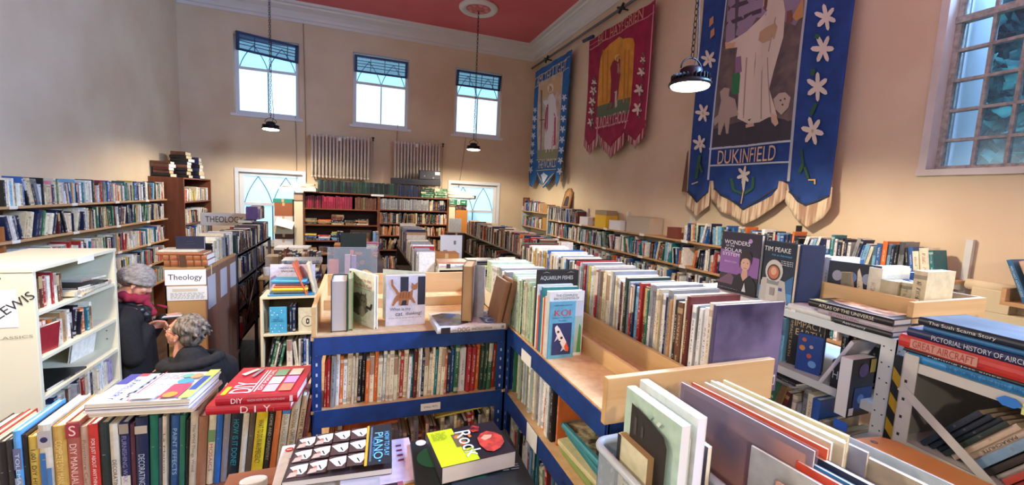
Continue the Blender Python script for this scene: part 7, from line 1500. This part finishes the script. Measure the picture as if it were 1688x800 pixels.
def head_mesh(mb, c, R, s=1.0):
    """c centre of the skull, R maps face-forward +y"""
    def T(x, y, z): return Vector(c)+R @ Vector((x*s, y*s, z*s))
    ball(mb, T(0, -.012, .03), .082*s, R, sq=(.93, 1.12, 1.05)); ball(mb, T(0, .025, -.03), .062*s, R, sq=(.95, 1.0, 1.15))
    ball(mb, T(0, .052, -.078), .030*s, R, sq=(1.1, .9, .75)); capsule(mb, T(0, .070, .018), T(0, .098, -.022), .010*s, .0135*s); ball(mb, T(.010, .086, -.028), .010*s, R); ball(mb, T(-.010, .086, -.028), .010*s, R)
    capsule(mb, T(-.02, .076, -.053), T(.02, .076, -.053), .0075*s, .0075*s); capsule(mb, T(-.018, .075, -.062), T(.018, .075, -.062), .008*s, .008*s); capsule(mb, T(-.035, .070, .034), T(.035, .070, .034), .011*s, .011*s)
    for sx in (-1, 1):
        ball(mb, T(.034*sx, .058, -.022), .026*s, R); ball(mb, T(.078*sx, -.008, -.012), .022*s, R, sq=(.35, .7, 1.2)); ball(mb, T(.080*sx, -.008, -.032), .010*s, R)
    capsule(mb, T(0, -.015, -.05), T(0, -.035, -.14), .050*s, .056*s); return T
def face_bits(T, R, parent, s=1, glasses=False):
    for sx in (-1, 1):
        m = MB(); ball(m, T(.030*sx, .0655, .010), .0115*s, R); e = m.build('eye', mat('e8e4de', .3), parent, smooth=True)
        m = MB(); ball(m, T(.030*sx, .0735, .009), .0045*s, R); m.build('iris', mat('2e2a28', .2), parent, smooth=True)
    m = MB(); m.tube([T(-.022, .083, -.057), T(0, .086, -.0585), T(.022, .083, -.057)], .0022*s, 5); m.build('lips_line', mat('8e4a42', .6), parent)
    if glasses:
        g = MB()
        for sx in (-1, 1):
            g.tube([T(.033*sx+.022*math.cos(a), .094, .008+.017*math.sin(a)) for a in [i*PI/8 for i in range(16)]], .0015, 5, closed=True); g.tube([T(.055*sx, .092, .012), T(.078*sx, .05, .012), T(.082*sx, -.012, .004)], .0015, 5)
        g.tube([T(-.011, .095, .010), T(.011, .095, .010)], .0015, 5); g.build('glasses', mat('5a2c20', .3), parent)
def hand(mb, wrist, R, s=1.0, curl=.5):
    """palm along local +y from the wrist, thumb on local +x; fingers bend towards local -z"""
    def T(x, y, z): return Vector(wrist)+R @ Vector((x*s, y*s, z*s))
    for x in (-.026, -.009, .008, .025): capsule(mb, T(x*.6, .0, 0), T(x, .078, -.004), .013*s, .0115*s)
    for x, L in ((-.029, .026), (-.010, .031), (.009, .034), (.027, .030)):
        p = Vector((x, .080, -.004)); a = curl*.5
        for j, (ln, r_) in enumerate(((L, .0092), (L*.72, .0083), (L*.55, .0075))):
            a += curl*(.35, .8, .6)[j]; q = p+Vector((0, math.cos(a)*ln, -math.sin(a)*ln)); capsule(mb, T(*p), T(*q), r_*s, (r_-.0006)*s, 10); p = q
    p = Vector((.026, .018, -.004)); 
    for ln, r_, dx in ((.034, .0125, .75), (.028, .0105, .35), (.022, .0092, .05)):
        d = Vector((dx, 1, -.55)).normalized(); q = p+d*ln; capsule(mb, T(*p), T(*q), r_*s, (r_-.001)*s, 10); p = q
def basis(fwd, up=UP):
    f = Vector(fwd).normalized(); r = f.cross(Vector(up)).normalized(); u = r.cross(f); return Matrix(((r.x, f.x, u.x), (r.y, f.y, u.y), (r.z, f.z, u.z)))
# standing woman: dark coat, grey beanie, red scarf, reading something held in her hands, facing the Theology case
hp = at(227, 468, y=3.98); hc = Vector((hp.x, 3.98, hp.z+.005)); F = Vector((1.0, .22, 0)).normalized(); S = Vector((F.y, -F.x, 0))   # S = her right side
fx, fy = hc.x-.05, hc.y
p1 = thing('person', 'standing person in a black coat, grey knitted beanie and red scarf reading something in hand', 'person', (fx, fy, 0))
def W1(f, s_, z): return Vector((fx, fy, 0))+F*f+S*s_+UP*z
nz = hc.z-.14
body = MB(); Rh = basis(F+Vector((0, 0, -.62))); Th = head_mesh(body, hc, Rh, .98)
capsule(body, W1(.0, 0, nz-.02), W1(.0, 0, nz+.06), .055, .05); capsule(body, W1(0, 0, .98), W1(0, 0, nz-.12), .12, .13); capsule(body, W1(-.0, .09, nz-.09), W1(-.0, -.09, nz-.09), .06, .06)
for sg in (1, -1):
    capsule(body, W1(0, .09*sg, .90), W1(0.02, .10*sg, .49), .085, .058); capsule(body, W1(.02, .10*sg, .49), W1(-.01, .10*sg, .09), .056, .04); capsule(body, W1(-.03, .10*sg, .045), W1(.13, .11*sg, .035), .04, .032)
    capsule(body, W1(0, .17*sg, nz-.10), W1(.02, .20*sg, nz-.36), .048, .042)
hand_r = at(262, 537, y=3.92); hr = Vector((hand_r.x, 3.92, hand_r.z))
e_r = W1(.04, .21, nz-.38); e_l = W1(.04, -.21, nz-.38); hl_ = hr+Vector((.05, .16, .02))
wr_r = hr-F*.06; wr_l = hl_-F*.07
capsule(body, e_r, wr_r, .040, .026); capsule(body, e_l, wr_l, .040, .026)
hand(body, wr_r, basis(hr-wr_r+Vector((0, 0, .01)), Vector((-.4, .9, .35))), 1.0, .7); hand(body, wr_l, basis(hl_-wr_l, Vector((-.4, -.9, .35))), 1.0, .7)
fused('body', body, SKIN, p1, .0055); face_bits(Th, Rh, p1, .98)
coat = MB()
capsule(coat, W1(-.02, 0, .60), W1(-.02, 0, nz-.2), .18, .155, 20); capsule(coat, W1(-.01, .14, nz-.115), W1(-.01, -.14, nz-.115), .105, .105, 16); capsule(coat, W1(.0, 0, nz-.05), W1(.01, 0, nz+.015), .085, .07)
capsule(coat, W1(-.02, .08, .55), W1(-.02, .08, nz-.22), .15, .145, 20); capsule(coat, W1(-.02, -.08, .55), W1(-.02, -.08, nz-.22), .15, .145, 20)
for sg, e_, w_ in ((1, e_r, wr_r), (-1, e_l, wr_l)): capsule(coat, W1(-.01, .18*sg, nz-.12), e_, .088, .072); capsule(coat, e_, w_-(w_-e_).normalized()*.015, .064, .044)
fused('coat', coat, COAT, p1, .009)
col = MB()
for k in range(13):
    a = -2.4+k*.4; q = W1(-.0+.10*math.cos(a), .11*math.sin(a), nz-.04-.03*math.cos(a)); ball(col, q, .042)
for k in range(8): q = W1(.10, .08-.03*k*.3, nz-.10-.035*k); ball(col, q, .035); q = W1(.09, -.05, nz-.10-.035*k); ball(col, q, .035)
fused('padded_collar', col, COAT2, p1, .007, 1)
sf = MB()
for k in range(14):
    a = k*2*PI/14; ball(sf, W1(.015+.072*math.cos(a), .072*math.sin(a), nz+.035-.025*math.cos(a)+.012*(k % 2)), .034)
capsule(sf, W1(.09, .03, nz+.0), W1(.13, .02, nz-.10), .026, .03); fused('scarf', sf, SCARF, p1, .007, 1)
bn = MB(); ball(bn, Th(0, -.022, .055), .098, Rh, 20, (.98, 1.12, .95)); ball(bn, Th(0, -.06, .03), .085, Rh, 20, (1.0, 1.05, 1.0)); ball(bn, Th(0, .03, .055), .075, Rh, 20, (1.05, .85, .8))
for k in range(20): a = k*2*PI/20; ball(bn, Th(.083*math.cos(a), -.015+.100*math.sin(a), .018+.016*math.sin(a)), .021, Rh)
fused('knitted_hat', bn, BEANIE, p1, .006, 2)
tr = MB()
for sg in (1, -1): capsule(tr, W1(0, .09*sg, .85), W1(.02, .10*sg, .48), .10, .075); capsule(tr, W1(.02, .10*sg, .48), W1(-.01, .10*sg, .12), .073, .06)
fused('trousers', tr, TROUS, p1, .01, 1)
for sg in (1, -1): m = MB(); capsule(m, W1(-.04, .10*sg, .05), W1(.14, .11*sg, .042), .048, .04); capsule(m, W1(-.03, .10*sg, .05), W1(-.02, .10*sg, .14), .05, .052); m.box(W1(-.08, .06*sg, 0), W1(.17, .14*sg, .02)) ; fused('shoe', m, mat('1a1614', .5), p1, .008, 1)
# the little book or phone she reads
bk = (hr+hl_)/2+F*.03+UP*.03
ph = thing('small_booklet', "small white-edged booklet held in the standing person's hands", 'booklet', bk)
Mk = Matrix.Translation(bk) @ basis(F, Vector((-.6, 0, .8))).to_4x4()
MB().box((-.055, -.06, -.006), (.055, .07, .006), 0, Mk).build('cover', mat('2a2a30', .5), ph); MB().box((-.050, -.055, .006), (.052, .066, .010), 0, Mk).build('page', mat('e8e4da', .7), ph)
rs = thing('red_strap', 'short red strap hanging between the standing person and the Theology case', 'strap', at(268, 508, y=4.12)); a_ = at(258, 503, y=4.14); b__ = at(276, 507, y=4.14); MB().tube([a_, (a_+b__)/2, b__], .011, 8).build('strap', SCARF, rs, smooth=True)
# second person, bending and looking up to the left
hp = at(303, 548, y=3.02); hc = Vector((hp.x, 3.02, hp.z)); F = Vector((-.96, .28, 0)).normalized(); S = Vector((F.y, -F.x, 0))
HF = F.copy(); F = Vector((-.62, .78, 0)).normalized(); S = Vector((F.y, -F.x, 0)); fx, fy = hc.x+.03, hc.y-.02
p2 = thing('person', 'crouching person in a black coat with short grey-brown hair and glasses, looking up', 'person', (fx, fy, 0))
def W2(f, s_, z): return Vector((fx, fy, 0))+F*f+S*s_+UP*z
body = MB(); Rh = basis(HF+Vector((0, 0, .28))); Th = head_mesh(body, hc, Rh, .92); nk = Th(0, -.035, -.14); sh = nk.z-.05
capsule(body, nk, W2(.0, 0, sh-.03), .055, .07); capsule(body, W2(-.02, 0, sh-.42), W2(.0, 0, sh-.07), .13, .13); capsule(body, W2(-.0, .13, sh-.05), W2(.0, -.13, sh-.05), .065, .065)
hipz = sh-.46
for sg in (1, -1):
    k_ = W2(.30, .13*sg, hipz-.02); f_ = W2(.12, .13*sg, .08)
    capsule(body, W2(-.02, .09*sg, hipz), k_, .088, .062); capsule(body, k_, f_, .060, .042); capsule(body, f_+Vector((0, 0, -.035)), f_+F*.15+Vector((0, 0, -.042)), .04, .03)
    el = W2(.06, .21*sg, sh-.32); wr = W2(.28, .12*sg, sh-.36); capsule(body, W2(0, .17*sg, sh-.06), el, .05, .043); capsule(body, el, wr, .041, .027); hand(body, wr, basis(F+Vector((0, 0, -.2)), Vector((0, 0, 1)) if sg > 0 else Vector((0, 0, 1))), 1, .5)
fused('body', body, SKIN, p2, .0055); face_bits(Th, Rh, p2, .92, True)
coat = MB()
capsule(coat, W2(-.04, 0, hipz+.03), W2(-.02, 0, sh-.11), .20, .175, 22); capsule(coat, W2(-.03, .12, sh-.09), W2(-.03, -.12, sh-.09), .11, .11, 18); capsule(coat, W2(-.05, 0, sh-.03), W2(-.03, 0, sh+.03), .10, .085)
capsule(coat, W2(-.10, .05, sh-.04), W2(-.10, -.05, sh-.04), .085, .085)
for sg in (1, -1):
    el = W2(.06, .22*sg, sh-.32); wr = W2(.25, .13*sg, sh-.355); capsule(coat, W2(-.01, .18*sg, sh-.09), el, .085, .07); capsule(coat, el, wr, .068, .048)
fused('coat', coat, COAT, p2, .009)
hd = MB()
for k in range(17): a = -2.6+k*.325+PI; ball(hd, W2(-.03+.125*math.cos(a), .135*math.sin(a), sh+.015-.015*math.cos(a)), .04, sq=(1, 1, .8))
fused('hood', hd, COAT, p2, .008, 2)
hr_ = MB(); ball(hr_, Th(0, -.035, .045), .083, Rh, 20, (1.02, 1.08, .98)); ball(hr_, Th(0, -.060, .0), .070, Rh, 18, (1.12, .9, 1.15)); rnd = random.Random(5)
for k in range(90):
    a = rnd.uniform(0, 2*PI); e = rnd.uniform(-.35, 1.4); v = Vector((math.cos(a)*math.cos(e)*.082, math.sin(a)*math.cos(e)*.09-.035, math.sin(e)*.082+.045))
    if v.y > .035 and v.z < .075: continue
    d = Vector((rnd.uniform(-.4, .4), -1, rnd.uniform(-.7, .1))).normalized()*.035; capsule(hr_, Th(*v), Th(*(v+d)), .0125, .006, 8)
for sx in (-1, 1): ball(hr_, Th(.072*sx, .008, .04), .026, Rh, 12, (.5, 1, 1.2))
fused('hair', hr_, HAIR, p2, .0055, 1)
tr = MB()
for sg in (1, -1):
    k_ = W2(.30, .13*sg, hipz-.02); f_ = W2(.12, .13*sg, .12); capsule(tr, W2(-.02, .09*sg, hipz), k_, .105, .078); capsule(tr, k_, f_, .076, .06)
fused('trousers', tr, TROUS, p2, .01, 1)
for sg in (1, -1): m = MB(); f_ = W2(.12, .13*sg, .05); capsule(m, f_-F*.04, f_+F*.15, .048, .04); capsule(m, f_, f_+UP*.09, .05, .052); fused('shoe', m, mat('1a1614', .5), p2, .008, 1)
st = thing('step_stool', 'low step stool hidden beneath the crouching person', 'stool', W2(-.1, 0, 0)); zz_ = hipz-.17
MB().box((fx-.17, fy-.17, zz_-.03), (fx+.19, fy+.17, zz_)).build('seat', BROWNX, st)
for x in (-.15, .15):
    for y in (-.14, .14): MB().box((fx+x-.015, fy+y-.015, 0), (fx+x+.015, fy+y+.015, zz_-.03)).build('leg', BROWNX, st)
# ---------------------------------------------------------------- which of the row books are separate things: the ones that show largest
bpy.context.view_layer.update()
def corners(b):
    return [b.M @ Vector((x, y, z)) for x in (0, b.t) for y in (0, b.d) for z in (0, b.h)]
BF = [(0, 1, 3, 2), (4, 6, 7, 5), (0, 4, 5, 1), (2, 3, 7, 6), (1, 5, 7, 3), (0, 2, 6, 4)]
vs = []; fs = []; own = []
for i, b in enumerate(BOOKS):
    k = len(vs); vs += corners(b); fs += [tuple(k+j for j in f) for f in BF]; own += [i]*6
for o in bpy.data.objects:
    if o.type != 'MESH' or o.name.split('.')[0] in ('book', 'pages', 'cover_print', 'title', 'sheet', 'pane', 'clear_sleeve', 'foliage', 'chain'): continue
    W_ = o.matrix_world; k = len(vs); vs += [W_ @ v.co for v in o.data.vertices]
    n = len(o.data.polygons); fs += [tuple(k+j for j in p.vertices) for p in o.data.polygons]; own += [-1]*n
bvh = BVHTree.FromPolygons(vs, fs)
for py in range(1, 800, 3):
    for px in range(1, 1688, 3):
        d = (CR*(px-844)+CU*(400-py)-CB*FOC).normalized(); h_ = bvh.ray_cast(EYE, d)
        if h_[2] is not None and own[h_[2]] >= 0: BOOKS[own[h_[2]]].seen += 1
heroes = [b for b in BOOKS if b.hero is not None]; rest = sorted([b for b in BOOKS if b.hero is None and b.seen > 0], key=lambda b: -b.seen)
NSEP = max(0, 305-len(heroes)); sep = set(id(b) for b in rest[:NSEP])
print('books', len(BOOKS), 'heroes', len(heroes), 'seen', len(rest), 'smallest separate', rest[min(NSEP, len(rest))-1].seen if rest and NSEP else 0)
ORD = ['first', 'second', 'third', 'fourth', 'fifth', 'sixth', 'seventh', 'eighth', 'ninth', 'tenth', 'eleventh', 'twelfth', 'thirteenth', 'fourteenth', 'fifteenth', 'sixteenth', 'seventeenth', 'eighteenth', 'nineteenth', 'twentieth']
for name, L in ROWS.items():
    if name in ('hero', 'mags'): continue
    trip = {}
    for i, b in enumerate(L):
        b.trip = (b.colour, L[i-1].colour if i else None, L[i+1].colour if i+1 < len(L) else None); trip[b.trip] = trip.get(b.trip, 0)+1
    piled = L and abs(L[0].M.to_3x3().col[0].z) > .9
    cnt = {}
    for i, b in enumerate(L):
        cnt[b.colour] = cnt.get(b.colour, 0)+1
        if id(b) not in sep: continue
        nm = name or 'on the shelf'; c, l, r = b.trip
        if trip[b.trip] == 1 and l and r and not piled: lab = '%s book between %s and %s %s' % (c, l, r, nm)
        elif piled: lab = '%s %s book from the bottom, %s' % (ORD[min(cnt[c], 20)-1], c, nm)
        elif i == 0: lab = 'leftmost book, %s, %s' % (c, nm)
        elif i == len(L)-1: lab = 'rightmost book, %s, %s' % (c, nm)
        else:
            n_ = cnt[c]; lab = '%s %s book from the left %s' % (ORD[n_-1] if n_ <= 20 else 'later', c, nm)
        if lab in LABELS:
            lab = '%s %s book from the left %s' % (ORD[cnt[c]-1] if cnt[c] <= 20 else ORD[(i*7) % 20]+' or so', c, nm)
        w_ = lab.split()
        if len(w_) > 16: lab = '%s %s book, %s' % (ORD[min(cnt[c], 20)-1], c, nm)
        o = make_book(b); tag(o, lab, 'book', 'books '+nm); b.hero = o
mv, mf, muv, mc, ma, mi = [], [], [], [], [], []
for b in BOOKS:
    if b.hero is not None: continue
    if b.seen == 0: 
        pass
    v_, f_, u_, pv, pf = book_geo(b.t, b.d, b.h, b.hard); k = len(mv)
    mv += [tuple(b.M @ Vector(p)) for p in v_]; mf += [tuple(j+k for j in f) for f in f_]; muv += u_; mc += [b.rgb]*len(f_); ma += [b.acc]*len(f_); mi += [0]*len(f_)
    k = len(mv); mv += [tuple(b.M @ Vector(p)) for p in pv]; mf += [tuple(j+k for j in f) for f in pf]; muv += [[(-1, 0)]*len(f) for f in pf]; mc += [b.pages]*len(pf); ma += [b.acc]*len(pf); mi += [1]*len(pf)
me = attr_mesh('packed_books', mv, mf, muv, mc, ma, [BOOKM, PAGEM], mi)
o = bpy.data.objects.new('packed_books', me); C.objects.link(o); tag(o, 'the many smaller books filling the far shelves, bookcases and piles', 'books'); o['kind'] = 'stuff'
